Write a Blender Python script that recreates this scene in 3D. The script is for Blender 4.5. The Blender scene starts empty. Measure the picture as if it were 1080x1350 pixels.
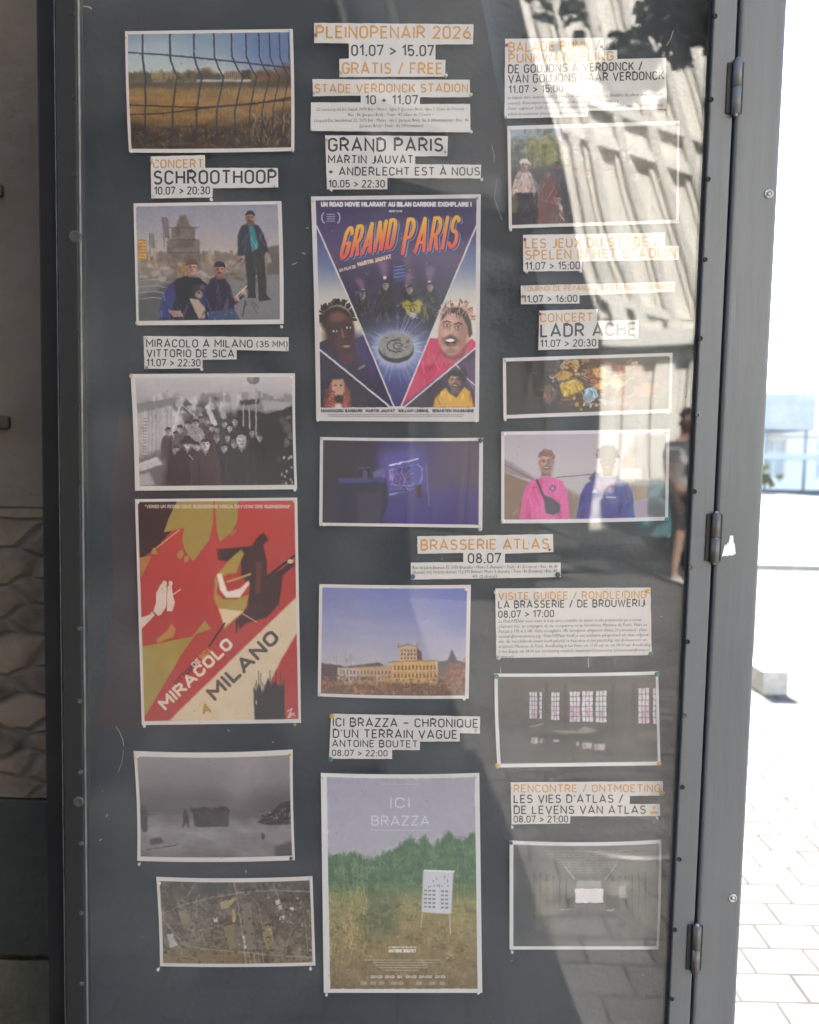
import bpy, bmesh, math, random
import numpy as np
from mathutils import Vector, Matrix

SC = bpy.context.scene
COL = SC.collection
R = math.radians
RNG = random.Random(7)

# ------------------------------------------------------------------ camera
FPX = 1014.0                                   # focal length in photo pixels (1080 wide)
CAM = Vector((0.0, -0.968, 1.20))
PITCH, ROLL = R(3.9), R(1.14)
_f = Vector((0, math.cos(PITCH), -math.sin(PITCH)))
_u0 = Vector((0, math.sin(PITCH), math.cos(PITCH)))
_r0 = Vector((1, 0, 0))
_r = _r0 * math.cos(ROLL) + _u0 * math.sin(ROLL)
_u = _u0 * math.cos(ROLL) - _r0 * math.sin(ROLL)
cam_data = bpy.data.cameras.new('camera')
cam = bpy.data.objects.new('camera', cam_data)
COL.objects.link(cam)
cam.matrix_world = Matrix(((_r.x, _u.x, -_f.x, CAM.x), (_r.y, _u.y, -_f.y, CAM.y), (_r.z, _u.z, -_f.z, CAM.z), (0, 0, 0, 1)))
cam_data.sensor_fit = 'HORIZONTAL'
cam_data.sensor_width = 36.0
cam_data.lens = 36.0 * FPX / 1080.0
cam_data.clip_start = 0.02
cam_data.clip_end = 600
cam_data.dof.use_dof = True
cam_data.dof.focus_distance = 1.0
cam_data.dof.aperture_fstop = 5.6
SC.camera = cam

# ------------------------------------------------------------------ sky, sun, exposure
SUN_EL, SUN_AZ = R(41), R(4)                  # azimuth measured from +Y (behind the case) towards +X
world = bpy.data.worlds.new('World')
SC.world = world
world.use_nodes = True
wn = world.node_tree.nodes
sky = wn.new('ShaderNodeTexSky')
sky.sky_type = 'NISHITA'
sky.sun_disc = False
sky.sun_elevation = SUN_EL
sky.sun_rotation = SUN_AZ
world.node_tree.links.new(sky.outputs[0], wn['Background'].inputs[0])
wn['Background'].inputs[1].default_value = 0.12
sun_data = bpy.data.lights.new('sun', 'SUN')
sun_data.energy = 5.0
sun_data.angle = R(0.5)
sun_data.color = (1.0, 0.95, 0.87)
sun = bpy.data.objects.new('sun', sun_data)
COL.objects.link(sun)
_sd = Vector((math.sin(SUN_AZ) * math.cos(SUN_EL), math.cos(SUN_AZ) * math.cos(SUN_EL), math.sin(SUN_EL)))
sun.rotation_euler = _sd.to_track_quat('Z', 'Y').to_euler()
SC.view_settings.view_transform = 'Standard'
SC.view_settings.look = 'None'
SC.view_settings.exposure = 3.07
SC.view_settings.gamma = 1.0
SC.cycles.max_bounces = 8
SC.cycles.diffuse_bounces = 4
SC.cycles.glossy_bounces = 3
SC.cycles.transparent_max_bounces = 12
SC.cycles.sample_clamp_indirect = 6.0
SC.cycles.use_denoising = True

# ------------------------------------------------------------------ helpers
def ray(px, py):
    return _f + _r * ((px - 540.0) / FPX) + _u * ((675.0 - py) / FPX)

def P(px, py, Y):                              # photo position -> point on the real plane y = Y of the case
    d = ray(px, py)
    return CAM + d * ((Y - CAM.y) / d.y)

def PN(px, py, Y):                             # the same for arrays
    dx = _f.x + _r.x * (px - 540.0) / FPX + _u.x * (675.0 - py) / FPX
    dy = _f.y + _r.y * (px - 540.0) / FPX + _u.y * (675.0 - py) / FPX
    dz = _f.z + _r.z * (px - 540.0) / FPX + _u.z * (675.0 - py) / FPX
    t = (Y - CAM.y) / dy
    return np.stack([CAM.x + dx * t, CAM.y + dy * t, CAM.z + dz * t], -1)

def tag(o, label=None, cat=None, group=None, kind=None):
    if label: o['label'] = label
    if cat: o['category'] = cat
    if group: o['group'] = group
    if kind: o['kind'] = kind
    return o

def empty(name, loc, label, cat, group=None):
    o = bpy.data.objects.new(name, None)
    o.empty_display_size = 0.05
    o.location = loc
    COL.objects.link(o)
    return tag(o, label, cat, group)

def link(name, me, m, parent=None):
    o = bpy.data.objects.new(name, me)
    if m is not None and not me.materials:
        for k in (m if isinstance(m, (list, tuple)) else [m]): me.materials.append(k)
    COL.objects.link(o)
    if parent is not None:
        o.parent = parent
        par = parent; off = Vector((0, 0, 0))
        while par is not None: off += par.location; par = par.parent
        o.location = o.location - off        # meshes are built in world coordinates; no parent is rotated
    return o

class MB:                                      # collects solids, links them as ONE mesh object
    def __init__(s): s.bm = bmesh.new()
    def box(s, a, b, bev=0.0, seg=2, mi=0):
        t = bmesh.new()
        bmesh.ops.create_cube(t, size=1.0)
        a, b = Vector(a), Vector(b)
        for v in t.verts: v.co = Vector([a[i] + (v.co[i] + .5) * (b[i] - a[i]) for i in range(3)])
        if bev: bmesh.ops.bevel(t, geom=t.edges[:], offset=bev, segments=seg, affect='EDGES', profile=.6)
        return s._add(t, mi)
    def _add(s, t, mi=0, smooth=False):
        me = bpy.data.meshes.new('t'); 
        for f in t.faces: f.material_index = mi; f.smooth = smooth
        t.to_mesh(me); t.free(); s.bm.from_mesh(me); bpy.data.meshes.remove(me); return s
    def cyl(s, a, b, r, r2=None, n=20, smooth=True, caps=True, mi=0):
        a, b = Vector(a), Vector(b); r2 = r if r2 is None else r2
        d = (b - a).normalized(); x = d.orthogonal().normalized(); y = d.cross(x)
        t = bmesh.new()
        A = [t.verts.new(a + (x * math.cos(k * 2 * math.pi / n) + y * math.sin(k * 2 * math.pi / n)) * r) for k in range(n)]
        B = [t.verts.new(b + (x * math.cos(k * 2 * math.pi / n) + y * math.sin(k * 2 * math.pi / n)) * r2) for k in range(n)]
        for k in range(n): t.faces.new((A[k], A[(k + 1) % n], B[(k + 1) % n], B[k]))
        if caps: t.faces.new(A[::-1]); t.faces.new(B)
        bmesh.ops.recalc_face_normals(t, faces=t.faces[:])
        return s._add(t, mi, smooth)
    def lathe(s, c, axis, prof, n=20, mi=0):   # prof: (radius, height along axis)
        c, d = Vector(c), Vector(axis).normalized(); x = d.orthogonal().normalized(); y = d.cross(x)
        t = bmesh.new(); rings = []
        for (r, h) in prof:
            if r < 1e-6: rings.append([t.verts.new(c + d * h)])
            else: rings.append([t.verts.new(c + d * h + (x * math.cos(k * 2 * math.pi / n) + y * math.sin(k * 2 * math.pi / n)) * r) for k in range(n)])
        for p, q in zip(rings, rings[1:]):
            for k in range(n):
                k2 = (k + 1) % n
                if len(p) == 1 and len(q) == 1: continue
                if len(p) == 1: t.faces.new((p[0], q[k], q[k2]))
                elif len(q) == 1: t.faces.new((p[k], p[k2], q[0]))
                else: t.faces.new((p[k], p[k2], q[k2], q[k]))
        bmesh.ops.recalc_face_normals(t, faces=t.faces[:])
        return s._add(t, mi, True)
    def poly(s, pts, mi=0):
        t = bmesh.new(); t.faces.new([t.verts.new(Vector(p)) for p in pts]); return s._add(t, mi)
    def prism(s, pts, d, mi=0):                # polygon extruded by the vector d
        t = bmesh.new(); d = Vector(d)
        A = [t.verts.new(Vector(p)) for p in pts]; B = [t.verts.new(Vector(p) + d) for p in pts]; n = len(A)
        t.faces.new(A[::-1]); t.faces.new(B)
        for k in range(n): t.faces.new((A[k], A[(k + 1) % n], B[(k + 1) % n], B[k]))
        bmesh.ops.recalc_face_normals(t, faces=t.faces[:])
        return s._add(t, mi)
    def build(s, name, m, parent=None):
        me = bpy.data.meshes.new(name); s.bm.to_mesh(me); s.bm.free()
        return link(name, me, m, parent)

# ------------------------------------------------------------------ materials
MATS = {}
def new_mat(name):
    m = bpy.data.materials.new(name); m.use_nodes = True
    return m, m.node_tree.nodes, m.node_tree.links, m.node_tree.nodes['Principled BSDF']

def mat(name, col, rough=.6, metal=0., var=.15, scale=6., bump=0., bscale=60., col2=None, spec=.5, detail=6., stretch=(1, 1, 1), speck=None):
    if name in MATS: return MATS[name]
    m, N, L, b = new_mat(name)
    tc = N.new('ShaderNodeTexCoord'); mp = N.new('ShaderNodeMapping'); mp.inputs['Scale'].default_value = stretch
    geo = N.new('ShaderNodeNewGeometry')
    L.new(geo.outputs['Position'], mp.inputs[0])
    nz = N.new('ShaderNodeTexNoise'); nz.inputs['Scale'].default_value = scale; nz.inputs['Detail'].default_value = detail
    L.new(mp.outputs[0], nz.inputs['Vector'])
    cr = N.new('ShaderNodeValToRGB'); cr.color_ramp.elements[0].position = .3; cr.color_ramp.elements[1].position = .72
    a = [max(0, c * (1 - var)) for c in col]; c2 = col2 or [min(1, c * (1 + var)) for c in col]
    cr.color_ramp.elements[0].color = (*a, 1); cr.color_ramp.elements[1].color = (*c2, 1)
    L.new(nz.outputs[0], cr.inputs[0])
    out = cr.outputs[0]
    if speck:                                   # (colour, scale, size)
        vo = N.new('ShaderNodeTexVoronoi'); vo.inputs['Scale'].default_value = speck[1]; L.new(geo.outputs['Position'], vo.inputs['Vector'])
        lt = N.new('ShaderNodeMath'); lt.operation = 'LESS_THAN'; lt.inputs[1].default_value = speck[2]; L.new(vo.outputs['Distance'], lt.inputs[0])
        mx = N.new('ShaderNodeMixRGB'); mx.inputs[2].default_value = (*speck[0], 1); L.new(lt.outputs[0], mx.inputs[0]); L.new(out, mx.inputs[1]); out = mx.outputs[0]
    L.new(out, b.inputs['Base Color'])
    b.inputs['Roughness'].default_value = rough; b.inputs['Metallic'].default_value = metal
    b.inputs['Specular IOR Level'].default_value = spec
    if bump:
        n2 = N.new('ShaderNodeTexNoise'); n2.inputs['Scale'].default_value = bscale; n2.inputs['Detail'].default_value = 5; L.new(mp.outputs[0], n2.inputs['Vector'])
        bp = N.new('ShaderNodeBump'); bp.inputs['Strength'].default_value = 1.0; bp.inputs['Distance'].default_value = bump
        L.new(n2.outputs[0], bp.inputs['Height']); L.new(bp.outputs[0], b.inputs['Normal'])
    MATS[name] = m
    return m

def mat_attr(name, rough=.55):                 # printed paper: colour comes from the print painted on the sheet
    if name in MATS: return MATS[name]
    m, N, L, b = new_mat(name)
    at = N.new('ShaderNodeAttribute'); at.attribute_name = 'print'
    L.new(at.outputs['Color'], b.inputs['Base Color'])
    b.inputs['Roughness'].default_value = rough; b.inputs['Specular IOR Level'].default_value = .3
    MATS[name] = m
    return m

def mat_glass():
    m, N, L, b = new_mat('dusty_glass')
    N.remove(b)
    out = N['Material Output']
    geo = N.new('ShaderNodeNewGeometry')
    n1 = N.new('ShaderNodeTexNoise'); n1.inputs['Scale'].default_value = 3.2; n1.inputs['Detail'].default_value = 1.2
    L.new(geo.outputs['Position'], n1.inputs['Vector'])
    bp = N.new('ShaderNodeBump'); bp.inputs['Strength'].default_value = 1.0; bp.inputs['Distance'].default_value = GLASS_WAVE
    sx = N.new('ShaderNodeSeparateXYZ'); L.new(geo.outputs['Position'], sx.inputs[0])
    dot = N.new('ShaderNodeVectorMath'); dot.operation = 'DOT_PRODUCT'
    L.new(geo.outputs['Incoming'], dot.inputs[0]); L.new(geo.outputs['Normal'], dot.inputs[1])
    def mth(op, a, bv=None):
        k = N.new('ShaderNodeMath'); k.operation = op
        if isinstance(a, float): k.inputs[0].default_value = a
        else: L.new(a, k.inputs[0])
        if bv is not None:
            if isinstance(bv, float): k.inputs[1].default_value = bv
            else: L.new(bv, k.inputs[1])
        return k.outputs[0]
    # the old pane is slightly twisted towards its upper hinge corner, on top of fine waviness
    tw = mth('MULTIPLY', mth('MULTIPLY', mth('SUBTRACT', sx.outputs[0], .27), mth('MAXIMUM', mth('SUBTRACT', sx.outputs[2], 1.38), 0.0)), -TWIST)
    hgt = mth('ADD', mth('MULTIPLY', n1.outputs[0], GLASS_WAVE), tw); bp.inputs['Distance'].default_value = 1.0
    L.new(hgt, bp.inputs['Height'])
    x = mth('ABSOLUTE', dot.outputs['Value'])
    x = mth('POWER', mth('SUBTRACT', 1.0, x), 5.0)
    fr = mth('ADD', mth('MULTIPLY', x, .95), .049)
    tr = N.new('ShaderNodeBsdfTransparent'); tr.inputs[0].default_value = (.975, .965, .955, 1)
    gl = N.new('ShaderNodeBsdfGlossy'); gl.inputs['Roughness'].default_value = .004; L.new(bp.outputs[0], gl.inputs['Normal'])
    mx = N.new('ShaderNodeMixShader'); L.new(fr, mx.inputs[0]); L.new(tr.outputs[0], mx.inputs[1]); L.new(gl.outputs[0], mx.inputs[2])
    # film of dust: wiped in soft streaks, with a few dried spots
    n2 = N.new('ShaderNodeTexNoise'); n2.inputs['Scale'].default_value = 5.0; n2.inputs['Detail'].default_value = 7; n2.inputs['Distortion'].default_value = 1.2
    L.new(geo.outputs['Position'], n2.inputs['Vector'])
    vo = N.new('ShaderNodeTexVoronoi'); vo.inputs['Scale'].default_value = 38; L.new(geo.outputs['Position'], vo.inputs['Vector'])
    sp = mth('MULTIPLY', mth('LESS_THAN', vo.outputs['Distance'], .045), .22)
    dust = mth('ADD', mth('MULTIPLY', mth('MULTIPLY', n2.outputs[0], n2.outputs[0]), DUST), sp)
    df = N.new('ShaderNodeBsdfDiffuse'); df.inputs[0].default_value = (.64, .60, .57, 1)
    m2 = N.new('ShaderNodeMixShader'); L.new(dust, m2.inputs[0]); L.new(mx.outputs[0], m2.inputs[1]); L.new(df.outputs[0], m2.inputs[2])
    L.new(m2.outputs[0], out.inputs[0])
    return m

def mat_pane(name='window_glass', col=(.02, .025, .03)):
    if name in MATS: return MATS[name]
    m, N, L, b = new_mat(name)
    geo = N.new('ShaderNodeNewGeometry'); nz = N.new('ShaderNodeTexNoise'); nz.inputs['Scale'].default_value = 1.5; L.new(geo.outputs['Position'], nz.inputs['Vector'])
    cr = N.new('ShaderNodeValToRGB'); cr.color_ramp.elements[0].color = (*[c * .5 for c in col], 1); cr.color_ramp.elements[1].color = (*[c * 2 for c in col], 1)
    L.new(nz.outputs[0], cr.inputs[0]); L.new(cr.outputs[0], b.inputs['Base Color'])
    b.inputs['Roughness'].default_value = .06
    MATS[name] = m
    return m

def mat_brick(name, c1, c2, mortar, w, h, msize, rough=.8, bump=.004, axes='xy', jitter=.0, noise=.25, offset=.5, spec=.12):
    if name in MATS: return MATS[name]
    m, N, L, b = new_mat(name); b.inputs['Specular IOR Level'].default_value = spec
    geo = N.new('ShaderNodeNewGeometry'); sx = N.new('ShaderNodeSeparateXYZ'); L.new(geo.outputs['Position'], sx.inputs[0])
    cx = N.new('ShaderNodeCombineXYZ')
    ix = {'x': 0, 'y': 1, 'z': 2}
    L.new(sx.outputs[ix[axes[0]]], cx.inputs[0]); L.new(sx.outputs[ix[axes[1]]], cx.inputs[1])
    vec = cx.outputs[0]
    if jitter:
        nj = N.new('ShaderNodeTexNoise'); nj.inputs['Scale'].default_value = 3.5; nj.inputs['Detail'].default_value = 4; L.new(vec, nj.inputs['Vector'])
        ma = N.new('ShaderNodeVectorMath'); ma.operation = 'MULTIPLY_ADD'; ma.inputs[1].default_value = (jitter, jitter, 0); L.new(nj.outputs['Color'], ma.inputs[0]); L.new(vec, ma.inputs[2]); vec = ma.outputs[0]
    br = N.new('ShaderNodeTexBrick'); br.offset = offset
    for k, v in (('Scale', 1.0), ('Mortar Size', msize), ('Mortar Smooth', .3), ('Brick Width', w), ('Row Height', h), ('Bias', 0.)): br.inputs[k].default_value = v
    br.inputs['Color1'].default_value = (*c1, 1); br.inputs['Color2'].default_value = (*c2, 1); br.inputs['Mortar'].default_value = (*mortar, 1)
    L.new(vec, br.inputs['Vector'])
    nz = N.new('ShaderNodeTexNoise'); nz.inputs['Scale'].default_value = 9; nz.inputs['Detail'].default_value = 8; L.new(geo.outputs['Position'], nz.inputs['Vector'])
    mr = N.new('ShaderNodeMapRange'); mr.inputs['To Min'].default_value = 1 - noise * 1.6; mr.inputs['To Max'].default_value = 1 + noise * 1.6; L.new(nz.outputs[0], mr.inputs[0])
    mu = N.new('ShaderNodeMixRGB'); mu.blend_type = 'MULTIPLY'; mu.inputs[0].default_value = 1; L.new(br.outputs[0], mu.inputs[1]); L.new(mr.outputs[0], mu.inputs[2])
    L.new(mu.outputs[0], b.inputs['Base Color']); b.inputs['Roughness'].default_value = rough
    sub = N.new('ShaderNodeMath'); sub.operation = 'MULTIPLY_ADD'; sub.inputs[1].default_value = -1.0; L.new(br.outputs['Fac'], sub.inputs[0])
    n3 = N.new('ShaderNodeMath'); n3.operation = 'MULTIPLY'; n3.inputs[1].default_value = .5; L.new(nz.outputs[0], n3.inputs[0]); L.new(n3.outputs[0], sub.inputs[2])
    bp = N.new('ShaderNodeBump'); bp.inputs['Distance'].default_value = bump; L.new(sub.outputs[0], bp.inputs['Height']); L.new(bp.outputs[0], b.inputs['Normal'])
    MATS[name] = m
    return m

def mat_rubble(name, dark, light, mortar):
    m, N, L, b = new_mat(name)
    geo = N.new('ShaderNodeNewGeometry'); mp = N.new('ShaderNodeMapping'); mp.inputs['Scale'].default_value = (8.5, 1, 21)
    nj = N.new('ShaderNodeTexNoise'); nj.inputs['Scale'].default_value = 9; nj.inputs['Detail'].default_value = 5; L.new(geo.outputs['Position'], nj.inputs['Vector'])
    ma = N.new('ShaderNodeVectorMath'); ma.operation = 'MULTIPLY_ADD'; ma.inputs[1].default_value = (.035, 0, .035); L.new(nj.outputs['Color'], ma.inputs[0]); L.new(geo.outputs['Position'], ma.inputs[2]); L.new(ma.outputs[0], mp.inputs[0])
    v1 = N.new('ShaderNodeTexVoronoi'); v1.voronoi_dimensions = '3D'; v1.inputs['Randomness'].default_value = .8; L.new(mp.outputs[0], v1.inputs['Vector'])
    v2 = N.new('ShaderNodeTexVoronoi'); v2.feature = 'DISTANCE_TO_EDGE'; v2.inputs['Randomness'].default_value = .8; L.new(mp.outputs[0], v2.inputs['Vector'])
    for v in (v1, v2): v.inputs['Scale'].default_value = 1.0
    sp = N.new('ShaderNodeSeparateColor'); L.new(v1.outputs['Color'], sp.inputs[0])
    nz = N.new('ShaderNodeTexNoise'); nz.inputs['Scale'].default_value = 28; nz.inputs['Detail'].default_value = 8; L.new(geo.outputs['Position'], nz.inputs['Vector'])
    ad = N.new('ShaderNodeMath'); ad.operation = 'MULTIPLY_ADD'; ad.inputs[1].default_value = .55; L.new(sp.outputs[0], ad.inputs[0]); L.new(nz.outputs[0], ad.inputs[2])
    cr = N.new('ShaderNodeValToRGB'); cr.color_ramp.elements[0].position = .3; cr.color_ramp.elements[1].position = 1.1 if False else 1.0
    cr.color_ramp.elements[0].color = (*dark, 1); cr.color_ramp.elements[1].color = (*light, 1); L.new(ad.outputs[0], cr.inputs[0])
    mr = N.new('ShaderNodeMapRange'); mr.inputs['From Min'].default_value = .02; mr.inputs['From Max'].default_value = .12; L.new(v2.outputs['Distance'], mr.inputs[0])
    mx = N.new('ShaderNodeMixRGB'); mx.inputs[1].default_value = (*mortar, 1); L.new(mr.outputs[0], mx.inputs[0]); L.new(cr.outputs[0], mx.inputs[2]); L.new(mx.outputs[0], b.inputs['Base Color'])
    hs = N.new('ShaderNodeMath'); hs.operation = 'MULTIPLY_ADD'; hs.inputs[1].default_value = .8; L.new(nz.outputs[0], hs.inputs[0]); L.new(mr.outputs[0], hs.inputs[2])
    bp = N.new('ShaderNodeBump'); bp.inputs['Distance'].default_value = .0045; L.new(hs.outputs[0], bp.inputs['Height']); L.new(bp.outputs[0], b.inputs['Normal']); b.inputs['Roughness'].default_value = .9
    return m

GLASS_WAVE = 0.0020
TWIST = 0.16
DUST = 0.105
# ------------------------------------------------------------------ stroke lettering (upright engineering capitals)
def _arc(cx, cy, rx, ry, a0, a1, n=9):
    return [(cx + rx * math.cos(R(a0 + (a1 - a0) * k / n)), cy + ry * math.sin(R(a0 + (a1 - a0) * k / n))) for k in range(n + 1)]
def _glyphs():
    G = {}
    G['A'] = (.60, [[(0, 0), (.30, 1), (.60, 0)], [(.10, .27), (.50, .27)]])
    G['B'] = (.50, [[(.26, .53), (0, .53), (0, 1), (.27, 1)] + _arc(.27, .765, .2, .235, 90, -90) + [(.26, .53)], [(0, .53), (0, 0), (.26, 0)] + _arc(.26, .265, .24, .265, -90, 90)])
    G['C'] = (.48, [_arc(.24, .74, .24, .26, 8, 180) + _arc(.24, .26, .24, .26, 180, 352)])
    G['D'] = (.50, [[(0, 0), (0, 1), (.22, 1)] + _arc(.22, .70, .28, .30, 90, 0) + _arc(.22, .30, .28, .30, 0, -90) + [(0, 0)]])
    G['E'] = (.42, [[(.42, 1), (0, 1), (0, 0), (.42, 0)], [(0, .52), (.36, .52)]])
    G['F'] = (.41, [[(.41, 1), (0, 1), (0, 0)], [(0, .50), (.35, .50)]])
    G['G'] = (.50, [_arc(.25, .74, .25, .26, 10, 180) + _arc(.25, .26, .25, .26, 180, 360) + [(.50, .47), (.28, .47)]])
    G['H'] = (.50, [[(0, 0), (0, 1)], [(.50, 0), (.50, 1)], [(0, .52), (.50, .52)]])
    G['I'] = (.0, [[(0, 0), (0, 1)]])
    G['J'] = (.34, [[(.34, 1), (.34, .24)] + _arc(.14, .24, .20, .24, 0, -130)])
    G['K'] = (.50, [[(0, 0), (0, 1)], [(.48, 1), (0, .36)], [(.17, .58), (.50, 0)]])
    G['L'] = (.40, [[(0, 1), (0, 0), (.40, 0)]])
    G['M'] = (.64, [[(0, 0), (0, 1), (.32, .36), (.64, 1), (.64, 0)]])
    G['N'] = (.52, [[(0, 0), (0, 1), (.52, 0), (.52, 1)]])
    G['O'] = (.50, [_arc(.25, .74, .25, .26, 0, 180) + _arc(.25, .26, .25, .26, 180, 360) + [(.50, .74)]])
    G['P'] = (.48, [[(0, 0), (0, 1), (.22, 1)] + _arc(.22, .73, .26, .27, 90, -90) + [(0, .46)]])
    G['Q'] = (.50, G['O'][1] + [[(.28, .24), (.52, -.03)]])
    G['R'] = (.50, G['P'][1] + [[(.24, .46), (.50, 0)]])
    G['S'] = (.48, [_arc(.25, .755, .22, .245, 28, 270) + _arc(.235, .265, .245, .265, 88, -152)])
    G['T'] = (.50, [[(0, 1), (.50, 1)], [(.25, 1), (.25, 0)]])
    G['U'] = (.50, [[(0, 1)] + _arc(.25, .27, .25, .27, 180, 360) + [(.50, 1)]])
    G['V'] = (.56, [[(0, 1), (.28, 0), (.56, 1)]])
    G['W'] = (.82, [[(0, 1), (.20, 0), (.41, .9), (.62, 0), (.82, 1)]])
    G['X'] = (.54, [[(0, 0), (.54, 1)], [(0, 1), (.54, 0)]])
    G['Y'] = (.56, [[(0, 1), (.28, .44), (.56, 1)], [(.28, .44), (.28, 0)]])
    G['Z'] = (.48, [[(0, 1), (.48, 1), (0, 0), (.48, 0)]])
    G['0'] = (.46, [_arc(.23, .75, .23, .25, 0, 180) + _arc(.23, .25, .23, .25, 180, 360) + [(.46, .75)]])
    G['1'] = (.26, [[(0, .78), (.24, 1), (.24, 0)]])
    G['2'] = (.46, [_arc(.23, .76, .22, .24, 165, -28) + [(0, 0), (.46, 0)]])
    G['3'] = (.46, [_arc(.22, .765, .20, .235, 160, -90) + _arc(.22, .265, .24, .265, 90, -160)])
    G['4'] = (.52, [[(.28, 1), (0, .22), (.52, .22)], [(.38, .52), (.38, 0)]])
    G['5'] = (.46, [[(.42, 1), (.03, 1), (.02, .50)] + _arc(.23, .31, .23, .31, 125, -155)])
    G['6'] = (.46, [[(.33, 1), (.05, .46)] + _arc(.23, .28, .23, .28, 155, 515)])
    G['7'] = (.44, [[(0, .86), (0, 1), (.44, 1), (.14, 0)]])
    G['8'] = (.46, [_arc(.23, .765, .19, .235, -90, 270), _arc(.23, .265, .23, .265, 90, 450)])
    G['9'] = (.46, [[(.13, 0), (.41, .54)] + _arc(.23, .72, .23, .28, -25, 335)])
    G['.'] = (.06, [[(-.055, 0), (.115, 0)]]); G[','] = (.06, [[(.05, .04), (0, -.14)]])
    G[':'] = (.06, [[(-.055, 0), (.115, 0)], [(-.055, .6), (.115, .6)]])
    G['/'] = (.34, [[(0, -.06), (.34, 1.06)]])
    G['>'] = (.46, [[(0, .74), (.46, .42), (0, .10)]])
    G['+'] = (.46, [[(0, .42), (.46, .42)], [(.23, .66), (.23, .18)]])
    G['-'] = (.30, [[(0, .42), (.30, .42)]]); G['–'] = (.46, [[(0, .46), (.46, .46)]])
    G["'"] = (.04, [[(.02, 1), (.02, .76)]]); G['"'] = (.16, [[(0, 1), (0, .8)], [(.16, 1), (.16, .8)]])
    G['!'] = (.0, [[(0, 1), (0, .3)], [(0, .06), (0, 0)]])
    G['('] = (.18, [_arc(.34, .48, .34, .66, 122, 238)]); G[')'] = (.18, [_arc(-.16, .48, .34, .66, 58, -58)])
    G[' '] = (.22, [])
    G['À'] = (.60, G['A'][1] + [[(.20, 1.30), (.34, 1.14)]]); G['É'] = (.42, G['E'][1] + [[(.18, 1.14), (.30, 1.30)]])
    return G
GLYPH = _glyphs()
def strokes(text, x0, x1, ytop, ybase, th=.145, gap=.255):
    """centre lines of a line of capitals fitted in a box (y down); returns polylines and the stroke width"""
    h = ybase - ytop; t = th * h
    x = 0; pl = []
    for ch in text:
        w, ss = GLYPH.get(ch, GLYPH['-'])
        for s in ss: pl.append([(x + a, b) for a, b in s])
        x += w + gap * (.62 if ch == ' ' else 1)
    W = x - gap
    k = (x1 - x0 - t) / max(W, .01)
    return [[(x0 + t / 2 + a * k, ybase - t / 2 - b * (h - t)) for a, b in s] for s in pl], t

def ribbon(pl, t):                             # quads along a polyline, mitred
    n = len(pl); L = []; Rr = []
    for i in range(n):
        p = pl[i]
        d0 = d1 = None
        if i > 0: d0 = (p[0] - pl[i-1][0], p[1] - pl[i-1][1])
        if i < n - 1: d1 = (pl[i+1][0] - p[0], pl[i+1][1] - p[1])
        def nm(d):
            l = math.hypot(*d) or 1e-9
            return (-d[1] / l, d[0] / l)
        if d0 is None: m = nm(d1)
        elif d1 is None: m = nm(d0)
        else:
            a, b = nm(d0), nm(d1); sx, sy = a[0] + b[0], a[1] + b[1]; q = sx * sx + sy * sy
            if q < .45: q = .45
            m = (2 * sx / q, 2 * sy / q)
        L.append((p[0] + m[0] * t / 2, p[1] + m[1] * t / 2)); Rr.append((p[0] - m[0] * t / 2, p[1] - m[1] * t / 2))
    return L, Rr

def small_print(text, x0, x1, ytop, ybase, italic=False):
    """tiny lower-case print with the built-in face; returns verts (photo px) and faces, fitted to the box"""
    cu = bpy.data.curves.new('print', 'FONT'); cu.body = text; cu.resolution_u = 1; cu.size = 1
    if italic: cu.shear = .25
    o = bpy.data.objects.new('print', cu); COL.objects.link(o)
    dg = bpy.context.evaluated_depsgraph_get()
    me = bpy.data.meshes.new_from_object(o.evaluated_get(dg))
    co = np.zeros(len(me.vertices) * 3); me.vertices.foreach_get('co', co); co = co.reshape(-1, 3)
    fs = [tuple(p.vertices) for p in me.polygons]
    bpy.data.objects.remove(o); bpy.data.curves.remove(cu); bpy.data.meshes.remove(me)
    if not len(co): return co[:, :2], []
    xa, xb = co[:, 0].min(), co[:, 0].max()
    X = x0 + (co[:, 0] - xa) / (xb - xa) * (x1 - x0)
    Y = ybase - co[:, 1] / .62 * (ybase - ytop)
    return np.stack([X, Y], -1), fs
# ------------------------------------------------------------------ prints painted on sheets of paper
RES = 1.6
Y_PAPER = 0.0262
NR = np.random.RandomState(11)

def vnoise(h, w, cell, rs=NR):
    gh, gw = int(h / cell) + 3, int(w / cell) + 3
    g = rs.rand(gh, gw)
    y = np.arange(h) / cell; x = np.arange(w) / cell
    yi = y.astype(int); xi = x.astype(int); fy = (y - yi)[:, None]; fx = (x - xi)[None]
    fy = fy * fy * (3 - 2 * fy); fx = fx * fx * (3 - 2 * fx)
    a = g[yi][:, xi]; b = g[yi][:, xi + 1]; c = g[yi + 1][:, xi]; d = g[yi + 1][:, xi + 1]
    return (a * (1 - fx) + b * fx) * (1 - fy) + (c * (1 - fx) + d * fx) * fy

def fbm(h, w, cell, octs=4, aspect=1.0):
    out = np.zeros((h, w)); amp = 1; tot = 0
    for k in range(octs):
        c = max(1.2, cell / 2 ** k)
        if aspect == 1.0: n = vnoise(h, w, c)
        else:
            ww = max(3, int(w / aspect)); n = vnoise(h, ww, c); n = n[:, np.clip((np.arange(w) / aspect).astype(int), 0, ww - 1)]
        out += amp * n; tot += amp; amp *= .55
    return out / tot - .5

def lin(c):
    c = np.asarray(c, float) / 255.0
    return np.where(c <= .04045, c / 12.92, ((c + .055) / 1.055) ** 2.4)

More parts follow.
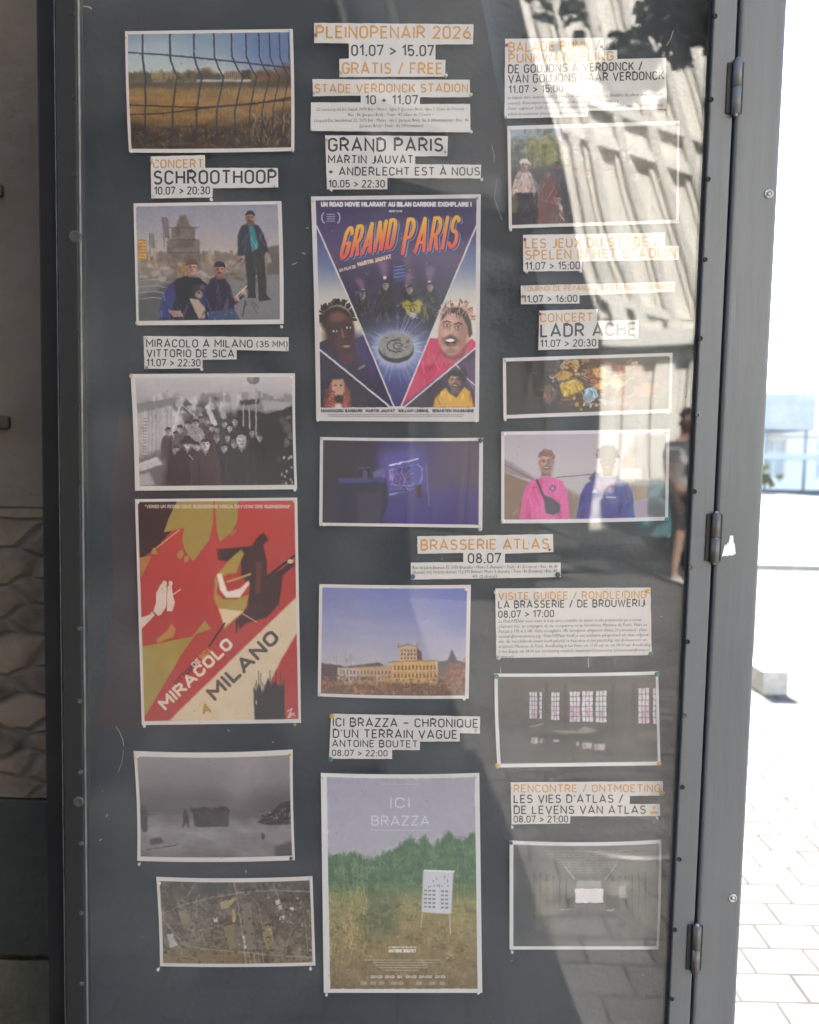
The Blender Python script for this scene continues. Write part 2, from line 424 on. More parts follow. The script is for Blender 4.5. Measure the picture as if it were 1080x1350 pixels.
class Pic:
    """a sheet pinned at four photo positions (tl, tr, br, bl); everything is painted in photo positions"""
    def __init__(s, q, inner=None, base=(204, 197, 195), white=204, veil=30):
        s.q = np.array(q, float); s.white = white; s.veil = veil; s.dull = .09
        s.w = int(max(q[1][0] - q[0][0], q[2][0] - q[3][0]) * RES); s.h = int(max(q[3][1] - q[0][1], q[2][1] - q[1][1]) * RES)
        s.c = np.ones((s.h, s.w, 3)) * np.array(base, float)
        s.sky = None
        s.inner = inner
    def T(s, pts):
        p = np.atleast_2d(np.array(pts, float)); q = s.q
        u = np.full(len(p), .5); v = np.full(len(p), .5)
        for _ in range(6):
            xl = q[0, 0] + (q[3, 0] - q[0, 0]) * v; xr = q[1, 0] + (q[2, 0] - q[1, 0]) * v
            u = (p[:, 0] - xl) / (xr - xl)
            yt = q[0, 1] + (q[1, 1] - q[0, 1]) * u; yb = q[3, 1] + (q[2, 1] - q[3, 1]) * u
            v = (p[:, 1] - yt) / (yb - yt)
        return np.stack([u * (s.w - 1), v * (s.h - 1)], -1)
    def _win(s, a, pad):
        x0 = max(0, int(a[:, 0].min() - pad)); x1 = min(s.w, int(a[:, 0].max() + pad) + 2)
        y0 = max(0, int(a[:, 1].min() - pad)); y1 = min(s.h, int(a[:, 1].max() + pad) + 2)
        return x0, x1, y0, y1
    def _blend(s, win, m, col, a):
        x0, x1, y0, y1 = win
        reg = s.c[y0:y1, x0:x1]; m = np.clip(m * a, 0, 1)[..., None]
        reg += (np.asarray(col, float) - reg) * m
    def mask(s, pts, blur=0):
        a = s.T(pts); b = blur * RES; win = s._win(a, b * 2 + 2); x0, x1, y0, y1 = win
        if x1 <= x0 or y1 <= y0: return None, None
        X, Y = np.meshgrid(np.arange(x0, x1), np.arange(y0, y1)); m = np.zeros(X.shape)
        for ox, oy in ((-.25, -.25), (.25, -.25), (-.25, .25), (.25, .25)):
            ins = np.zeros(X.shape, bool); xx = X + ox; yy = Y + oy
            for (ax, ay), (bx, by) in zip(a, np.roll(a, -1, 0)):
                if ay == by: continue
                cnd = ((ay > yy) != (by > yy)) & (xx < (bx - ax) * (yy - ay) / (by - ay) + ax); ins ^= cnd
            m += ins * .25
        if b > .6:
            k = max(1, int(b))
            for _ in range(2):
                for ax_ in (0, 1):
                    pad = [(0, 0), (0, 0)]; pad[ax_] = (k + 1, k)
                    cs = np.cumsum(np.pad(m, pad, mode='edge'), axis=ax_); n = m.shape[ax_]
                    m = (np.take(cs, np.arange(2 * k + 1, 2 * k + 1 + n), ax_) - np.take(cs, np.arange(0, n), ax_)) / (2 * k + 1)
        return win, m
    def poly(s, pts, col, a=1., blur=0):
        win, m = s.mask(pts, blur)
        if win: s._blend(win, m, col, a)
    def rect(s, x0, y0, x1, y1, col, a=1., blur=0): s.poly([(x0, y0), (x1, y0), (x1, y1), (x0, y1)], col, a, blur)
    def ell(s, cx, cy, rx, ry, col, a=1., soft=.2, rot=0.):
        pts = [(cx - rx * 1.3 - ry * .3, cy - ry * 1.3 - rx * .3), (cx + rx * 1.3 + ry * .3, cy + ry * 1.3 + rx * .3)]
        t = s.T(pts); win = s._win(t, 2); x0, x1, y0, y1 = win
        if x1 <= x0 or y1 <= y0: return
        c = s.T([(cx, cy)])[0]; X, Y = np.meshgrid(np.arange(x0, x1) - c[0], np.arange(y0, y1) - c[1])
        cr, sr = math.cos(rot), math.sin(rot); U = X * cr + Y * sr; V = -X * sr + Y * cr
        d = np.sqrt((U / (rx * RES)) ** 2 + (V / (ry * RES)) ** 2)
        sf = max(soft, .9 / (min(rx, ry) * RES)); s._blend(win, np.clip((1 - d) / sf + .5, 0, 1), col, a)
    def line(s, pts, w, col, a=1., soft=0.):
        t = s.T(pts); hw = w * RES / 2
        for p, q in zip(t, t[1:]):
            win = s._win(np.array([p, q]), hw + 2); x0, x1, y0, y1 = win
            if x1 <= x0 or y1 <= y0: continue
            X, Y = np.meshgrid(np.arange(x0, x1) - p[0], np.arange(y0, y1) - p[1]); d = q - p; l2 = (d ** 2).sum() + 1e-9
            k = np.clip((X * d[0] + Y * d[1]) / l2, 0, 1); D = np.hypot(X - k * d[0], Y - k * d[1])
            m = np.clip((hw + .5 - D) if hw >= .5 else np.clip(1 - D, 0, 1) * hw * 2, 0, 1)
            s._blend(win, m, col, a)
    def grad(s, pts, stops, axis='y', blur=0):
        """stops: (position, colour); positions are photo y (or x)"""
        win, m = s.mask(pts, blur)
        if not win: return
        x0, x1, y0, y1 = win; ps = np.array([p for p, _ in stops], float); cs = np.array([c for _, c in stops], float)
        ref = s.T([((p, s.q[:, 1].mean()) if axis == 'x' else (s.q[:, 0].mean(), p)) for p in ps])[:, 0 if axis == 'x' else 1]
        v = np.arange(x0, x1) if axis == 'x' else np.arange(y0, y1)
        g = np.stack([np.interp(v, ref, cs[:, k]) for k in range(3)], -1)
        g = g[None] if axis == 'x' else g[:, None]
        reg = s.c[y0:y1, x0:x1]; reg += (g - reg) * m[..., None]
    def tex(s, pts, amp, cell=8, octs=4, aspect=1., tint=(1, 1, 1), blur=0):
        win, m = s.mask(pts, blur)
        if not win: return
        x0, x1, y0, y1 = win; n = fbm(y1 - y0, x1 - x0, cell * RES, octs, aspect)
        s.c[y0:y1, x0:x1] += (n * m)[..., None] * 2 * amp * np.array(tint)
    def text(s, txt, x0, x1, yt, yb, col, th=.17, ang=0., shear=0., a=1., org=None):
        pl, t = strokes(txt, x0, x1, yt, yb, th); ox, oy = org or (x0, yb); ca, sa = math.cos(ang), math.sin(ang)
        for p in pl:
            q = []
            for x, y in p:
                x = x + (yb - y) * shear
                q.append((ox + (x - ox) * ca + (y - oy) * sa, oy - (x - ox) * sa + (y - oy) * ca))
            s.line(q, t, col, a)
    def blob(s, cx, cy, rx, ry, col, a=1., n=9, jag=.25, blur=0, rnd=RNG):
        s.poly([(cx + rx * math.cos(k * 6.2832 / n) * (1 + rnd.uniform(-jag, jag)), cy + ry * math.sin(k * 6.2832 / n) * (1 + rnd.uniform(-jag, jag))) for k in range(n)], col, a, blur)
    def img(s, l=3.2, t=3.2, r=3.2, b=3.2):    # quad of the printed area inside the white margin
        q = s.q
        return [(q[0, 0] + l, q[0, 1] + t), (q[1, 0] - r, q[1, 1] + t), (q[2, 0] - r, q[2, 1] - b), (q[3, 0] + l, q[3, 1] - b)]
    def margin(s, l=3.2, t=3.2, r=3.2, b=3.2, col=(204, 197, 195)):   # trims what was painted over the margin
        i = s.img(l, t, r, b); o = [tuple(p) for p in s.q]; e = 2
        o = [(o[0][0] - e, o[0][1] - e), (o[1][0] + e, o[1][1] - e), (o[2][0] + e, o[2][1] + e), (o[3][0] - e, o[3][1] + e)]
        for k in range(4): s.poly([o[k], o[(k + 1) % 4], i[(k + 1) % 4], i[k]], col)
    def photo(s, warp=1.0, lum=12, fine=6, soft=True):
        """breaks up flat painted shapes the way a printed photograph does"""
        h, w = s.h, s.w
        dx = fbm(h, w, 5 * RES, 3) * 2.6 * warp * RES; dy = fbm(h, w, 5 * RES, 3) * 2.6 * warp * RES
        Y, X = np.meshgrid(np.arange(h), np.arange(w), indexing='ij'); x = np.clip(X + dx, 0, w - 1.01); y = np.clip(Y + dy, 0, h - 1.01)
        xi, yi = x.astype(int), y.astype(int); fx, fy = (x - xi)[..., None], (y - yi)[..., None]; c = s.c
        s.c = (c[yi, xi] * (1 - fx) + c[yi, xi + 1] * fx) * (1 - fy) + (c[yi + 1, xi] * (1 - fx) + c[yi + 1, xi + 1] * fx) * fy
        g = s.c.mean(-1); gy, gx = np.gradient(g)
        act = np.clip(np.hypot(gx, gy) / 5 - .15, 0, 1); k = np.ones(9) / 9
        for ax in (0, 1): act = np.apply_along_axis(lambda v: np.convolve(v, k, 'same'), ax, act)
        n = (fbm(h, w, 14 * RES, 5) * 2 * lum / 100 + fbm(h, w, 3.0 * RES, 2) * 2 * fine / 100) * (.12 + .88 * act)
        s.c *= (1 + n)[..., None]
    def albedo(s):
        s.c += (NR.rand(s.h, s.w, 1) - .5) * 7
        gr = s.c @ np.array([.3, .55, .15]); s.c = s.c + (gr[..., None] - s.c) * s.dull
        e = lin(np.clip(s.c, 0, 255)); V = lin(s.veil); W = lin(s.white)
        return np.clip((e - V) / (W - V) * .66, .014, .80)

def sheet_shape(seed, amp=.0028):
    r = random.Random(seed); a = [r.uniform(-1, 1) for _ in range(6)]
    def off(u, v):                              # how far the paper stands off the board towards the viewer (m)
        return amp * (1.0 + .6 * a[0] * np.cos(3.1 * u + a[1] * 3) + .5 * a[2] * np.cos(4.2 * v + a[3] * 3) + .4 * a[4] * np.cos(5 * u + 4 * v + a[5])) 
    return off

def hang(pic, name, label, cat, seed, sag=(0, 0, 0, 0), group='film pictures and posters pinned in the case'):
    """builds the sheet: a grid of real paper carrying the print as a colour attribute"""
    alb = pic.albedo(); h, w = alb.shape[:2]; q = pic.q
    U, V = np.meshgrid(np.linspace(0, 1, w), np.linspace(0, 1, h))
    X = (q[0, 0] * (1 - U) + q[1, 0] * U) * (1 - V) + (q[3, 0] * (1 - U) + q[2, 0] * U) * V
    Yp = (q[0, 1] * (1 - U) + q[1, 1] * U) * (1 - V) + (q[3, 1] * (1 - U) + q[2, 1] * U) * V
    bu = 4 * U * (1 - U); bv = 4 * V * (1 - V)
    Yp = Yp + bu * (sag[0] * (1 - V) + sag[2] * V); X = X + bv * (sag[3] * (1 - U) + sag[1] * U)
    off = sheet_shape(seed)(U, V)
    co = PN(X, Yp, Y_PAPER - off).reshape(-1, 3)
    ctr = Vector(P(q[:, 0].mean(), q[:, 1].mean(), Y_PAPER))
    co = co - np.array(ctr)
    i = np.arange((h - 1) * w).reshape(h - 1, w)[:, :-1].ravel()
    faces = np.stack([i, i + w, i + w + 1, i + 1], -1)
    me = bpy.data.meshes.new(name)
    me.vertices.add(len(co)); me.vertices.foreach_set('co', co.ravel().astype(np.float32))
    me.loops.add(faces.size); me.loops.foreach_set('vertex_index', faces.ravel().astype(np.int32))
    me.polygons.add(len(faces)); me.polygons.foreach_set('loop_start', np.arange(0, faces.size, 4, dtype=np.int32))
    me.polygons.foreach_set('use_smooth', np.ones(len(faces), bool))
    me.update(calc_edges=True)
    at = me.color_attributes.new('print', 'FLOAT_COLOR', 'POINT')
    rgba = np.ones((len(co), 4), np.float32); rgba[:, :3] = alb.reshape(-1, 3); at.data.foreach_set('color', rgba.ravel())
    o = bpy.data.objects.new(name, me); me.materials.append(mat_attr('printed_paper')); COL.objects.link(o); o.location = ctr
    return tag(o, label, cat, group)
rnd = random.Random(5)
def hatch(p, box, n, w, cols, length, ang=(80, 100), a=.6, r=rnd):
    x0, y0, x1, y1 = box
    for _ in range(n):
        x, y = r.uniform(x0, x1), r.uniform(y0, y1); t = R(r.uniform(*ang)); l = r.uniform(*length)
        p.line([(x, y), (x + math.cos(t) * l, y - math.sin(t) * l)], w * r.uniform(.6, 1.4), cols[r.randrange(len(cols))], a)

def person(p, x, ytop, hgt, coat, skin=(150, 135, 130), hair=(50, 45, 45), wid=.42, bottom=None, hat=None):
    """head and shoulders of a small figure: x centre, top of the head, height of head"""
    hw = hgt * .38; b = bottom or ytop + hgt * 4; sh = hgt * wid * 2.2
    q = [(x - hw * .5, ytop + hgt * .85), (x + hw * .5, ytop + hgt * .85), (x + sh * .75, ytop + hgt * 1.3), (x + sh, ytop + hgt * 2), (x + sh * 1.05, b), (x - sh * 1.05, b), (x - sh, ytop + hgt * 2), (x - sh * .75, ytop + hgt * 1.3)]
    p.poly(q, coat, 1, .4); folds(p, q, 9, T3(coat, 1.15), hgt * .09, .5)
    p.line([(x - sh * .8, ytop + hgt * 1.35), (x - sh * 1.0, ytop + hgt * 2.1), (x - sh * .95, b)], .8, T3(coat, 1.7), .5)
    p.poly([(x - hw * .45, ytop + hgt * 1.0), (x + hw * .45, ytop + hgt * 1.0), (x, ytop + hgt * 1.7)], T3(skin, .85), .7, .5); p.line([(x - hw * .6, ytop + hgt), (x, ytop + hgt * 1.8), (x + hw * .6, ytop + hgt)], hgt * .08, T3(coat, .6), .8)
    face(p, x, ytop + hgt * .52, hw, hgt * .5, skin, hair, rnd.choice([-1, 1]), hairn=10, hat=hat)
def T3(c, k): return tuple(min(255, max(0, v * k)) for v in c)
def face(p, cx, cy, w, h, skin, hair, lt=-1, beard=None, eyes=True, smile=False, r=rnd, hairn=26, hat=None, glasses=False):
    """a small photographic head: half width w, half height h; lt = side the light comes from"""
    p.poly([(cx - w * .55, cy + h * .5), (cx + w * .55, cy + h * .5), (cx + w * .7, cy + h * 1.35), (cx - w * .7, cy + h * 1.35)], T3(skin, .66), 1, w * .12)
    for s_ in (-1, 1): p.ell(cx + s_ * w * .98, cy + h * .02, w * .16, h * .2, T3(skin, .8), 1, .5)
    p.ell(cx, cy, w, h, T3(skin, .96), 1, .14); p.ell(cx, cy + h * .35, w * .78, h * .62, T3(skin, .94), .8, .5)
    p.ell(cx - lt * w * .55, cy + h * .08, w * .55, h * .95, T3(skin, .64), .5, 1.1)
    p.ell(cx + lt * w * .25, cy - h * .38, w * .5, h * .28, T3(skin, 1.2), .55, 1.1); p.ell(cx + lt * w * .42, cy + h * .22, w * .3, h * .2, T3(skin, 1.18), .5, 1.1)
    for s_ in (-1, 1):
        ex, ey = cx + s_ * w * .40 + lt * w * .04, cy - h * .08
        p.ell(ex, ey, w * .30, h * .13, T3(skin, .55), .65, 1.)
        if eyes and w > 9.4: p.ell(ex, ey + h * .01, w * .17, h * .055, (176, 164, 158), .5, .6); p.ell(ex + lt * w * .03, ey + h * .01, w * .08, h * .06, (36, 28, 28), .95, .5)
        p.line([(ex - w * .24, ey - h * .15), (ex + w * .05, ey - h * .20), (ex + w * .24, ey - h * .15)], max(.7, h * .075), T3(hair, .9), .8)
    p.line([(cx - lt * w * .06, cy - h * .1), (cx - lt * w * .16, cy + h * .24)], max(.7, w * .14), T3(skin, .66), .6); p.line([(cx + lt * w * .06, cy - h * .05), (cx + lt * w * .06, cy + h * .2)], max(.6, w * .12), T3(skin, 1.2), .5)
    p.ell(cx, cy + h * .29, w * .24, h * .075, T3(skin, .5), .7, 1.)
    if beard: p.ell(cx, cy + h * .66, w * .78, h * .40, beard, .5, .9); p.ell(cx, cy + h * .41, w * .42, h * .09, beard, .65, .8)
    if smile: p.ell(cx, cy + h * .55, w * .42, h * .13, (84, 34, 36), .95, .4); p.ell(cx, cy + h * .51, w * .36, h * .06, (214, 204, 196), .9, .4); p.ell(cx, cy + h * .70, w * .3, h * .05, T3(skin, .7), .6, .8)
    else: p.line([(cx - w * .30, cy + h * .54), (cx, cy + h * .52), (cx + w * .30, cy + h * .54)], max(.8, h * .08), (116, 62, 58) if beard is None else (96, 56, 52), .8); p.ell(cx, cy + h * .63, w * .22, h * .05, T3(skin, 1.05), .5, .8)
    if glasses:
        for s_ in (-1, 1): p.ell(cx + s_ * w * .4, cy - h * .06, w * .32, h * .18, (60, 52, 50), .55, .3); p.ell(cx + s_ * w * .4, cy - h * .06, w * .24, h * .12, T3(skin, .8), .7, .4)
    for _ in range(hairn):
        t = R(r.uniform(185, 355)); p.blob(cx + w * 1.0 * math.cos(t), cy - h * .35 + h * .68 * math.sin(t), w * r.uniform(.16, .34), h * r.uniform(.12, .24), T3(hair, r.uniform(.7, 1.4)), .95, 6, .4)
    p.ell(cx, cy - h * .80, w * .86, h * .30, hair, .95, .4)
    if hat: p.poly([(cx - w * 1.12, cy - h * .42), (cx - w * 1.0, cy - h * 1.05), (cx - w * .2, cy - h * 1.28), (cx + w * .7, cy - h * 1.15), (cx + w * 1.08, cy - h * .5), (cx + w * .3, cy - h * .6), (cx - w * .5, cy - h * .58)], hat, 1, w * .06); p.line([(cx - w, cy - h * .5), (cx + w * 1.02, cy - h * .55)], h * .12, T3(hat, .7), .8); p.ell(cx + lt * w * .4, cy - h * .9, w * .35, h * .2, T3(hat, 1.35), .5, 1.)
def folds(p, pts, n, col, w=1.2, a=.35, r=rnd):
    xs = [q[0] for q in pts]; ys = [q[1] for q in pts]; win, m = p.mask(pts)
    if not win: return
    keep = p.c[win[2]:win[3], win[0]:win[1]].copy()
    for _ in range(n):
        x, y = r.uniform(min(xs), max(xs)), r.uniform(min(ys), max(ys)); l = r.uniform(.15, .4) * (max(ys) - min(ys)); d = r.uniform(-.5, .5)
        p.line([(x, y), (x + l * d * .5, y + l * .5), (x + l * d * 1.3, y + l)], w * r.uniform(.5, 1.8), T3(col, r.choice([.6, .7, 1.3, 1.5])), a)
    reg = p.c[win[2]:win[3], win[0]:win[1]]; reg[:] = keep + (reg - keep) * m[..., None]

# --- 1 wire fence before a field
p = Pic([(165, 41), (386, 38), (388, 199), (170, 201)], veil=26)
I = p.img(3.5, 4, 4, 5)
p.grad(I, [(40, (120, 140, 165)), (70, (140, 155, 172)), (100, (182, 180, 172)), (110, (110, 90, 60)), (130, (150, 112, 62)), (160, (118, 90, 52)), (172, (72, 56, 44)), (200, (78, 62, 50))])
p.poly([(300, 40), (390, 38), (390, 105), (330, 100)], (78, 98, 150), .75, 22)
p.poly([(165, 55), (235, 50), (250, 100), (165, 100)], (176, 188, 190), .6, 14)
p.tex([(165, 42), (388, 40), (388, 95), (165, 95)], 7, 40, 3, 3)
for x in range(168, 388, 3):
    p.ell(x, rnd.uniform(98, 104), rnd.uniform(3, 6), rnd.uniform(3, 7), rnd.choice([(92, 78, 52), (70, 62, 48), (112, 92, 58)]), .8, .8)
for x in (202, 207, 213, 220, 226, 232): p.ell(x, 99, 2.6, 6, (150, 132, 84), .7, .8)
p.rect(168, 96, 200, 107, (86, 80, 60), .8, 1)
p.rect(260, 97, 290, 106, (70, 66, 66), .9, .4); p.rect(296, 93, 316, 104, (140, 118, 96), .9, .4); p.rect(259, 104.5, 330, 107.5, (198, 198, 196), .9, .4)
for k in range(7): p.rect(298 + k * 2.6, 95, 299.3 + k * 2.6, 102, (84, 72, 66), .7)
p.ell(272, 95, 8, 6, (88, 62, 50), .8, .9); p.rect(318, 92, 330, 103, (66, 56, 50), .9, 1)
p.ell(352, 101, 14, 9, (110, 78, 58), .8, .8); p.ell(378, 97, 16, 12, (92, 68, 54), .8, .8)
p.rect(168, 107, 386, 115, (72, 60, 46), .75, 2)
p.tex([(168, 112), (386, 112), (386, 165), (168, 165)], 26, 9, 5, 4, (1, .8, .5))
p.poly([(168, 160), (240, 168), (320, 158), (386, 140), (386, 200), (168, 200)], (66, 52, 42), .8, 6)
p.tex([(168, 150), (386, 140), (386, 198), (168, 198)], 24, 6, 5, 2, (1, .85, .65))
hatch(p, (170, 118, 384, 165), 420, .7, [(186, 146, 84), (120, 88, 46), (166, 124, 66)], (2, 7), (60, 120), .4)
hatch(p, (170, 168, 384, 196), 260, .7, [(120, 104, 88), (50, 40, 34), (150, 134, 116)], (2, 9), (10, 170), .4)
hatch(p, (330, 150, 384, 190), 90, .8, [(176, 150, 110), (140, 112, 76)], (4, 12), (50, 130), .5)
for x, dx, fx, w in ((188, 5, 4, 2.6), (224, 10, 3, 2.5), (255.5, 11, 2.5, 2.4), (282, 13, 2, 2.2), (305, 15, 2, 2), (324, 14, 2, 1.9), (341, 14, 1, 1.7), (355, 13, 1, 1.6), (368, 12, 0, 1.4), (380, 9, 0, 1.3)):
    xb = x + fx + (x - 188) * .02
    p.line([(x, 42), (x + .5, 78 - dx * .3), (x + dx * .5, 90), (x + dx, 101), (x + dx * .8, 112), (xb + dx * .2, 132), (xb, 145), (xb, 168), (xb - 1, 190)], w, (52, 52, 62), .92)
p.line([(168, 69), (205, 71), (260, 76), (320, 82), (386, 90)], 2.3, (56, 60, 76), .9)
p.line([(168, 138), (260, 141), (330, 137), (386, 128)], 2.1, (60, 46, 38), .9)
p.line([(168, 151), (215, 149), (270, 142), (330, 136), (386, 131)], 2.0, (60, 46, 38), .9)
p.photo(.5, 14, 12); p.margin(3.5, 4, 4, 5)
hang(p, 'photo_print', 'photo of a dry golden field seen through a bent wire mesh fence', 'photo print', 1, (0, 1, 1, -1))

# --- 2 three musicians among ruins
p = Pic([(176, 268), (371, 265), (374, 427), (180, 429)], veil=28)
p.grad(p.img(), [(268, (136, 134, 152)), (300, (152, 146, 158)), (330, (176, 160, 158)), (345, (158, 142, 132)), (362, (128, 118, 112)), (390, (116, 112, 114)), (428, (98, 98, 102))])
p.tex(p.img(), 5, 30, 4, 2)
for x in range(182, 372, 4): p.rect(x, rnd.uniform(329, 338), x + 5, 346, rnd.choice([(140, 112, 92), (120, 102, 92), (158, 136, 116), (104, 96, 94)]), .8, .4)
p.rect(182, 316, 193, 342, (178, 122, 64)); 
for k in range(5):
    for j in range(6): p.rect(183.2 + k * 2, 318 + j * 4, 184.4 + k * 2, 320.4 + j * 4, (214, 172, 104))
p.poly([(197, 307), (203, 308), (205, 328), (199, 326)], (128, 120, 126)); p.poly([(214, 286), (221, 287), (224, 315), (217, 313)], (124, 104, 110)); p.line([(214, 286), (217, 330)], .7, (90, 84, 88)); p.line([(197, 307), (198, 335)], .7, (90, 84, 88))
mon = (112, 98, 92)
p.poly([(219, 420), (220, 318), (226, 316), (226, 302), (233, 298), (237, 284), (244, 283), (250, 297), (257, 300), (257, 315), (263, 317), (264, 350), (258, 420)], mon, 1, .5)
p.tex([(220, 316), (226, 300), (238, 283), (252, 297), (264, 317), (262, 400), (220, 400)], 22, 6, 4)
for y in (300, 316, 333, 350): p.line([(222, y), (262, y)], 1.2, (80, 68, 64), .7)
p.rect(182, 345, 370, 366, (126, 108, 98), .55, 3)
for _ in range(60):
    x, y = rnd.uniform(182, 370), rnd.uniform(344, 372); p.blob(x, y, rnd.uniform(3, 9), rnd.uniform(1.5, 4), rnd.choice([(150, 140, 132), (96, 84, 78), (128, 106, 90), (170, 160, 150)]), .7, 7, .3, .4)
p.poly([(182, 392), (215, 376), (250, 380), (250, 428), (182, 428)], (74, 76, 78), .85, 3); p.poly([(300, 376), (340, 362), (372, 360), (372, 425), (290, 425)], (118, 116, 120), .8, 5)
for y in (370, 378, 386, 394): p.line([(183, y), (205, y - 2), (222, y + 2)], 1.6, (152, 148, 146), .6)
p.poly([(350, 326), (372, 322), (372, 362), (352, 360)], (86, 76, 72), .8, 1.5)
# woman with cap and long hair
p.poly([(236, 352), (246, 346), (249, 366), (246, 382), (238, 380)], (150, 108, 78), 1, 1); hatch(p, (237, 352, 247, 378), 22, .9, [(186, 140, 98), (112, 76, 56)], (4, 10), (80, 100), .7)
q = [(209, 421), (214, 396), (222, 377), (234, 367), (246, 363), (262, 366), (274, 376), (280, 400), (278, 421)]
p.poly(q, (36, 36, 50), 1, .8); folds(p, q, 26, (52, 54, 80), 1.6, .5)
q = [(209, 419), (213, 396), (221, 377), (229, 371), (232, 392), (224, 419)]; p.poly(q, (54, 58, 116), .95, 1.2); folds(p, q, 16, (70, 76, 140), 1.5, .5)
q = [(265, 374), (276, 378), (281, 398), (276, 409), (264, 410), (259, 397)]; p.poly(q, (58, 62, 124), .95, 1.2); folds(p, q, 14, (74, 80, 150), 1.4, .5)
face(p, 253, 353, 6.6, 9.2, (184, 138, 120), (120, 84, 62), 1, None, True, hairn=8, hat=(94, 70, 60))
p.ell(261, 384, 7.5, 9.5, (70, 60, 60), .95, .5); p.ell(258, 378, 3.5, 4, (58, 50, 50), .9, .5); p.ell(266, 379, 3, 4, (96, 84, 80), .9, .5); p.ell(262, 388, 4.5, 5, (154, 134, 120), .9, .7); p.ell(262, 386, 1.6, 1.2, (40, 34, 34), .9, .5); p.ell(259, 383, .9, .9, (24, 20, 20)); p.ell(265, 383, .9, .9, (24, 20, 20))
q = [(249, 393), (261, 395), (272, 408), (280, 420), (262, 420), (256, 408)]; p.poly(q, (180, 156, 136), .95, .8); folds(p, q, 10, (150, 124, 106), 1.2, .5)
for k in range(5): p.line([(224 + k * 3.2, 410), (229 + k * 3, 417)], 2.4, (176 - k * 4, 130, 114), .95)
# drummer in dark jacket
q = [(270, 421), (271, 384), (277, 368), (286, 363), (296, 367), (303, 377), (307, 391), (317, 386), (322, 391), (308, 403), (310, 421)]
p.poly(q, (50, 42, 62), 1, .8); folds(p, q, 30, (66, 56, 82), 1.5, .5); p.line([(288, 368), (292, 384), (293, 410)], 1, (30, 26, 36), .8)
face(p, 289, 356, 6.8, 9, (176, 126, 110), (60, 46, 44), 1, (88, 62, 56), True, hairn=8, hat=(46, 40, 48))
q = [(273, 411), (308, 407), (318, 422), (273, 422)]; p.poly(q, (62, 76, 106), .95, 1); folds(p, q, 12, (76, 92, 124), 1.2, .5)
for cx_, cy_ in ((311, 393), (319, 384)):
    for k in range(4): p.line([(cx_ - 3 + k * 1.6, cy_ - 2.5), (cx_ - 1 + k * 1.7, cy_ + 3)], 1.9, T3((190, 136, 120), .8 + .1 * k), .95)
p.line([(311, 391), (341, 361)], 1.8, (210, 192, 166)); p.line([(313, 393), (331, 377)], 1.1, (176, 154, 130))
# tall man standing behind
q = [(313, 338), (313, 310), (318, 298), (328, 293), (340, 297), (347, 309), (353, 331), (348, 338), (341, 332), (326, 335)]
p.poly(q, (42, 44, 62), 1, .7); folds(p, q, 22, (60, 62, 86), 1.4, .5)
q = [(326, 295), (333, 295), (336, 306), (341, 326), (332, 332), (329, 312)]; p.poly(q, (44, 122, 126), 1, .7); folds(p, q, 8, (60, 150, 150), 1, .5)
q = [(322, 333), (347, 330), (351, 391), (341, 394), (337, 352), (336, 388), (327, 391)]; p.poly(q, (38, 37, 43), 1, .6); folds(p, q, 18, (54, 52, 60), 1.3, .5)
face(p, 329.5, 287.5, 5.4, 8, (160, 118, 106), (38, 34, 36), 1, (64, 48, 46), True, hairn=34)
p.poly([(326, 388), (337, 387), (337, 393), (326, 393)], (28, 28, 32)); p.poly([(340, 391), (350, 389), (357, 395), (341, 397)], (28, 28, 32)); p.poly([(349, 332), (354, 334), (358, 346), (352, 348)], (160, 150, 140), .8, .8); p.ell(351, 337, 2.4, 3.2, (158, 116, 104), 1, .4); p.ell(314, 339, 2.4, 3, (150, 110, 98), 1, .4)
p.photo(.55, 14, 12)
p.tex(p.img(), 6, 3, 3); p.margin(3, 4, 5, 6)
hang(p, 'photo_print', 'photo of three musicians among grey rubble with a stone monument under a mauve sky', 'photo print', 2, (0, 1, 0, 0))

# --- 3 black and white crowd between shacks
p = Pic([(172, 493), (389, 492), (392, 645), (178, 647)], veil=28)
g = lambda v: (v + 5, v - 2, v)
p.grad(p.img(), [(493, g(188)), (520, g(170)), (532, g(150)), (548, g(120)), (575, g(90)), (646, g(56))])
p.tex(p.img(), 6, 24, 4, 2)
for x in range(200, 385, 7): p.rect(x, rnd.uniform(515, 524), x + rnd.uniform(4, 9), 545, g(rnd.choice([172, 150, 190, 128])), .8, .5)
for x in (268, 276, 283, 291, 300): p.ell(x, 525, 4, 7, g(112), .7, .8)
p.poly([(178, 534), (228, 528), (236, 552), (238, 640), (178, 646)], g(172), .95, 1); p.poly([(178, 532), (236, 524), (240, 532), (178, 545)], g(122), .9, .8)
for x in range(180, 236, 5): p.line([(x, 540), (x + rnd.uniform(-1, 1), 620)], 1, g(rnd.choice([120, 150, 195])), .6)
for y in range(552, 612, 4): p.line([(188, y), (192, y)], 1.2, g(90), .7)
p.poly([(178, 605), (214, 592), (240, 610), (228, 646), (178, 646)], g(96), .9, 3); p.poly([(180, 612), (206, 602), (214, 612), (184, 622)], g(200), .8, 1); p.poly([(178, 628), (196, 622), (204, 640), (180, 642)], g(180), .8, 1.5)
p.poly([(228, 575), (246, 552), (262, 528), (282, 536), (312, 545), (318, 646), (214, 646), (222, 600)], g(58), .85, 4)
p.poly([(312, 540), (345, 536), (362, 538), (390, 530), (390, 646), (312, 646)], g(50), .95, 1.5); p.poly([(312, 540), (318, 527), (390, 524), (390, 534), (352, 546), (342, 542)], g(130), .9, 1)
p.poly([(316, 528), (342, 526), (343, 532), (318, 535)], g(60), .9, .6); p.poly([(345, 528), (388, 531), (374, 540), (348, 542)], g(168), .8, .8)
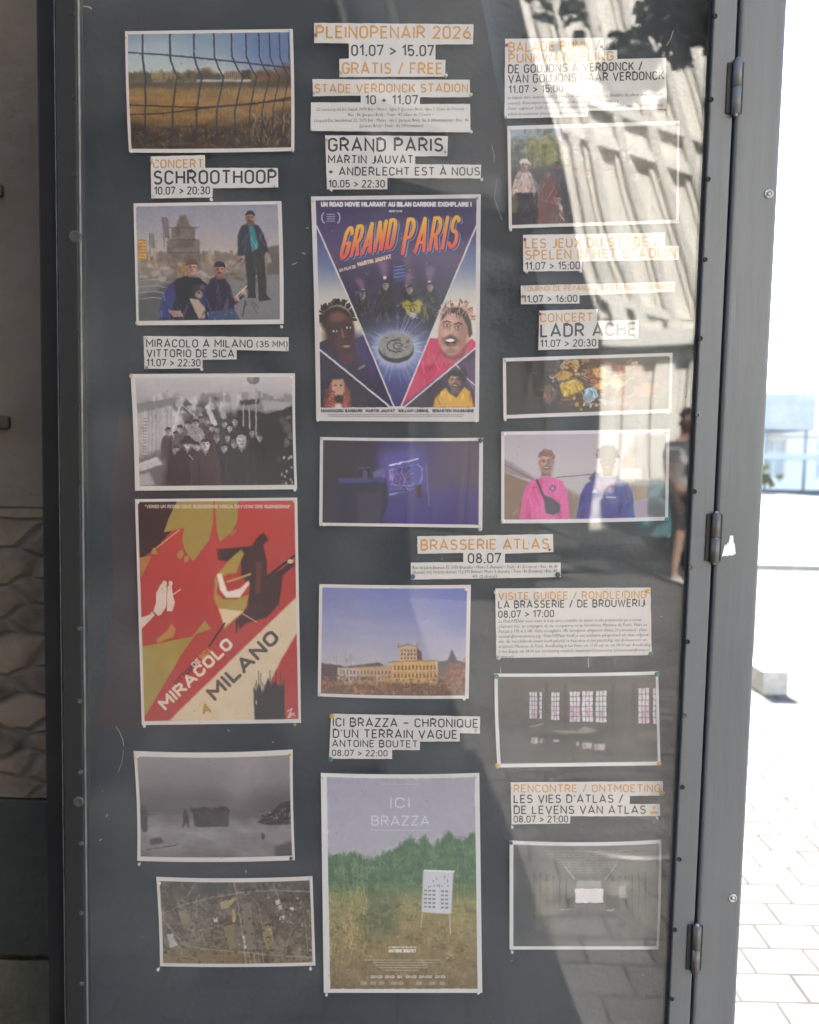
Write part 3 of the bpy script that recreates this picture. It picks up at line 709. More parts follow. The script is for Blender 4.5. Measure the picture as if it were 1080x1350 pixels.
for x, y0, y1 in ((321, 534, 562), (338, 512, 583), (329, 538, 565)): p.line([(x, y0), (x + .5, y1)], 2.2, g(158), .85)
for k in range(9): p.blob(rnd.uniform(368, 388), rnd.uniform(538, 640), rnd.uniform(3, 7), rnd.uniform(3, 8), g(rnd.choice([90, 110, 76])), .7, 7, .4, .8)
p.ell(334, 500, 8.5, 6.5, g(112), 1, .15); p.rect(324, 493, 344, 496.5, g(186), 1, .6); p.ell(331, 500, 3, 3, g(150), .6, .8)
for _ in range(34): p.blob(rnd.uniform(228, 300), rnd.uniform(524, 560), rnd.uniform(2, 8), rnd.uniform(2, 10), g(rnd.choice([186, 150, 90, 70, 205, 120])), .7, 7, .4, .5)
p.poly([(270, 536), (276, 533), (287, 560), (280, 562)], g(204), .9, .7); p.line([(236, 538), (218, 604)], 2.6, g(196), .95); p.line([(240, 534), (262, 552)], 1.4, g(190), .8)
for x, y, h, c in ((264, 549, 8, 84), (272, 551, 8.5, 70), (296, 554, 8, 66), (310, 551, 9.5, 60), (286, 562, 8, 76), (303, 560, 8.5, 50), (279, 560, 8, 58), (248, 555, 11, 104), (258, 553, 10.5, 138), (222, 564, 9.5, 74), (231, 569, 10.5, 58), (237, 561, 9, 88), (286, 573, 9, 56), (300, 572, 9, 64), (333, 566, 9, 50), (343, 572, 9, 46), (309, 580, 10, 44), (296, 585, 10, 54), (232, 588, 10.5, 50), (259, 583, 11, 58)):
    person(p, x, y, h, g(c), g(rnd.uniform(146, 190)), g(46), .5, y + h * 4.4, hat=g(rnd.choice([60, 44, 96])) if rnd.random() < .55 else None)
for x, y, h, c in ((247, 576, 14.5, 52), (271, 579, 14.5, 62), (319, 574, 15.5, 56)):
    person(p, x, y, h, g(c), g(196), g(40 if x != 319 else 160), .60, 648)
p.poly([(236, 583), (247, 574), (258, 582), (256, 585), (238, 586)], g(42), 1, .4); p.line([(262, 605), (263, 645)], 1, g(26), .8); p.line([(249, 600), (254, 606)], 1, g(210), .8)
p.poly([(214, 622), (392, 618), (392, 648), (214, 648)], g(50), .25, 8)
for _ in range(12): p.ell(rnd.uniform(372, 388), rnd.uniform(596, 640), 1.4, 2.2, g(180), .7, .5)
p.photo(.7, 16, 14); p.margin(6, 5, 3.5, 6)
hang(p, 'photo_print', 'black and white photo of a laughing crowd of men between wooden shacks', 'photo print', 3, (0, -1, 0, 1))

# --- 4 red, olive and black poster (generic shapes in the same colours)
p = Pic([(178, 658), (392, 656), (397, 953), (187, 956)], veil=26)
red, ol, bk, cr = (184, 62, 56), (156, 134, 62), (52, 40, 42), (204, 182, 152)
p.grad(p.img(3.5, 3.5, 3.5, 5), [(658, (190, 66, 60)), (760, (178, 60, 56)), (955, (174, 58, 54))])
p.poly([(182, 660), (240, 660), (226, 700), (205, 724), (183, 738)], (54, 38, 40), 1, .4)
p.poly([(234, 660), (282, 660), (281, 690), (276, 712), (255, 740), (245, 728), (240, 712), (243, 696), (216, 702), (222, 684)], ol, 1, .3)
p.poly([(283, 660), (314, 660), (313, 688), (305, 703), (290, 714), (286, 700)], ol, 1, .3); p.line([(305, 706), (311, 699)], 1.6, ol)
p.ell(238, 731, 4, 6, (170, 128, 74), 1, .2, .4); p.ell(246, 737, 3, 5, (170, 128, 74), 1, .2, .4)
p.line([(204, 724), (236, 699)], 1.6, (196, 156, 110)); p.poly([(198, 730), (203, 721), (209, 731)], ol, 1); p.poly([(184, 735), (200, 733), (186, 762)], (166, 112, 62), 1, .3)
wh = (208, 186, 172)
p.poly([(212, 770), (218, 768), (220, 776), (219, 800), (213, 810), (209, 812), (202, 806), (206, 794), (206, 782)], wh, 1, .3); p.ell(217, 769, 3, 3.4, wh, 1, .2)
p.poly([(221, 773), (226, 770), (228, 786), (231, 794), (227, 806), (220, 806), (220, 790)], wh, 1, .3); p.ell(225, 769, 2.8, 3.2, wh, 1, .2); p.line([(228, 784), (238, 777)], 1.5, wh)
p.poly([(184, 815), (198, 810), (200, 806), (204, 811), (184, 832)], wh, 1, .3)
p.poly([(220, 832), (226, 822), (232, 830), (228, 840), (218, 844), (208, 848), (206, 843)], (176, 128, 66), 1, .4)
p.poly([(186, 853), (254, 839), (270, 818), (279, 829), (258, 836), (240, 862), (189, 949), (186, 950)], ol, 1, .3); p.tex([(187, 853), (256, 838), (190, 948)], 9, 20, 3)
# dark mass with a long neck of an instrument, lighter bent figure before it (plain stand-ins)
p.poly([(286, 724), (310, 722), (332, 720), (340, 708), (348, 702), (354, 712), (347, 718), (352, 740), (352, 760), (372, 750), (386, 738), (389, 745), (373, 758), (368, 796), (352, 814), (324, 822), (316, 830), (312, 818), (326, 800), (330, 770), (318, 760), (318, 742), (288, 738)], (72, 44, 44), 1, .5)
p.line([(350, 762), (392, 730)], 3.4, (60, 42, 42)); p.ell(383, 740, 4, 3, (200, 176, 150), 1, .3)
p.poly([(338, 740), (345, 742), (344, 782), (336, 784)], (120, 62, 54), .7, 1)
p.poly([(318, 724), (322, 730), (314, 748), (312, 756), (302, 756), (288, 764), (286, 782), (294, 790), (312, 790), (328, 784), (324, 802), (296, 830), (290, 806), (282, 790), (283, 762), (302, 738)], (168, 138, 66), 1, .4)
p.line([(300, 767), (330, 757)], 2.8, (182, 142, 72)); p.poly([(286, 757), (292, 756), (300, 780), (316, 776), (328, 765), (329, 770), (316, 788), (298, 788), (290, 778)], (226, 208, 190), 1, .4)
p.poly([(288, 802), (322, 806), (296, 826)], (214, 188, 150), 1, .4); p.line([(296, 822), (276, 852)], 2.2, bk); p.line([(312, 818), (312, 834)], 2.2, bk); p.line([(318, 808), (338, 820)], 1.5, (190, 150, 110))
# diagonal band and brush mark
p.poly([(392, 786), (392, 834), (372, 868), (352, 908), (340, 951), (222, 951)], cr, 1, .4); p.tex([(392, 786), (392, 834), (340, 951), (222, 951)], 7, 16, 4)
p.poly([(336, 951), (334, 905), (338, 912), (341, 900), (346, 914), (354, 893), (357, 905), (362, 898), (368, 906), (374, 901), (376, 951)], (50, 40, 42), 1, .6)
for k in range(16): p.line([(336 + k * 2.6, 916), (336 + k * 2.6 + rnd.uniform(-1, 1), rnd.uniform(884, 906))], 1, (56, 44, 44), .8)
p.ell(338, 926, 1, 3, (190, 180, 170), .9, .3); p.ell(330, 942, 1.2, 3.4, (190, 180, 170), .9, .3)
p.text('MIRACOLO', 219, 344, 917, 933, (216, 196, 176), .23, R(43.5), 0, 1, (224, 936))
p.text('MILANO', 283, 402, 902, 921, (84, 72, 66), .22, R(43.5), 0, 1, (288, 922))
p.text('A', 268, 280, 929, 942, (160, 130, 66), .24, R(15), 0, 1, (268, 944))
p.text('VITTORIO', 230, 272, 899, 905, (62, 44, 44), .22, R(43.5), 0, 1, (230, 903)); p.text('DE', 255, 267, 874, 881, (210, 190, 170), .22, R(43.5), 0, 1, (255, 879)); p.text('SICA', 265, 283, 864, 871, (176, 132, 60), .22, R(43.5), 0, 1, (265, 869))
p.text('"VERSO UN REGNO DOVE BUONGIORNO VOGLIA DAVVERO DIRE BUONGIORNO"', 191, 383, 665.5, 670, (206, 180, 166), .2)
p.line([(379, 938), (385, 934), (380, 946), (388, 940)], 1.2, (214, 190, 180)); p.line([(382, 946), (384, 940), (389, 944)], 1.1, (214, 190, 180))
p.tex(p.img(), 3, 3, 3); p.photo(.25, 5, 4); p.margin(3.6, 3.8, 3.6, 5)
hang(p, 'film_poster', 'red, olive and black drawn poster lettered MIRACOLO A MILANO along a slanting cream band', 'poster', 4, (0, 0, 0, 0))

# --- 5 black and white snow field
p = Pic([(176, 990), (386, 988), (389, 1134), (181, 1135)], veil=32)
g = lambda v: (v + 6, v - 2, v + 2)
p.grad(p.img(), [(995, g(134)), (1030, g(118)), (1052, g(92)), (1070, g(92)), (1078, g(112)), (1095, g(128)), (1132, g(104))])
p.poly([(176, 1040), (290, 1050), (390, 1045), (390, 1075), (176, 1075)], g(84), .5, 10); p.poly([(300, 995), (355, 995), (330, 1060), (295, 1065)], g(146), .5, 14)
p.tex([(178, 1070), (388, 1070), (388, 1132), (178, 1132)], 22, 8, 5, 3); p.tex(p.img(), 5, 26, 4, 2)
for x in range(252, 302, 3): p.ell(x, 1066 + rnd.uniform(-3, 2), 2.6, 3, g(50), 1, .4)
p.poly([(253, 1066), (270, 1063), (290, 1064), (301, 1066), (301, 1087), (280, 1088), (256, 1088)], g(50), .95, .8)
for _ in range(20): p.line([(rnd.uniform(254, 300), 1068), (rnd.uniform(254, 300), 1086)], 1, g(rnd.choice([40, 74])), .5)
p.poly([(240, 1070), (246, 1068), (248, 1082), (249, 1089), (247, 1089), (244, 1082), (241, 1089), (239, 1089), (240, 1080)], g(52), 1, .4); p.ell(243, 1067, 2, 2.6, g(60)); p.ell(297, 1064, 2.5, 3, g(60)); p.rect(294, 1066, 300, 1088, g(66), .8, .8)
p.poly([(182, 1068), (188, 1063), (193, 1070), (193, 1096), (188, 1098), (184, 1090)], g(62), .95, .8); p.line([(192, 1073), (204, 1073)], 1.4, g(80)); p.ell(187, 1064, 3, 3.4, g(70), 1, .4)
p.poly([(339, 1083), (350, 1074), (362, 1066), (372, 1058), (388, 1054), (388, 1086), (356, 1087)], g(52), .95, .8)
for _ in range(40): p.ell(rnd.uniform(346, 386), rnd.uniform(1066, 1085), rnd.uniform(.8, 2), rnd.uniform(.8, 2), g(rnd.choice([120, 90, 36])), .7, .6)
p.poly([(345, 1098), (352, 1095), (388, 1097), (388, 1106), (348, 1106)], g(124), .95, .5); p.ell(347, 1101, 3, 4.5, g(72), 1, .3); p.poly([(362, 1116), (388, 1108), (388, 1132), (362, 1130)], g(70), .8, 2)
p.poly([(196, 1106), (212, 1103), (216, 1110), (198, 1114)], g(66), .9, 1); p.line([(192, 1120), (234, 1112)], 1.4, g(74), .8); p.line([(215, 1116), (232, 1113)], 1.2, g(70), .8)
p.photo(.8, 16, 12); p.margin(4, 7, 3.5, 6)
hang(p, 'photo_print', 'dim black and white photo of people crowded together on an empty snowy plain', 'photo print', 5, (3, -1, 2, 2))

# --- 6 aerial view
p = Pic([(206, 1156), (412, 1155), (416, 1273), (211, 1274)], veil=32)
p.grad(p.img(), [(1156, (88, 82, 76)), (1200, (104, 94, 84)), (1245, (112, 100, 84)), (1274, (122, 104, 80))])
p.tex(p.img(), 30, 14, 5); p.tex(p.img(), 22, 4, 4)
p.poly([(262, 1162), (300, 1162), (300, 1172), (262, 1180)], (68, 66, 62), .8, 2)
p.poly([(212, 1258), (300, 1250), (330, 1256), (300, 1272), (212, 1272)], (134, 110, 78), .7, 4)
for pts, w in (([(211, 1206), (240, 1192), (280, 1181), (320, 1174), (360, 1172), (412, 1176)], 1.8), ([(211, 1206), (225, 1226), (244, 1246), (270, 1250), (320, 1254), (360, 1258), (412, 1262)], 1.8), ([(308, 1160), (312, 1180), (318, 1220), (322, 1256)], 1.6), ([(326, 1176), (340, 1190), (346, 1220), (350, 1252)], 1.4), ([(240, 1192), (258, 1160)], 1.2), ([(254, 1196), (262, 1222), (272, 1246)], 1.2), ([(364, 1172), (372, 1200), (384, 1224), (376, 1256)], 1), ([(400, 1200), (404, 1232), (406, 1256)], 1.2), ([(260, 1226), (294, 1218)], 1.1), ([(268, 1238), (310, 1232)], 1)):
    p.line(pts, w, (150, 140, 126), .7)
for q, c in (([(234, 1200), (246, 1198), (252, 1214), (240, 1219)], (140, 124, 92)), ([(290, 1188), (310, 1180), (312, 1184), (298, 1196), (291, 1197)], (170, 150, 106)), ([(306, 1197), (309, 1197), (310, 1214), (306, 1214)], (184, 160, 106)), ([(280, 1208), (286, 1207), (287, 1213), (282, 1214)], (196, 190, 186)), ([(362, 1186), (368, 1184), (370, 1190), (364, 1192)], (206, 200, 196)), ([(366, 1193), (371, 1192), (372, 1198), (367, 1199)], (188, 182, 178)), ([(369, 1207), (375, 1206), (374, 1211), (368, 1212)], (206, 200, 198)), ([(382, 1195), (387, 1195), (387, 1199), (382, 1199)], (196, 190, 186)), ([(219, 1232), (227, 1230), (234, 1246), (224, 1250)], (176, 172, 166)), ([(347, 1214), (358, 1214), (362, 1250), (348, 1250)], (146, 124, 92)), ([(318, 1190), (330, 1190), (338, 1250), (324, 1250)], (126, 114, 104)), ([(320, 1232), (322, 1232), (325, 1250), (322, 1250)], (206, 196, 180)), ([(294, 1220), (308, 1216), (310, 1248), (302, 1250)], (134, 118, 92))):
    p.poly(q, c, .9, .3)
for _ in range(120): p.rect(*(lambda x, y, a, b: (x, y, x + a, y + b))(rnd.uniform(350, 410), rnd.uniform(1180, 1255), rnd.uniform(1, 3.5), rnd.uniform(1, 3)), rnd.choice([(176, 166, 156), (84, 78, 72), (150, 138, 122), (130, 84, 70)]), .6)
for _ in range(90): p.rect(*(lambda x, y, a, b: (x, y, x + a, y + b))(rnd.uniform(212, 300), rnd.uniform(1160, 1250), rnd.uniform(1, 3), rnd.uniform(1, 3)), rnd.choice([(150, 140, 128), (74, 70, 64)]), .5)
for k in range(5): p.line([(322 + k * 6, 1254), (325 + k * 6, 1272)], 1.1, (170, 160, 146), .7)
for _ in range(170): p.ell(rnd.uniform(212, 410), rnd.uniform(1160, 1270), rnd.uniform(1, 2.6), rnd.uniform(1, 2.4), (62, 62, 54), .6, .6)
p.photo(.7, 18, 20); p.margin(4, 5.5, 3.5, 4.5)
hang(p, 'photo_print', 'brownish aerial photo of railway yards, roads and buildings', 'photo print', 6, (2.5, 0, 1.5, 1))

# --- 7 science fiction comedy poster (generic faces)
p = Pic([(410, 259), (634, 256), (631.5, 556), (417, 555)], veil=28)
p.grad(p.img(6, 5, 5.5, 20), [(262, (58, 54, 84)), (300, (74, 62, 104)), (340, (86, 70, 104)), (372, (58, 50, 76)), (430, (44, 44, 60)), (470, (86, 96, 148)), (520, (74, 70, 124)), (545, (60, 56, 92))])
for _ in range(90): p.ell(rnd.uniform(420, 626), rnd.uniform(285, 420), .6, .6, (190, 180, 200), rnd.uniform(.3, .8), .5)
p.tex(p.img(), 5, 20, 4)
for x, y, b in ((478, 383, 16), (507, 366, 22), (537, 378, 18), (566, 372, 20)):
    p.poly([(x - 2, y), (x + 2, y), (x + 6 - (540 - x) * .08, y - b), (x - 7 - (540 - x) * .08, y - b)], (168, 118, 158), .55, 2.5); p.ell(x, y, 2.2, 2.2, (236, 220, 226), .9, .8)
p.ell(526, 362, 8, 10, (70, 80, 130), .9, .5); 
for k in range(4): p.line([(519, 352 + k * 4.5), (533, 350 + k * 4.5)], 1.4, (120, 140, 190), .7)
for x, y in ((478, 386), (508, 374), (540, 380), (567, 376)):
    q = [(x - 11, 420), (x - 9, y + 10), (x - 4, y + 2), (x + 4, y + 2), (x + 9, y + 10), (x + 12, 420)]
    p.poly(q, (38, 38, 46), .9, 1.5); folds(p, q, 16, (64, 62, 72), 1.2, .45); face(p, x, y + 2, 4, 5.4, (150, 138, 130), (50, 48, 52), 1, hairn=8)
for _ in range(120): p.blob(rnd.uniform(470, 580), rnd.uniform(385, 425), rnd.uniform(.8, 3), rnd.uniform(.8, 3.5), rnd.choice([(30, 30, 38), (70, 64, 74), (96, 88, 96), (48, 44, 58), (130, 122, 120)]), .5, 6, .4, .4)
p.poly([(530, 400), (536, 395), (543, 399), (551, 394), (557, 399), (554, 411), (546, 417), (536, 414)], (170, 152, 46), .9, .6); folds(p, [(530, 395), (557, 395), (557, 416), (530, 416)], 10, (140, 124, 40), 1.2, .6); p.line([(533, 402), (541, 403), (545, 401), (550, 404)], 1.3, (84, 76, 34), .9)
for _ in range(14): p.line([(rnd.uniform(535, 550), rnd.uniform(408, 416)), (rnd.uniform(535, 552), rnd.uniform(412, 422))], 1, rnd.choice([(200, 200, 206), (110, 110, 116)]), .7)
for _ in range(14): p.line([(rnd.uniform(554, 562), rnd.uniform(400, 408)), (rnd.uniform(558, 566), rnd.uniform(414, 426))], .9, rnd.choice([(150, 140, 60), (60, 56, 50)]), .6)
# glow and moon disc
for k in range(70):
    t = rnd.uniform(0, 6.283); l = rnd.uniform(30, 62); p.line([(522 + 20 * math.cos(t), 457 + 16 * math.sin(t)), (522 + l * math.cos(t), 457 + l * .9 * math.sin(t))], rnd.uniform(.6, 1.6), (168, 182, 224), rnd.uniform(.15, .5))
p.ell(522, 457, 38, 30, (160, 172, 220), .6, 1.2); p.ell(522, 460, 26, 21, (206, 208, 226), .8, .8)
p.ell(522, 461, 24, 17.5, (76, 74, 76), 1, .1); p.ell(522, 455.5, 24, 17, (146, 142, 140), 1, .1); p.tex([(500, 440), (545, 440), (545, 472), (500, 472)], 9, 5, 3)
for _ in range(16): p.ell(522 + rnd.uniform(-17, 17), 456 + rnd.uniform(-11, 11), rnd.uniform(1, 3), rnd.uniform(.8, 1.8), (98, 94, 94), .7, .4)
p.line([(522 + 12 * math.cos(t / 10), 456 + 8 * math.sin(t / 10)) for t in range(8, 54, 4)], 1.6, (78, 76, 78)); p.line([(524 + 6 * math.cos(t / 10), 456 + 4 * math.sin(t / 10)) for t in range(8, 60, 4)], 1.5, (84, 80, 82)); p.line([(524, 456), (530, 456)], 1.4, (84, 80, 82))
# side panels
p.poly([(417, 300), (465, 410), (519, 537), (417, 456)], (70, 82, 130)); p.grad([(417, 300), (465, 410), (480, 445), (417, 456)], [(300, (66, 70, 116)), (350, (98, 110, 150)), (385, (176, 170, 170)), (410, (206, 194, 172)), (456, (206, 194, 172))])
p.poly([(628, 300), (580, 410), (527, 537), (628, 456)], (190, 60, 92)); p.grad([(628, 300), (580, 410), (566, 446), (628, 456)], [(300, (66, 70, 116)), (350, (104, 118, 156)), (385, (182, 178, 178)), (410, (204, 196, 184)), (456, (204, 194, 182))])
# young man with short locks
q = [(417, 456), (420, 452), (436, 444), (462, 450), (478, 442), (519, 537), (480, 508)]
p.poly(q, (46, 44, 70), 1, .6); folds(p, q, 26, (58, 54, 92), 1.8, .45); p.poly([(462, 446), (474, 436), (484, 450), (500, 494), (480, 492)], (70, 54, 110), .75, 4); p.poly([(444, 462), (456, 466), (470, 460), (466, 478), (454, 482), (446, 474)], (96, 40, 56), .8, 2)
p.line([(473, 486), (480, 482)], 3, (160, 140, 110), .7)
for k in range(70):
    t = R(rnd.uniform(165, 385)); x, y = 444 + 20 * math.cos(t), 419 + 18 * math.sin(t); l = rnd.uniform(3, 8); p.line([(x, y), (x + math.cos(t) * l * .6 + rnd.uniform(-2, 2), y + math.sin(t) * l * .6), (x + math.cos(t) * l + rnd.uniform(-2, 2), y + math.sin(t) * l)], rnd.uniform(1.6, 3), rnd.choice([(50, 38, 38), (66, 48, 46), (40, 32, 34)]), 1)
p.ell(443, 422, 22, 19, (50, 38, 38), 1, .3)
p.ell(448, 437, 19, 27, (82, 54, 50), 1, .15, -.2); p.ell(434, 445, 9, 18, (52, 36, 38), .7, 1.); p.ell(444, 418, 10, 7, (126, 84, 76), .65, 1.); p.ell(462, 448, 7, 16, (64, 42, 52), .7, 1.); p.ell(452, 428, 12, 5, (58, 38, 38), .6, 1.)
for x, y in ((441, 436.5), (459, 432)):
    p.ell(x, y, 6.2, 3.6, (48, 32, 34), .85, .8); p.ell(x, y, 3.6, 1.7, (204, 192, 184), .95, .4); p.ell(x + .3, y - .1, 1.5, 1.7, (28, 22, 24)); p.line([(x - 5, y - 3.6), (x, y - 5), (x + 5, y - 4.2)], 1.6, (42, 30, 32), .9)
p.line([(450, 434), (452, 443)], 2, (138, 88, 78), .75); p.ell(453.5, 446, 4.6, 2.8, (58, 38, 38), .8, .8); p.ell(452.5, 444, 2, 1.6, (150, 100, 90), .6, .9)
p.ell(456, 452.5, 6, 2, (86, 48, 46), .9, .5); p.line([(450, 454.5), (457, 453.5), (462, 453.5)], .9, (36, 24, 26)); p.ell(456, 456.6, 5, 1.6, (176, 134, 124), .85, .6); p.ell(454, 463, 7, 3, (60, 40, 42), .6, .9)
# laughing man with fair hair and pink top
q = [(566, 446), (582, 446), (600, 466), (622, 446), (628, 452), (628, 460), (530, 532)]
p.poly(q, (196, 60, 96), 1, .6); folds(p, q, 24, (200, 74, 108), 2, .35); p.poly([(584, 452), (602, 474), (622, 452), (616, 470), (594, 480)], (214, 104, 126), .7, 2)
for k in range(90):
    t = R(rnd.uniform(178, 368)); x, y = 602 + 20 * math.cos(t), 418 + 16 * math.sin(t); p.line([(x, y), (x + math.cos(t) * 3 + rnd.uniform(-4, 4), y + math.sin(t) * rnd.uniform(2, 8))], rnd.uniform(1.4, 2.8), rnd.choice([(196, 154, 140), (150, 104, 96), (216, 182, 166), (120, 84, 78)]), 1)
p.ell(602, 413, 19, 9, (176, 132, 120), .9, .4)
p.ell(597, 438, 20, 31, (186, 138, 120), 1, .12, .12); p.ell(611, 442, 7, 24, (140, 96, 86), .6, 1.); p.ell(592, 420, 10, 6, (216, 172, 150), .6, 1.); p.ell(588, 440, 5, 6, (214, 166, 146), .6, 1.)
p.poly([(580, 424), (584, 414), (592, 406), (606, 405), (616, 412), (621, 424), (623, 440), (618, 446), (616, 430), (610, 418), (600, 412), (590, 414)], (62, 46, 46), .9, 1)
for _ in range(20): x = rnd.uniform(584, 620); p.line([(x, rnd.uniform(404, 414)), (x + rnd.uniform(-4, 4), rnd.uniform(412, 420))], 1.2, rnd.choice([(206, 170, 154), (84, 58, 56)]), .7)
p.line([(588, 418), (604, 417)], .8, (150, 106, 94), .6); p.line([(589, 421), (605, 420.5)], .8, (150, 106, 94), .5)
for x, y in ((589, 429), (604, 431.5)):
    p.ell(x, y, 5.4, 3.4, (120, 82, 74), .8, .8); p.ell(x, y + .3, 3, 1.6, (210, 198, 190), .9, .5); p.ell(x, y + .2, 1.5, 1.6, (56, 48, 48)); p.line([(x - 5, y - 4), (x, y - 6), (x + 5, y - 4)], 2, (80, 54, 50), .9); p.line([(x - 4, y + 4), (x + 3, y + 4.4)], .8, (140, 98, 88), .7)
p.line([(597, 430), (595, 440)], 1.8, (214, 168, 148), .7); p.ell(594, 442.5, 4.4, 2.2, (124, 82, 74), .8, .8)
p.ell(594, 450, 10, 7, (96, 66, 60), .75, .6); p.ell(594, 451, 7.4, 5, (78, 36, 38), 1, .3); p.ell(593.5, 448.6, 6, 2, (232, 218, 208), 1, .3); p.ell(595, 454, 4, 1.5, (170, 90, 86), .8, .6); p.line([(584, 447), (588, 444.5), (594, 443.8), (601, 446), (604, 450)], 1.8, (90, 62, 56), .9)
p.line([(583, 444), (581, 452)], 1, (140, 96, 86), .7); p.line([(606, 447), (607, 456)], 1, (130, 88, 80), .7); p.poly([(578, 448), (582, 460), (590, 469), (600, 470), (610, 464), (616, 452), (612, 470), (598, 477), (584, 470)], (92, 66, 60), .75, 1.5); p.ell(595, 463, 8, 4, (126, 90, 80), .6, .8)
# lower corner panels
p.poly([(417, 460), (512, 537), (417, 537)], (46, 44, 60)); p.tex([(417, 460), (512, 537), (417, 537)], 10, 10, 4)
q = [(426, 537), (428, 518), (434, 508), (438, 500), (452, 499), (456, 508), (462, 520), (463, 537)]
p.poly(q, (140, 70, 54), 1, .8); folds(p, q, 30, (150, 84, 66), 1.6, .6)
p.poly([(438, 501), (452, 500), (454, 516), (449, 523), (442, 522), (437, 512)], (182, 138, 120), 1, .6); folds(p, [(438, 501), (452, 500), (454, 516), (449, 523), (442, 522), (437, 512)], 10, (150, 108, 94), .9, .5); p.ell(442, 508, 2, 1, (70, 46, 44), .8, .6); p.ell(449, 508, 2, 1, (70, 46, 44), .8, .6)
p.ell(447, 526, 6.5, 5.5, (56, 40, 40), .95, .4); p.ell(446, 536, 5, 4, (206, 196, 186), .85, .6)
for k in range(6): p.line([(429 + k, 514 + k * 4), (441, 517 + k * 4)], 1.8, T3((166, 92, 72), .7 + .1 * k), .8); p.line([(462 - k, 514 + k * 4), (453, 518 + k * 4)], 1.8, T3((166, 92, 72), .7 + .1 * k), .8)
for _ in range(60): p.blob(rnd.uniform(418, 500), rnd.uniform(470, 536), rnd.uniform(1, 5), rnd.uniform(1, 5), rnd.choice([(56, 58, 80), (36, 34, 46), (66, 60, 74)]), .35, 7, .4, 1)
p.poly([(412, 538), (520, 538), (520, 560), (412, 560)], (190, 184, 184))
p.poly([(628, 460), (533, 537), (628, 537)], (66, 52, 68)); p.tex([(628, 460), (533, 537), (628, 537)], 10, 10, 4)
p.line([(600, 480), (610, 488), (608, 494), (618, 500), (624, 512)], 1, (214, 190, 220), .9)
p.poly([(600, 482), (628, 470), (628, 520), (614, 510)], (104, 82, 124), .6, 3); p.line([(600, 480), (608, 488), (612, 496), (622, 504), (626, 508)], 1.3, (220, 200, 226), .9)
q = [(571, 537), (574, 524), (582, 516), (588, 511), (592, 518), (602, 524), (612, 510), (620, 516), (625, 537)]
p.poly(q, (206, 152, 56), 1, .6); folds(p, q, 14, (206, 160, 64), 1.6, .4)
face(p, 600, 502, 8.6, 12, (170, 124, 108), (44, 36, 38), -1, (66, 50, 48), True, True, hairn=30); p.ell(610, 494, 6, 10, (44, 36, 38), .8, .6)
p.poly([(528, 538), (632, 538), (632, 560), (528, 560)], (190, 184, 184))
for a_, b_ in (((417, 298), (520, 538)), ((628, 298), (528, 538)), ((417, 458), (516, 538)), ((628, 458), (531, 538))): p.line([a_, b_], 2.2, (198, 192, 194))
p.photo(.35, 8, 8)
# lettering
p.text('UN ROAD MOVIE HILARANT AU BILAN CARBONE EXEMPLAIRE !', 423, 622, 266, 272.5, (206, 202, 206), .27)
TQ = {'GRAND': ((456, 297), (527, 284), (520, 329), (443, 346)), 'PARIS': ((536, 284), (611, 281), (603, 329), (526, 340))}
for dx, dy, c in ((2.4, 1.6, (110, 150, 200)), (1.3, 1.0, (60, 40, 76)), (0, 0, None)):
    for word, Q in TQ.items():
        pl, t = strokes(word, 2, 98, 3, 57, .10, .40)
        for s_ in pl:
            q = []
            for (x0_, y0_), (x1_, y1_) in zip(s_, s_[1:]):
                n = max(1, int(math.hypot(x1_ - x0_, y1_ - y0_) / 4))
                q += [(x0_ + (x1_ - x0_) * k / n, y0_ + (y1_ - y0_) * k / n) for k in range(n)]
            q.append(s_[-1]); q3 = []
            for x, y in q:
                u, v = x / 100, y / 60; tx = Q[0][0] + (Q[1][0] - Q[0][0]) * u; ty = Q[0][1] + (Q[1][1] - Q[0][1]) * u; bx_ = Q[3][0] + (Q[2][0] - Q[3][0]) * u; by_ = Q[3][1] + (Q[2][1] - Q[3][1]) * u
                q3.append((tx + (bx_ - tx) * v + dx, ty + (by_ - ty) * v + dy, v))
            for a_, b_ in zip(q3, q3[1:]):
                f_ = a_[2]; p.line([a_[:2], b_[:2]], 4.6 if c is None else 5.2, c or (224, 184 - 112 * f_, 62 + 12 * f_))
p.text('UN FILM DE', 447, 470, 354, 358, (196, 180, 170), .24, R(14), 0, 1, (449, 359)); p.text('MARTIN JAUVAT', 472, 518, 346, 351.5, (212, 192, 170), .26, R(14), 0, 1, (472, 353))
p.text('SOME FILMS', 513, 530, 277, 279.5, (190, 186, 196), .25)
for sg in (-1, 1):
    p.line([(436 + sg * (8 + 4 * math.sin(t)), 287 + 7 * math.cos(t)) for t in (.2, .7, 1.2, 1.7, 2.2, 2.8)], 1.6, (176, 172, 190), .9)
for k in range(4): p.line([(431, 282.5 + k * 3), (441, 282.5 + k * 3)], 1.4, (176, 172, 190), .7)
p.rect(415, 538, 632, 552, (190, 184, 184)); 
for t_, a_, b_ in (('MAHAMADOU SANGARE', 421, 478), ('MARTIN JAUVAT', 482, 521), ('WILLIAM LEBGHIL', 525, 566), ('SEBASTIEN CHASSAGNE', 570, 625)): p.text(t_, a_, b_, 539.5, 543.5, (66, 60, 72), .26)
for k, (a_, b_) in enumerate(((432, 612), (434, 610))):
    x = a_
    while x < b_: w_ = rnd.uniform(2, 7); p.line([(x, 546.5 + k * 2.2), (min(b_, x + w_), 546.5 + k * 2.2)], .9, (96, 90, 98), .8); x += w_ + 1
p.margin(6, 5, 5.5, 4, (196, 190, 190))
hang(p, 'film_poster', 'purple science fiction comedy poster with yellow to red title GRAND PARIS', 'poster', 7, (0, 0, 0, 1))

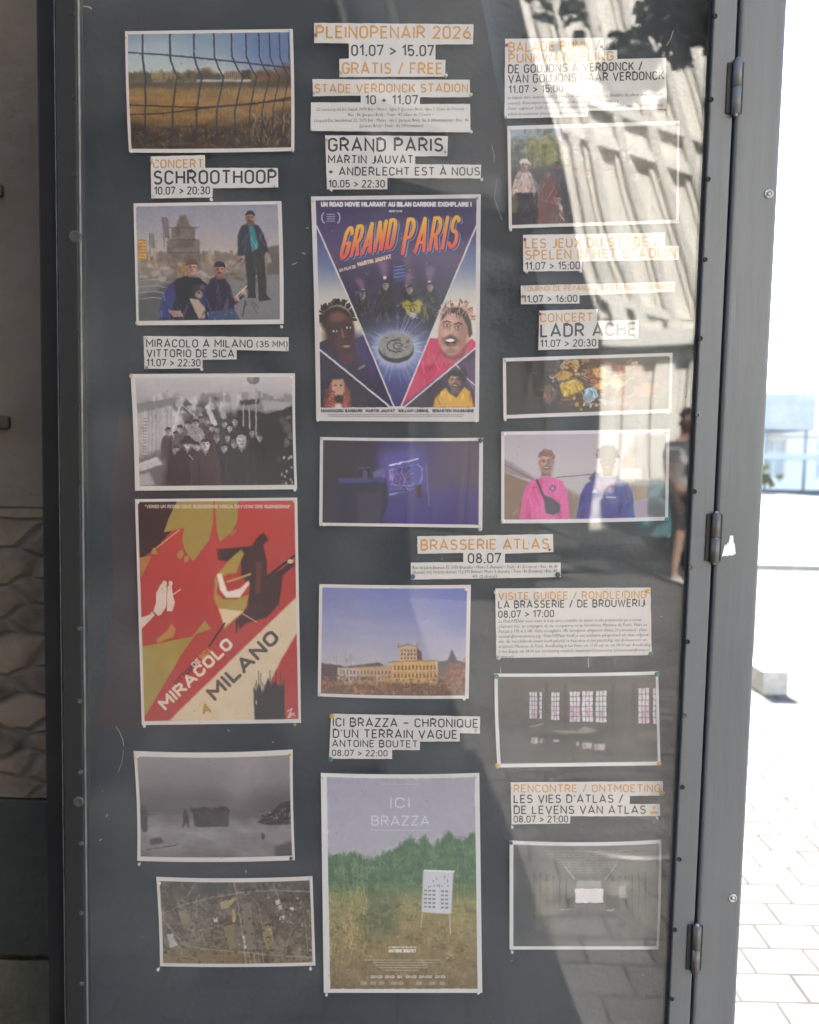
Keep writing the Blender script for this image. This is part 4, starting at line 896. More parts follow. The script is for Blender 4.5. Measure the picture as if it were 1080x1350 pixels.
# --- 8 dark purple room
p = Pic([(422, 576), (637, 577), (636, 696), (421, 693)], veil=30)
p.grad(p.img(), [(422, (50, 46, 58)), (470, (58, 52, 80)), (530, (76, 68, 124)), (580, (78, 64, 100)), (637, (70, 58, 76))], 'x')
p.poly([(500, 650), (640, 640), (640, 696), (490, 696)], (64, 54, 128), .7, 8); p.poly([(425, 580), (500, 580), (490, 640), (425, 640)], (52, 48, 50), .7, 8)
p.poly([(500, 598), (560, 590), (562, 640), (505, 650)], (92, 86, 170), .7, 6)
for (a_, b_, c_) in ((505, 542, 610), (514, 556, 604)): p.line([(514, 613), (530, 609), (540, 607), (551, 604)], 2.6, (150, 160, 236), .8)
p.line([(514, 613), (530, 609), (540, 607), (551, 604)], 1.4, (196, 200, 246)); p.line([(514, 652), (533, 647), (540, 646)], 1.6, (170, 176, 240), .8)
p.poly([(512, 618), (518, 616), (519, 632), (514, 634)], (150, 130, 200), .9, .6); p.poly([(526, 616), (542, 612), (542, 648), (524, 650)], (66, 60, 120), .8, 1.5)
for _ in range(26): p.line([(rnd.uniform(512, 545), rnd.uniform(612, 645)), (rnd.uniform(515, 548), rnd.uniform(615, 650))], .9, rnd.choice([(140, 136, 220), (60, 50, 100), (180, 170, 230), (150, 90, 150)]), .6)
p.line([(550, 612), (556, 616), (557, 630), (552, 640)], 2, (112, 126, 210), .8, ); p.line([(562, 612), (564, 640), (566, 668)], 1.2, (140, 110, 150), .6); p.poly([(548, 640), (556, 638), (556, 656), (550, 656)], (70, 40, 60), .9, .8)
p.poly([(447, 632), (510, 631), (512, 656), (505, 690), (448, 690)], (44, 42, 66), .95, 1); p.poly([(446, 630), (510, 629), (511, 635), (447, 637)], (70, 70, 130), .9, .8)
p.poly([(474, 617), (488, 616), (486, 629), (475, 629)], (40, 38, 56), 1, .5); p.line([(474, 617), (488, 616.5)], 1, (130, 116, 140), .8); p.rect(478, 620, 484, 630, (96, 88, 120), .8, .5); p.poly([(491, 623), (506, 616), (509, 629), (492, 629)], (110, 104, 160), .8, .8)
p.poly([(472, 650), (504, 648), (500, 690), (470, 690)], (62, 60, 78), .8, .6)
p.photo(1.2, 18, 14); p.margin(4, 4, 5, 4)
hang(p, 'photo_print', 'dark violet photo of a room lit by a jagged blue neon streak', 'photo print', 8, (1, 0, 0, 0))

# --- 9 old brewery at dusk
p = Pic([(421, 770), (621, 771), (618, 921), (419, 918)], veil=34)
p.grad(p.img(), [(774, (112, 120, 178)), (820, (138, 140, 180)), (860, (164, 160, 180)), (880, (176, 168, 172)), (892, (110, 92, 88)), (916, (112, 88, 78))])
p.poly([(422, 774), (500, 774), (450, 830), (422, 840)], (140, 138, 170), .5, 16); p.poly([(560, 774), (622, 774), (622, 830), (590, 820)], (92, 104, 178), .6, 18)
for y in (815, 832, 848): p.poly([(425, y), (480, y + 4), (560, y + 16), (480, y + 12)], (188, 184, 196), .4, 5)
p.tex([(422, 774), (620, 774), (620, 880), (422, 880)], 7, 24, 4, 3)
p.poly([(422, 874), (445, 876), (455, 878), (500, 872), (512, 880), (512, 900), (422, 900)], (92, 76, 82), .95, 1); p.poly([(575, 871), (594, 870), (598, 862), (602, 870), (618, 874), (618, 900), (575, 900)], (82, 72, 84), .95, .8); p.poly([(590, 872), (596, 855), (603, 872)], (76, 70, 84), 1, .5)
bw = (198, 158, 104)
p.poly([(445, 880), (518, 876), (518, 902), (445, 902)], (182, 150, 118), 1, .4); p.poly([(445, 879), (475, 882), (475, 902), (446, 902)], (176, 164, 158), .9, .6); p.poly([(517, 871), (577, 870), (578, 900), (517, 900)], bw, 1, .3)
p.poly([(526, 852), (537, 850), (549, 852), (550, 871), (526, 871)], (190, 158, 128), 1, .3); p.poly([(549, 852), (556, 859), (557, 871), (550, 871)], (110, 88, 86), 1, .3); p.line([(525, 852), (532, 850), (537, 848.5), (543, 850), (550, 852)], 1.6, (150, 118, 98)); p.line([(526, 852), (526, 847)], 1.2, (150, 118, 98)); p.line([(549, 852), (549, 847)], 1.2, (150, 118, 98))
for r_ in range(3):
    for k in range(5): p.rect(529 + k * 4.2, 855 + r_ * 5, 531 + k * 4.2, 858 + r_ * 5, (100, 80, 78), .9)
for r_ in range(2):
    for k in range(12): p.rect(519.5 + k * 4.8, 876 + r_ * 10.5, 522 + k * 4.8, 882 + r_ * 10.5, (116, 88, 68), .9)
    for k in range(15): p.rect(448 + k * 4.6, 883 + r_ * 8, 450.2 + k * 4.6, 888 + r_ * 8, (110, 92, 86), .8)
p.line([(517, 871), (577, 870)], 1.4, (150, 116, 82)); p.line([(517, 885), (577, 885)], .8, (160, 124, 84)); p.line([(512, 872), (558, 869.5)], 1.2, (160, 126, 92))
p.ell(602, 890, 18, 14, (146, 84, 68), .8, .8); p.ell(612, 880, 10, 8, (150, 96, 76), .6, .9); p.rect(565, 898, 576, 902, (206, 200, 196), .9, .5)
p.poly([(422, 894), (445, 900), (520, 898), (580, 902), (618, 896), (618, 918), (422, 918)], (118, 86, 68), .85, 3)
hatch(p, (422, 898, 616, 917), 420, .8, [(186, 140, 92), (96, 70, 60), (160, 112, 76), (130, 96, 80)], (3, 9), (70, 110), .5); hatch(p, (446, 890, 520, 905), 60, .6, [(190, 176, 160), (120, 100, 84)], (4, 10), (70, 110), .5)
for _ in range(260): x, y = rnd.uniform(424, 616), rnd.uniform(890, 914); p.blob(x, y, rnd.uniform(1, 4), rnd.uniform(.8, 2.4), rnd.choice([(150, 104, 76), (84, 64, 56), (176, 128, 88), (110, 84, 72)]), .45, 6, .4)
for _ in range(140): x, y = rnd.gauss(604, 9), rnd.gauss(888, 7); p.blob(x, y, rnd.uniform(1, 3), rnd.uniform(1, 2.4), rnd.choice([(170, 104, 80), (120, 74, 62), (150, 92, 70), (96, 70, 64)]), .55, 6, .4)
for _ in range(70): x, y = rnd.uniform(446, 577), rnd.uniform(873, 900); p.line([(x, y), (x + rnd.uniform(-1, 1), y + rnd.uniform(2, 6))], 1, T3((180, 146, 104), rnd.choice([.75, .85, 1.15])), .35)
hatch(p, (430, 868, 470, 880), 30, .5, [(120, 104, 104)], (3, 8), (75, 105), .5)
p.photo(.45, 8, 12); p.margin(4, 4.5, 5, 4)
hang(p, 'photo_print', 'photo of a long ochre brick brewery with a central tower under a blue evening sky', 'photo print', 9, (1, 0, 1.5, 0))

# --- 10 waste ground poster
p = Pic([(423, 1019), (632, 1019), (636, 1309), (427, 1309)], white=200, veil=36)
sk = (150, 150, 168)
p.grad(p.img(8, 5, 6, 5), [(1020, (152, 150, 166)), (1080, (158, 156, 172)), (1135, (166, 162, 174)), (1150, (92, 112, 92)), (1172, (102, 118, 86)), (1200, (142, 134, 92)), (1250, (136, 118, 84)), (1305, (124, 106, 84))])
tops = [(424, 1132), (440, 1130), (455, 1128), (468, 1124), (484, 1136), (500, 1128), (512, 1124), (524, 1116), (540, 1106), (552, 1112), (560, 1102), (570, 1116), (582, 1108), (592, 1097), (602, 1106), (612, 1108), (622, 1100), (634, 1104)]
p.poly(tops + [(634, 1185), (424, 1185)], (86, 112, 86), 1, 1.5)
for _ in range(260):
    x = rnd.uniform(426, 632); ty = np.interp(x, [a for a, _ in tops], [b for _, b in tops]); y = rnd.uniform(ty - 1, 1172)
    p.ell(x, y, rnd.uniform(2, 6), rnd.uniform(2, 7), rnd.choice([(72, 100, 76), (98, 128, 92), (66, 90, 74), (84, 114, 80), (110, 136, 98)]), .45, .9)
for x, y in ((541, 1098), (560, 1096), (592, 1092), (578, 1102), (620, 1096), (462, 1120), (512, 1118), (497, 1124)): p.poly([(x - 5, y + 18), (x, y), (x + 5, y + 18)], (78, 104, 84), .8, 1.5)
for x in (452, 466, 478, 604, 613): p.line([(x, 1130), (x + rnd.uniform(-3, 3), 1172)], .9, (150, 150, 130), .5)
p.poly([(424, 1170), (634, 1172), (634, 1200), (424, 1200)], (150, 140, 92), .55, 8)
p.ell(498, 1205, 26, 30, (88, 104, 78), .75, .9); p.tex([(426, 1165), (634, 1165), (634, 1305), (426, 1305)], 16, 12, 5)
hatch(p, (428, 1180, 632, 1300), 900, .8, [(176, 162, 108), (120, 104, 72), (104, 116, 78), (156, 134, 92), (134, 92, 76)], (4, 12), (65, 115), .35); hatch(p, (428, 1185, 485, 1270), 160, 1, [(192, 176, 112), (150, 140, 84)], (8, 22), (70, 110), .5)
for x in (440, 452, 470, 483): p.line([(x, 1200), (x + 2, 1150), (x - 2, 1128)], 1.3, (146, 136, 104), .6)
for _ in range(900):
    x = rnd.uniform(432, 626); ty = np.interp(x, [a for a, _ in tops], [b for _, b in tops]); y = rnd.uniform(ty - 3, 1175); l = rnd.uniform(1, 4)
    p.line([(x, y), (x + rnd.uniform(-1.5, 1.5), y - l)], rnd.uniform(.6, 1.5), rnd.choice([(58, 82, 62), (110, 138, 100), (80, 108, 78), (130, 152, 112), (66, 94, 72)]), .45)
for _ in range(70):
    x = rnd.uniform(432, 626); ty = np.interp(x, [a for a, _ in tops], [b for _, b in tops]); p.poly([(x - rnd.uniform(1, 3), ty + 6), (x, ty - rnd.uniform(1, 7)), (x + rnd.uniform(1, 3), ty + 6)], rnd.choice([(76, 104, 80), (90, 116, 88)]), .8, .4)
for _ in range(500): x, y = rnd.uniform(432, 628), rnd.uniform(1185, 1300); p.blob(x, y, rnd.uniform(1, 4), rnd.uniform(1, 2.5), rnd.choice([(98, 88, 60), (160, 148, 104), (120, 128, 88), (84, 78, 56), (140, 104, 82)]), .4, 6, .4)
p.photo(1.0, 12, 18)
p.poly([(558, 1147), (598, 1148), (595, 1205), (556, 1202)], (192, 192, 204), 1, .4); p.poly([(559, 1145.5), (600, 1147.5), (598, 1150), (559, 1148)], (214, 212, 220))
for r_ in range(5):
    for k in range(6):
        if k != 3: p.rect(559 + k * 5.6, 1172 + r_ * 5.4 + k * .3, 563 + k * 5.6, 1174.4 + r_ * 5.4 + k * .3, (104, 108, 100), .8)
for _ in range(14): p.ell(rnd.uniform(562, 592), rnd.uniform(1154, 1170), .9, 1.2, (110, 108, 110), .8, .4)
p.line([(577, 1170), (576, 1203)], 1, (210, 208, 214)); p.line([(593, 1204), (594, 1232)], 1.4, (190, 186, 180), .8); p.line([(557, 1203), (555, 1222)], 1.2, (186, 182, 176), .7)
p.text('ICI', 515, 540, 1050, 1063.5, (206, 206, 214), .09); p.text('BRAZZA', 490, 566, 1074, 1087, (206, 206, 214), .09)
for x in (515, 527, 540): pass
p.line([(489, 1093), (568, 1093)], 1, (190, 190, 200), .7); p.line([(502, 1032), (554, 1032)], .8, (180, 180, 192), .7)
p.text('UN DOCUMENTAIRE REALISE PAR', 513, 549, 1247.5, 1249.5, (206, 200, 190), .25, a=.8); p.text('ANTOINE BOUTET', 512, 549, 1251, 1255.5, (222, 216, 206), .24)
for k, (a_, b_) in enumerate(((480, 580), (492, 570), (496, 564), (498, 564), (508, 552))):
    x = a_
    while x < b_: w_ = rnd.uniform(2, 7); p.line([(x, 1265.5 + k * 3.4), (min(b_, x + w_), 1265.5 + k * 3.4)], 1, (196, 188, 176), .6); x += w_ + 1
for x, w_ in ((489, 15), (508, 12), (524, 6), (535, 14), (553, 17), (574, 13)): p.text('ONDE'[:max(2, int(w_ / 4))], x, x + w_, 1286, 1289.5, (206, 200, 192), .25, a=.8)
for x in (475, 489, 500, 515, 525, 549, 566, 580): p.rect(x, 1294, x + 6 + (x % 4), 1298.5, (196, 188, 178), .6, .4); p.line([(x + 1, 1296), (x + 5, 1296)], .8, (110, 100, 84), .7)
p.margin(8, 5, 6, 5, (200, 200, 203))
hang(p, 'film_poster', 'pale poster of a meadow with a leaning white signboard, titled ICI BRAZZA', 'poster', 10, (2, 0, 0, 0))

# --- 11 group walking under trees
p = Pic([(669, 166), (896, 159), (895, 294), (671, 301)], white=206, veil=36)
p.grad(p.img(), [(166, (140, 150, 170)), (205, (128, 128, 128)), (225, (84, 78, 70)), (260, (66, 62, 60)), (300, (58, 54, 54))])
p.poly([(668, 166), (780, 162), (750, 205), (668, 205)], (150, 158, 176), .8, 8)
p.poly([(740, 165), (896, 160), (896, 230), (756, 225)], (96, 84, 84), .8, 8)
for _ in range(200): p.ell(rnd.gauss(714, 14), rnd.gauss(198, 13), rnd.uniform(1.5, 5), rnd.uniform(1.5, 5), rnd.choice([(134, 130, 70), (112, 114, 66), (156, 146, 82), (92, 96, 62)]), .5, .8)
for _ in range(120): p.ell(rnd.gauss(680, 9), rnd.gauss(205, 12), rnd.uniform(1.5, 4), rnd.uniform(1.5, 4), rnd.choice([(82, 84, 74), (70, 70, 66), (104, 100, 78)]), .5, .8)
for _ in range(260): p.ell(rnd.uniform(740, 894), rnd.uniform(163, 215), rnd.uniform(1.2, 4), rnd.uniform(1.2, 4), rnd.choice([(74, 66, 66), (104, 92, 88), (128, 116, 112), (150, 146, 150)]), .45, .8)
for _ in range(16): x = rnd.uniform(680, 760); p.line([(x, 232), (x + rnd.uniform(-3, 3), 190)], 1, (76, 68, 58), .6)
p.rect(671, 222, 894, 298, (62, 58, 56), .8, 6)
for x, y, h, c, sk_ in ((735, 214, 9, (70, 62, 76), (120, 92, 86)), (748, 217, 9, (62, 60, 70), (110, 88, 82)), (722, 224, 11, (104, 62, 58), (150, 100, 92)), (760, 222, 9, (56, 54, 64), (120, 96, 90)), (776, 224, 10, (60, 58, 66), (126, 98, 92)), (790, 219, 9, (72, 64, 64), (130, 100, 92)), (806, 222, 11, (58, 56, 62), (132, 104, 96)), (838, 226, 12, (54, 52, 58), (128, 100, 92)), (868, 228, 11, (64, 60, 64), (124, 98, 90))):
    person(p, x, y, h, c, sk_, (52, 46, 46), .5, 299, hat=rnd.choice([None, None, (80, 74, 76)]))
q = [(672, 256), (677, 240), (683, 227), (692, 222), (702, 230), (707, 250), (704, 262), (696, 257), (694, 254), (686, 256), (680, 262)]
p.poly(q, (180, 156, 150), 1, .8); folds(p, q, 26, (170, 146, 142), 1.6, .45); p.line([(695, 226), (702, 244), (699, 256)], 2, (128, 104, 102), .7)
p.poly([(702, 230), (708, 240), (714, 252), (710, 256), (704, 246)], (116, 118, 124), .8, 1)
face(p, 691.5, 217.5, 5, 7.4, (176, 124, 110), (96, 70, 60), 1, (120, 84, 74), True, hairn=6); p.poly([(685, 217), (685.5, 211), (690, 209), (695, 210), (698, 214), (702, 217), (697, 216.5), (692, 214.5)], (208, 196, 190), 1, .5)
q = [(680, 254), (703, 254), (708, 299), (676, 299)]; p.poly(q, (52, 50, 60), 1, .8); folds(p, q, 14, (66, 62, 72), 1.4, .4)
p.poly([(674, 254), (684, 258), (682, 280), (674, 282)], (92, 88, 74), .8, 1.2)
face(p, 735, 263, 4.6, 6, (172, 128, 114), (70, 52, 46), 1, hairn=12); q = [(724, 299), (727, 276), (735, 270), (744, 278), (748, 299)]; p.poly(q, (104, 78, 70), .95, 1); folds(p, q, 16, (110, 84, 76), 1.4, .5); p.poly([(738, 266), (742, 272), (741, 280), (738, 276)], (196, 190, 180), .9, .5); p.line([(737, 280), (744, 290)], 1.2, (196, 192, 190), .8)
hatch(p, (672, 240, 892, 297), 260, .9, [(96, 80, 66), (50, 46, 46), (120, 104, 86)], (2, 8), (20, 160), .35)
p.photo(1.0, 18, 16); p.margin(4, 5, 3, 4.5, (206, 200, 198))
hang(p, 'photo_print', 'photo of walkers in autumn woods, one man wearing a white cap', 'photo print', 11, (0, 0, 0, 0))

# --- 12 heap of bright scraps in the dark
p = Pic([(663, 472), (887, 465), (885, 544), (664, 552)], white=206, veil=36)
p.grad(p.img(), [(663, (58, 56, 58)), (720, (62, 56, 54)), (780, (84, 66, 54)), (887, (84, 66, 58))], 'x')
pal = [(182, 120, 56), (204, 156, 62), (150, 84, 52), (120, 72, 52), (216, 186, 128), (96, 64, 54), (172, 98, 58)]
def clump(n, cx, cy, sx, sy, smin=1.5, smax=6, cols=None, al=.85):
    for _ in range(n): p.blob(rnd.gauss(cx, sx), rnd.gauss(cy, sy), rnd.uniform(smin, smax), rnd.uniform(smin * .5, smax * .6), rnd.choice(cols or pal), al, 5, .5, .3)
clump(70, 800, 505, 36, 16); clump(40, 838, 512, 22, 14, 2, 8, [(128, 80, 60), (146, 90, 62), (96, 66, 58)]); clump(34, 750, 488, 14, 9, 2, 5); clump(26, 735, 520, 14, 14, 2, 6, [(110, 78, 58), (88, 68, 56)]); clump(22, 788, 530, 26, 6, 1.5, 5); clump(26, 812, 500, 14, 9, 1, 4, [(226, 190, 132), (206, 150, 80)])
for q, c in (([(738, 507), (748, 503), (760, 499), (771, 512), (762, 517), (752, 522), (744, 524), (740, 516)], (206, 170, 58)), ([(730, 496), (742, 487), (756, 492), (750, 500), (736, 502)], (190, 140, 62)), ([(780, 486), (796, 484), (806, 492), (798, 500), (784, 496)], (206, 148, 88)), ([(808, 482), (826, 480), (832, 490), (814, 494)], (150, 90, 66)), ([(804, 502), (818, 498), (826, 506), (816, 514), (806, 510)], (214, 170, 110)), ([(836, 510), (856, 504), (864, 516), (846, 524), (834, 520)], (156, 92, 62)), ([(718, 510), (728, 506), (734, 522), (724, 534), (716, 526)], (116, 82, 64)), ([(820, 520), (840, 524), (836, 540), (818, 538)], (120, 84, 66)), ([(832, 488), (848, 484), (852, 492), (838, 498)], (140, 88, 68))):
    p.poly(q, c, .95, .5); folds(p, q, 12, c, 1.2, .6)
    for _ in range(3): x_, y_ = rnd.choice(q); p.blob(x_, y_, 3, 2, T3(c, .5), .7, 6, .4, .4)
for x_, y_, a_, b_, c in ((747, 477, 5, 3, (196, 150, 100)), (759, 477.5, 5, 2.8, (206, 180, 112)), (772, 475, 6, 2.8, (170, 116, 80)), (742, 483, 3, 4, (186, 160, 100))): p.ell(x_, y_, a_, b_, c, .95, .3); p.ell(x_, y_, a_ * .5, b_ * .45, T3(c, .7), .7, .5)
for k in range(7): p.line([(806 + k * 2.6, 498 + k), (812 + k * 2.4, 512 - k)], 1, (226, 200, 160), .8); p.poly([(772, 514), (784, 510), (789, 522), (778, 530), (770, 526)], (132, 162, 184), 1, .5); folds(p, [(772, 514), (784, 510), (789, 522), (778, 530), (770, 526)], 12, (150, 180, 200), 1.2, .7); p.poly([(784, 508), (806, 500), (808, 503), (790, 513)], (220, 160, 100), 1, .4)
for _ in range(60): x, y = rnd.gauss(795, 34), rnd.gauss(506, 14); p.line([(x, y), (x + rnd.uniform(-9, 9), y + rnd.uniform(-5, 5))], rnd.uniform(.6, 1.6), rnd.choice([(226, 196, 150), (60, 46, 42), (180, 110, 60)]), .7)
p.poly([(790, 526), (820, 528), (830, 534), (792, 533)], (120, 124, 140), .7, 1); p.photo(.9, 16, 16); p.margin(4, 4.5, 3.5, 5, (206, 200, 200))
hang(p, 'photo_print', 'narrow photo of a glowing orange and yellow heap of scrap on black', 'photo print', 12, (0, 0, 0, 0))

# --- 13 two men outdoors
p = Pic([(661, 569), (883, 566), (881, 686), (661, 690)], white=210, veil=38)
p.grad(p.img(), [(568, (176, 166, 178)), (610, (188, 178, 186)), (650, (184, 176, 180)), (690, (160, 150, 146))])
p.poly([(664, 605), (706, 630), (704, 634), (664, 622)], (150, 132, 138), 1, .5); p.poly([(664, 622), (700, 636), (690, 690), (664, 690)], (136, 112, 96), 1, .8); p.line([(664, 604), (710, 632)], 2, (170, 152, 158)); p.line([(664, 612), (706, 633)], 1.2, (120, 104, 110))
p.poly([(736, 640), (765, 652), (760, 690), (740, 690)], (128, 112, 98), .9, 3); p.poly([(820, 606), (836, 584), (838, 640), (828, 690), (822, 690)], (146, 124, 100), .9, 2); p.poly([(836, 574), (854, 572), (854, 690), (838, 690)], (120, 104, 112), .9, 1); p.poly([(854, 574), (880, 574), (880, 688), (854, 688)], (96, 90, 92), .9, 2)
p.line([(734, 629), (790, 624), (816, 628)], 1.3, (96, 86, 98), .9); p.rect(818, 617, 846, 631, (190, 180, 196), .9, .5); p.rect(838, 636, 853, 660, (172, 140, 112), .9, 1); p.poly([(836, 660), (854, 656), (854, 688), (838, 688)], (186, 160, 186), .8, 1)
pk = (222, 92, 158)
p.poly([(684, 690), (690, 650), (696, 636), (712, 630), (728, 628), (742, 634), (748, 648), (752, 690)], pk, 1, .5); p.poly([(697, 652), (700, 690), (690, 690)], (196, 70, 134), .6, 1.5); p.poly([(738, 650), (742, 690), (734, 690)], (196, 70, 134), .6, 1.5)
folds(p, [(684, 690), (690, 650), (696, 636), (712, 630), (728, 628), (742, 634), (748, 648), (752, 690)], 34, pk, 2, .22)
p.poly([(711, 630), (730, 629), (728, 636), (713, 637)], (206, 84, 146), .8, .8)
face(p, 720.5, 609, 9, 14, (194, 150, 136), (134, 100, 90), -1, (136, 98, 88), True, True, hairn=44)
p.line([(708, 633), (716, 652), (722, 664)], 3.2, (70, 62, 76)); p.poly([(716, 652), (728, 656), (739, 665), (738, 674), (730, 678), (720, 676)], (76, 68, 84), 1, .6); p.ell(728.5, 643, 4.2, 4.2, (96, 62, 112), 1, .3); p.ell(728.5, 643, 2.4, 2.4, (200, 130, 180), .8, .3); p.line([(702, 643), (707, 642)], 1.2, (120, 60, 110), .8)
bl = (72, 70, 148)
p.poly([(759, 690), (765, 652), (772, 638), (788, 628), (812, 628), (828, 636), (834, 650), (838, 690)], bl, 1, .5); p.poly([(770, 650), (772, 690), (764, 690)], (52, 50, 120), .7, 1.5); p.poly([(788, 630), (800, 640), (812, 630), (810, 644), (790, 644)], (184, 100, 130), .6, 1)
folds(p, [(759, 690), (765, 652), (772, 638), (788, 628), (812, 628), (828, 636), (834, 650), (838, 690)], 34, bl, 2, .3)
face(p, 801, 608, 9.2, 14, (120, 90, 86), (66, 54, 58), -1, (76, 58, 58), True, True, hairn=30)
for k in range(24): t = R(176 + k * 8); l = rnd.uniform(4, 7); p.line([(801 + 9 * math.cos(t), 603 + 9 * math.sin(t)), (801 + (9 + l) * math.cos(t), 602 + (9 + l) * math.sin(t))], rnd.uniform(1.6, 2.8), (66, 54, 60), 1)
p.poly([(776, 630), (786, 620), (792, 628), (782, 636)], (52, 50, 118), 1, .6); p.poly([(780, 649), (784, 643), (788, 649)], (200, 196, 214), .9, .3); p.line([(800, 655), (812, 655)], 1.8, (206, 204, 220), .8); p.ell(806, 646, 4, 4, (130, 128, 180), .8, .4)
p.photo(.5, 7, 6); p.margin(4, 4.5, 4, 5, (212, 208, 212))
hang(p, 'photo_print', 'bright photo of two smiling men, one in a pink top, one in blue', 'photo print', 13, (0, 0, 1, 0))

# --- 14 dark hall with tall windows
p = Pic([(652, 888), (868, 885), (871, 1009), (656, 1012)], white=212, veil=42)
p.grad(p.img(), [(888, (92, 88, 86)), (905, (84, 80, 78)), (950, (80, 76, 76)), (1010, (84, 82, 82))])
p.tex(p.img(), 8, 20, 4); p.poly([(680, 908), (720, 905), (760, 900), (790, 905), (860, 896), (870, 900), (868, 912), (680, 912)], (112, 98, 84), .4, 3); p.ell(746, 962, 60, 12, (62, 60, 60), .7, .6); p.ell(746, 959, 54, 8, (84, 80, 78), .8, .5)
def win(x0, y0, x1, y1, nx, ny, tints):
    p.rect(x0, y0, x1, y1, (206, 200, 206), 1, .3)
    for t_ in range(tints): p.rect(x0 + rnd.uniform(0, (x1 - x0) * .5), y0 + (y1 - y0) * rnd.uniform(.45, .8), x1 - rnd.uniform(0, 3), y0 + (y1 - y0) * rnd.uniform(.82, 1), rnd.choice([(206, 150, 186), (186, 200, 200), (196, 120, 160), (176, 196, 190)]), .7, .8)
    for k in range(1, nx): p.line([(x0 + (x1 - x0) * k / nx, y0), (x0 + (x1 - x0) * k / nx, y1)], .9, (96, 90, 94), .9)
    for k in range(1, ny): p.line([(x0, y0 + (y1 - y0) * k / ny), (x1, y0 + (y1 - y0) * k / ny)], .9, (96, 90, 94), .9)
    p.rect(x0 + (x1 - x0) * .35, y0 + (y1 - y0) * .62, x0 + (x1 - x0) * .7, y0 + (y1 - y0) * .8, (150, 140, 150), .6, .3)
for a_ in ((699, 912, 709, 947, 3, 6, 1), (712, 912, 715, 947, 1, 6, 0), (727.5, 912, 738, 949, 3, 6, 1), (752, 911, 765, 951, 3, 6, 3), (768, 910.5, 782, 951, 3, 6, 3), (786, 910, 800, 952, 3, 6, 3), (842, 907, 856, 954, 3, 6, 3), (861, 907, 869, 954, 2, 6, 3)): win(*a_)
for x in (719, 744, 806, 834): p.rect(x, 900, x + 4, 960, (70, 66, 66), .8, 1)
p.line([(700, 958), (716, 954)], 1.4, (160, 150, 140), .8); p.poly([(726, 962), (760, 963), (772, 957), (790, 964), (770, 967), (740, 966)], (156, 146, 132), .7, 1.2)
for x0, y0, x1, y1 in ((701, 972, 710, 980), (713, 973, 715.5, 980), (730, 975, 738, 978), (760, 978, 764, 983), (768, 979, 781, 987), (784, 980.5, 798, 989)): p.rect(x0, y0, x1, y1, (190, 176, 176), .9, .5); p.rect(x0 + 2, y0 + 2, x0 + 5, y1 - 1, (130, 110, 110), .7, .4)
p.poly([(842, 966), (866, 962), (868, 976), (846, 974)], (112, 104, 94), .7, 2); p.photo(.6, 10, 10); p.margin(4.5, 4.5, 3.5, 5, (216, 216, 220))
hang(p, 'photo_print', 'photo of a dark empty hall with a row of tall pink and white stained windows', 'photo print', 14, (1, 0, 0, -1))

# --- 15 empty grey hall in perspective
p = Pic([(672, 1108), (872, 1107), (869, 1252), (672, 1252)], white=208, veil=40)
p.grad(p.img(), [(1108, (104, 102, 102)), (1140, (116, 114, 112)), (1165, (112, 110, 106)), (1190, (96, 96, 94)), (1252, (90, 92, 94))])
p.poly([(676, 1112), (704, 1112), (704, 1230), (676, 1248)], (80, 82, 86), .8, 6); p.tex(p.img(), 8, 22, 4)
for k in range(9): yy = 1120 + k * 3.6; hw = 58 - k * 4.6; p.line([(776 - hw, yy), (776 + hw, yy)], 1 + .1 * (9 - k), (142, 140, 138), .5)
p.line([(744, 1140), (757, 1157)], 1.6, (160, 158, 156), .7); p.line([(812, 1138), (797, 1158)], 1.6, (160, 158, 156), .7)
for k in range(6):
    p.line([(704 + k * 8.5, 1158 - (5 - k) * 2), (704 + k * 8.5, 1196 + (5 - k) * 3)], 1.8, (76, 74, 72), .7); p.line([(850 - k * 8.5, 1158 - (5 - k) * 2), (850 - k * 8.5, 1196 + (5 - k) * 3)], 1.8, (80, 78, 76), .7)
p.poly([(704, 1160), (732, 1160), (732, 1186), (704, 1192)], (136, 132, 118), .6, 3); p.poly([(804, 1160), (828, 1160), (826, 1182), (804, 1182)], (150, 148, 138), .6, 2.5); p.rect(815, 1167, 825, 1183, (180, 178, 172), .6, 1)
p.rect(757, 1157, 796, 1190, (112, 112, 112), .9, .5); p.rect(760, 1159, 793, 1169, (160, 160, 160), .8, 1); p.rect(758, 1170, 795, 1189, (216, 212, 216), 1, .3)
p.poly([(745, 1185), (757, 1180), (757, 1196), (745, 1200)], (70, 68, 66), .8, 1); p.poly([(798, 1180), (816, 1180), (814, 1198), (798, 1196)], (70, 68, 66), .8, 1.5); p.line([(800, 1200), (808, 1199)], 1.8, (170, 166, 158), .7); p.line([(738, 1199), (752, 1198)], 1.4, (150, 146, 140), .7)
for k in range(6): p.line([(776 + (k - 2.5) * 8, 1192), (776 + (k - 2.5) * 42, 1250)], 1, (112, 112, 110), .4)
p.poly([(706, 1190), (742, 1190), (735, 1204), (704, 1208)], (120, 116, 104), .6, 3); p.poly([(840, 1190), (866, 1194), (866, 1230), (846, 1220)], (112, 110, 100), .5, 4)
p.photo(.9, 14, 10); p.margin(5, 5, 3, 4.5, (206, 208, 212))
hang(p, 'photo_print', 'grey photo of an empty hall with a small white screen at its far end', 'photo print', 15, (3, 1, 0, 0))
# ------------------------------------------------------------------ cut-out captions
PAPER = mat('white_paper', (.66, .63, .625), .6, var=.04, scale=14, bump=.0004, bscale=25)
INK = mat('black_ink', (.030, .028, .032), .5, var=.3, scale=60)
ORANGE = mat('orange_ink', (.60, .29, .055), .5, var=.10, scale=60)
GREYINK = mat('grey_small_print', (.035, .034, .036), .5, var=.3, scale=60)
def Z(ox, oy, s, pts): return [(ox + x / s, oy + y / s) for x, y in pts]

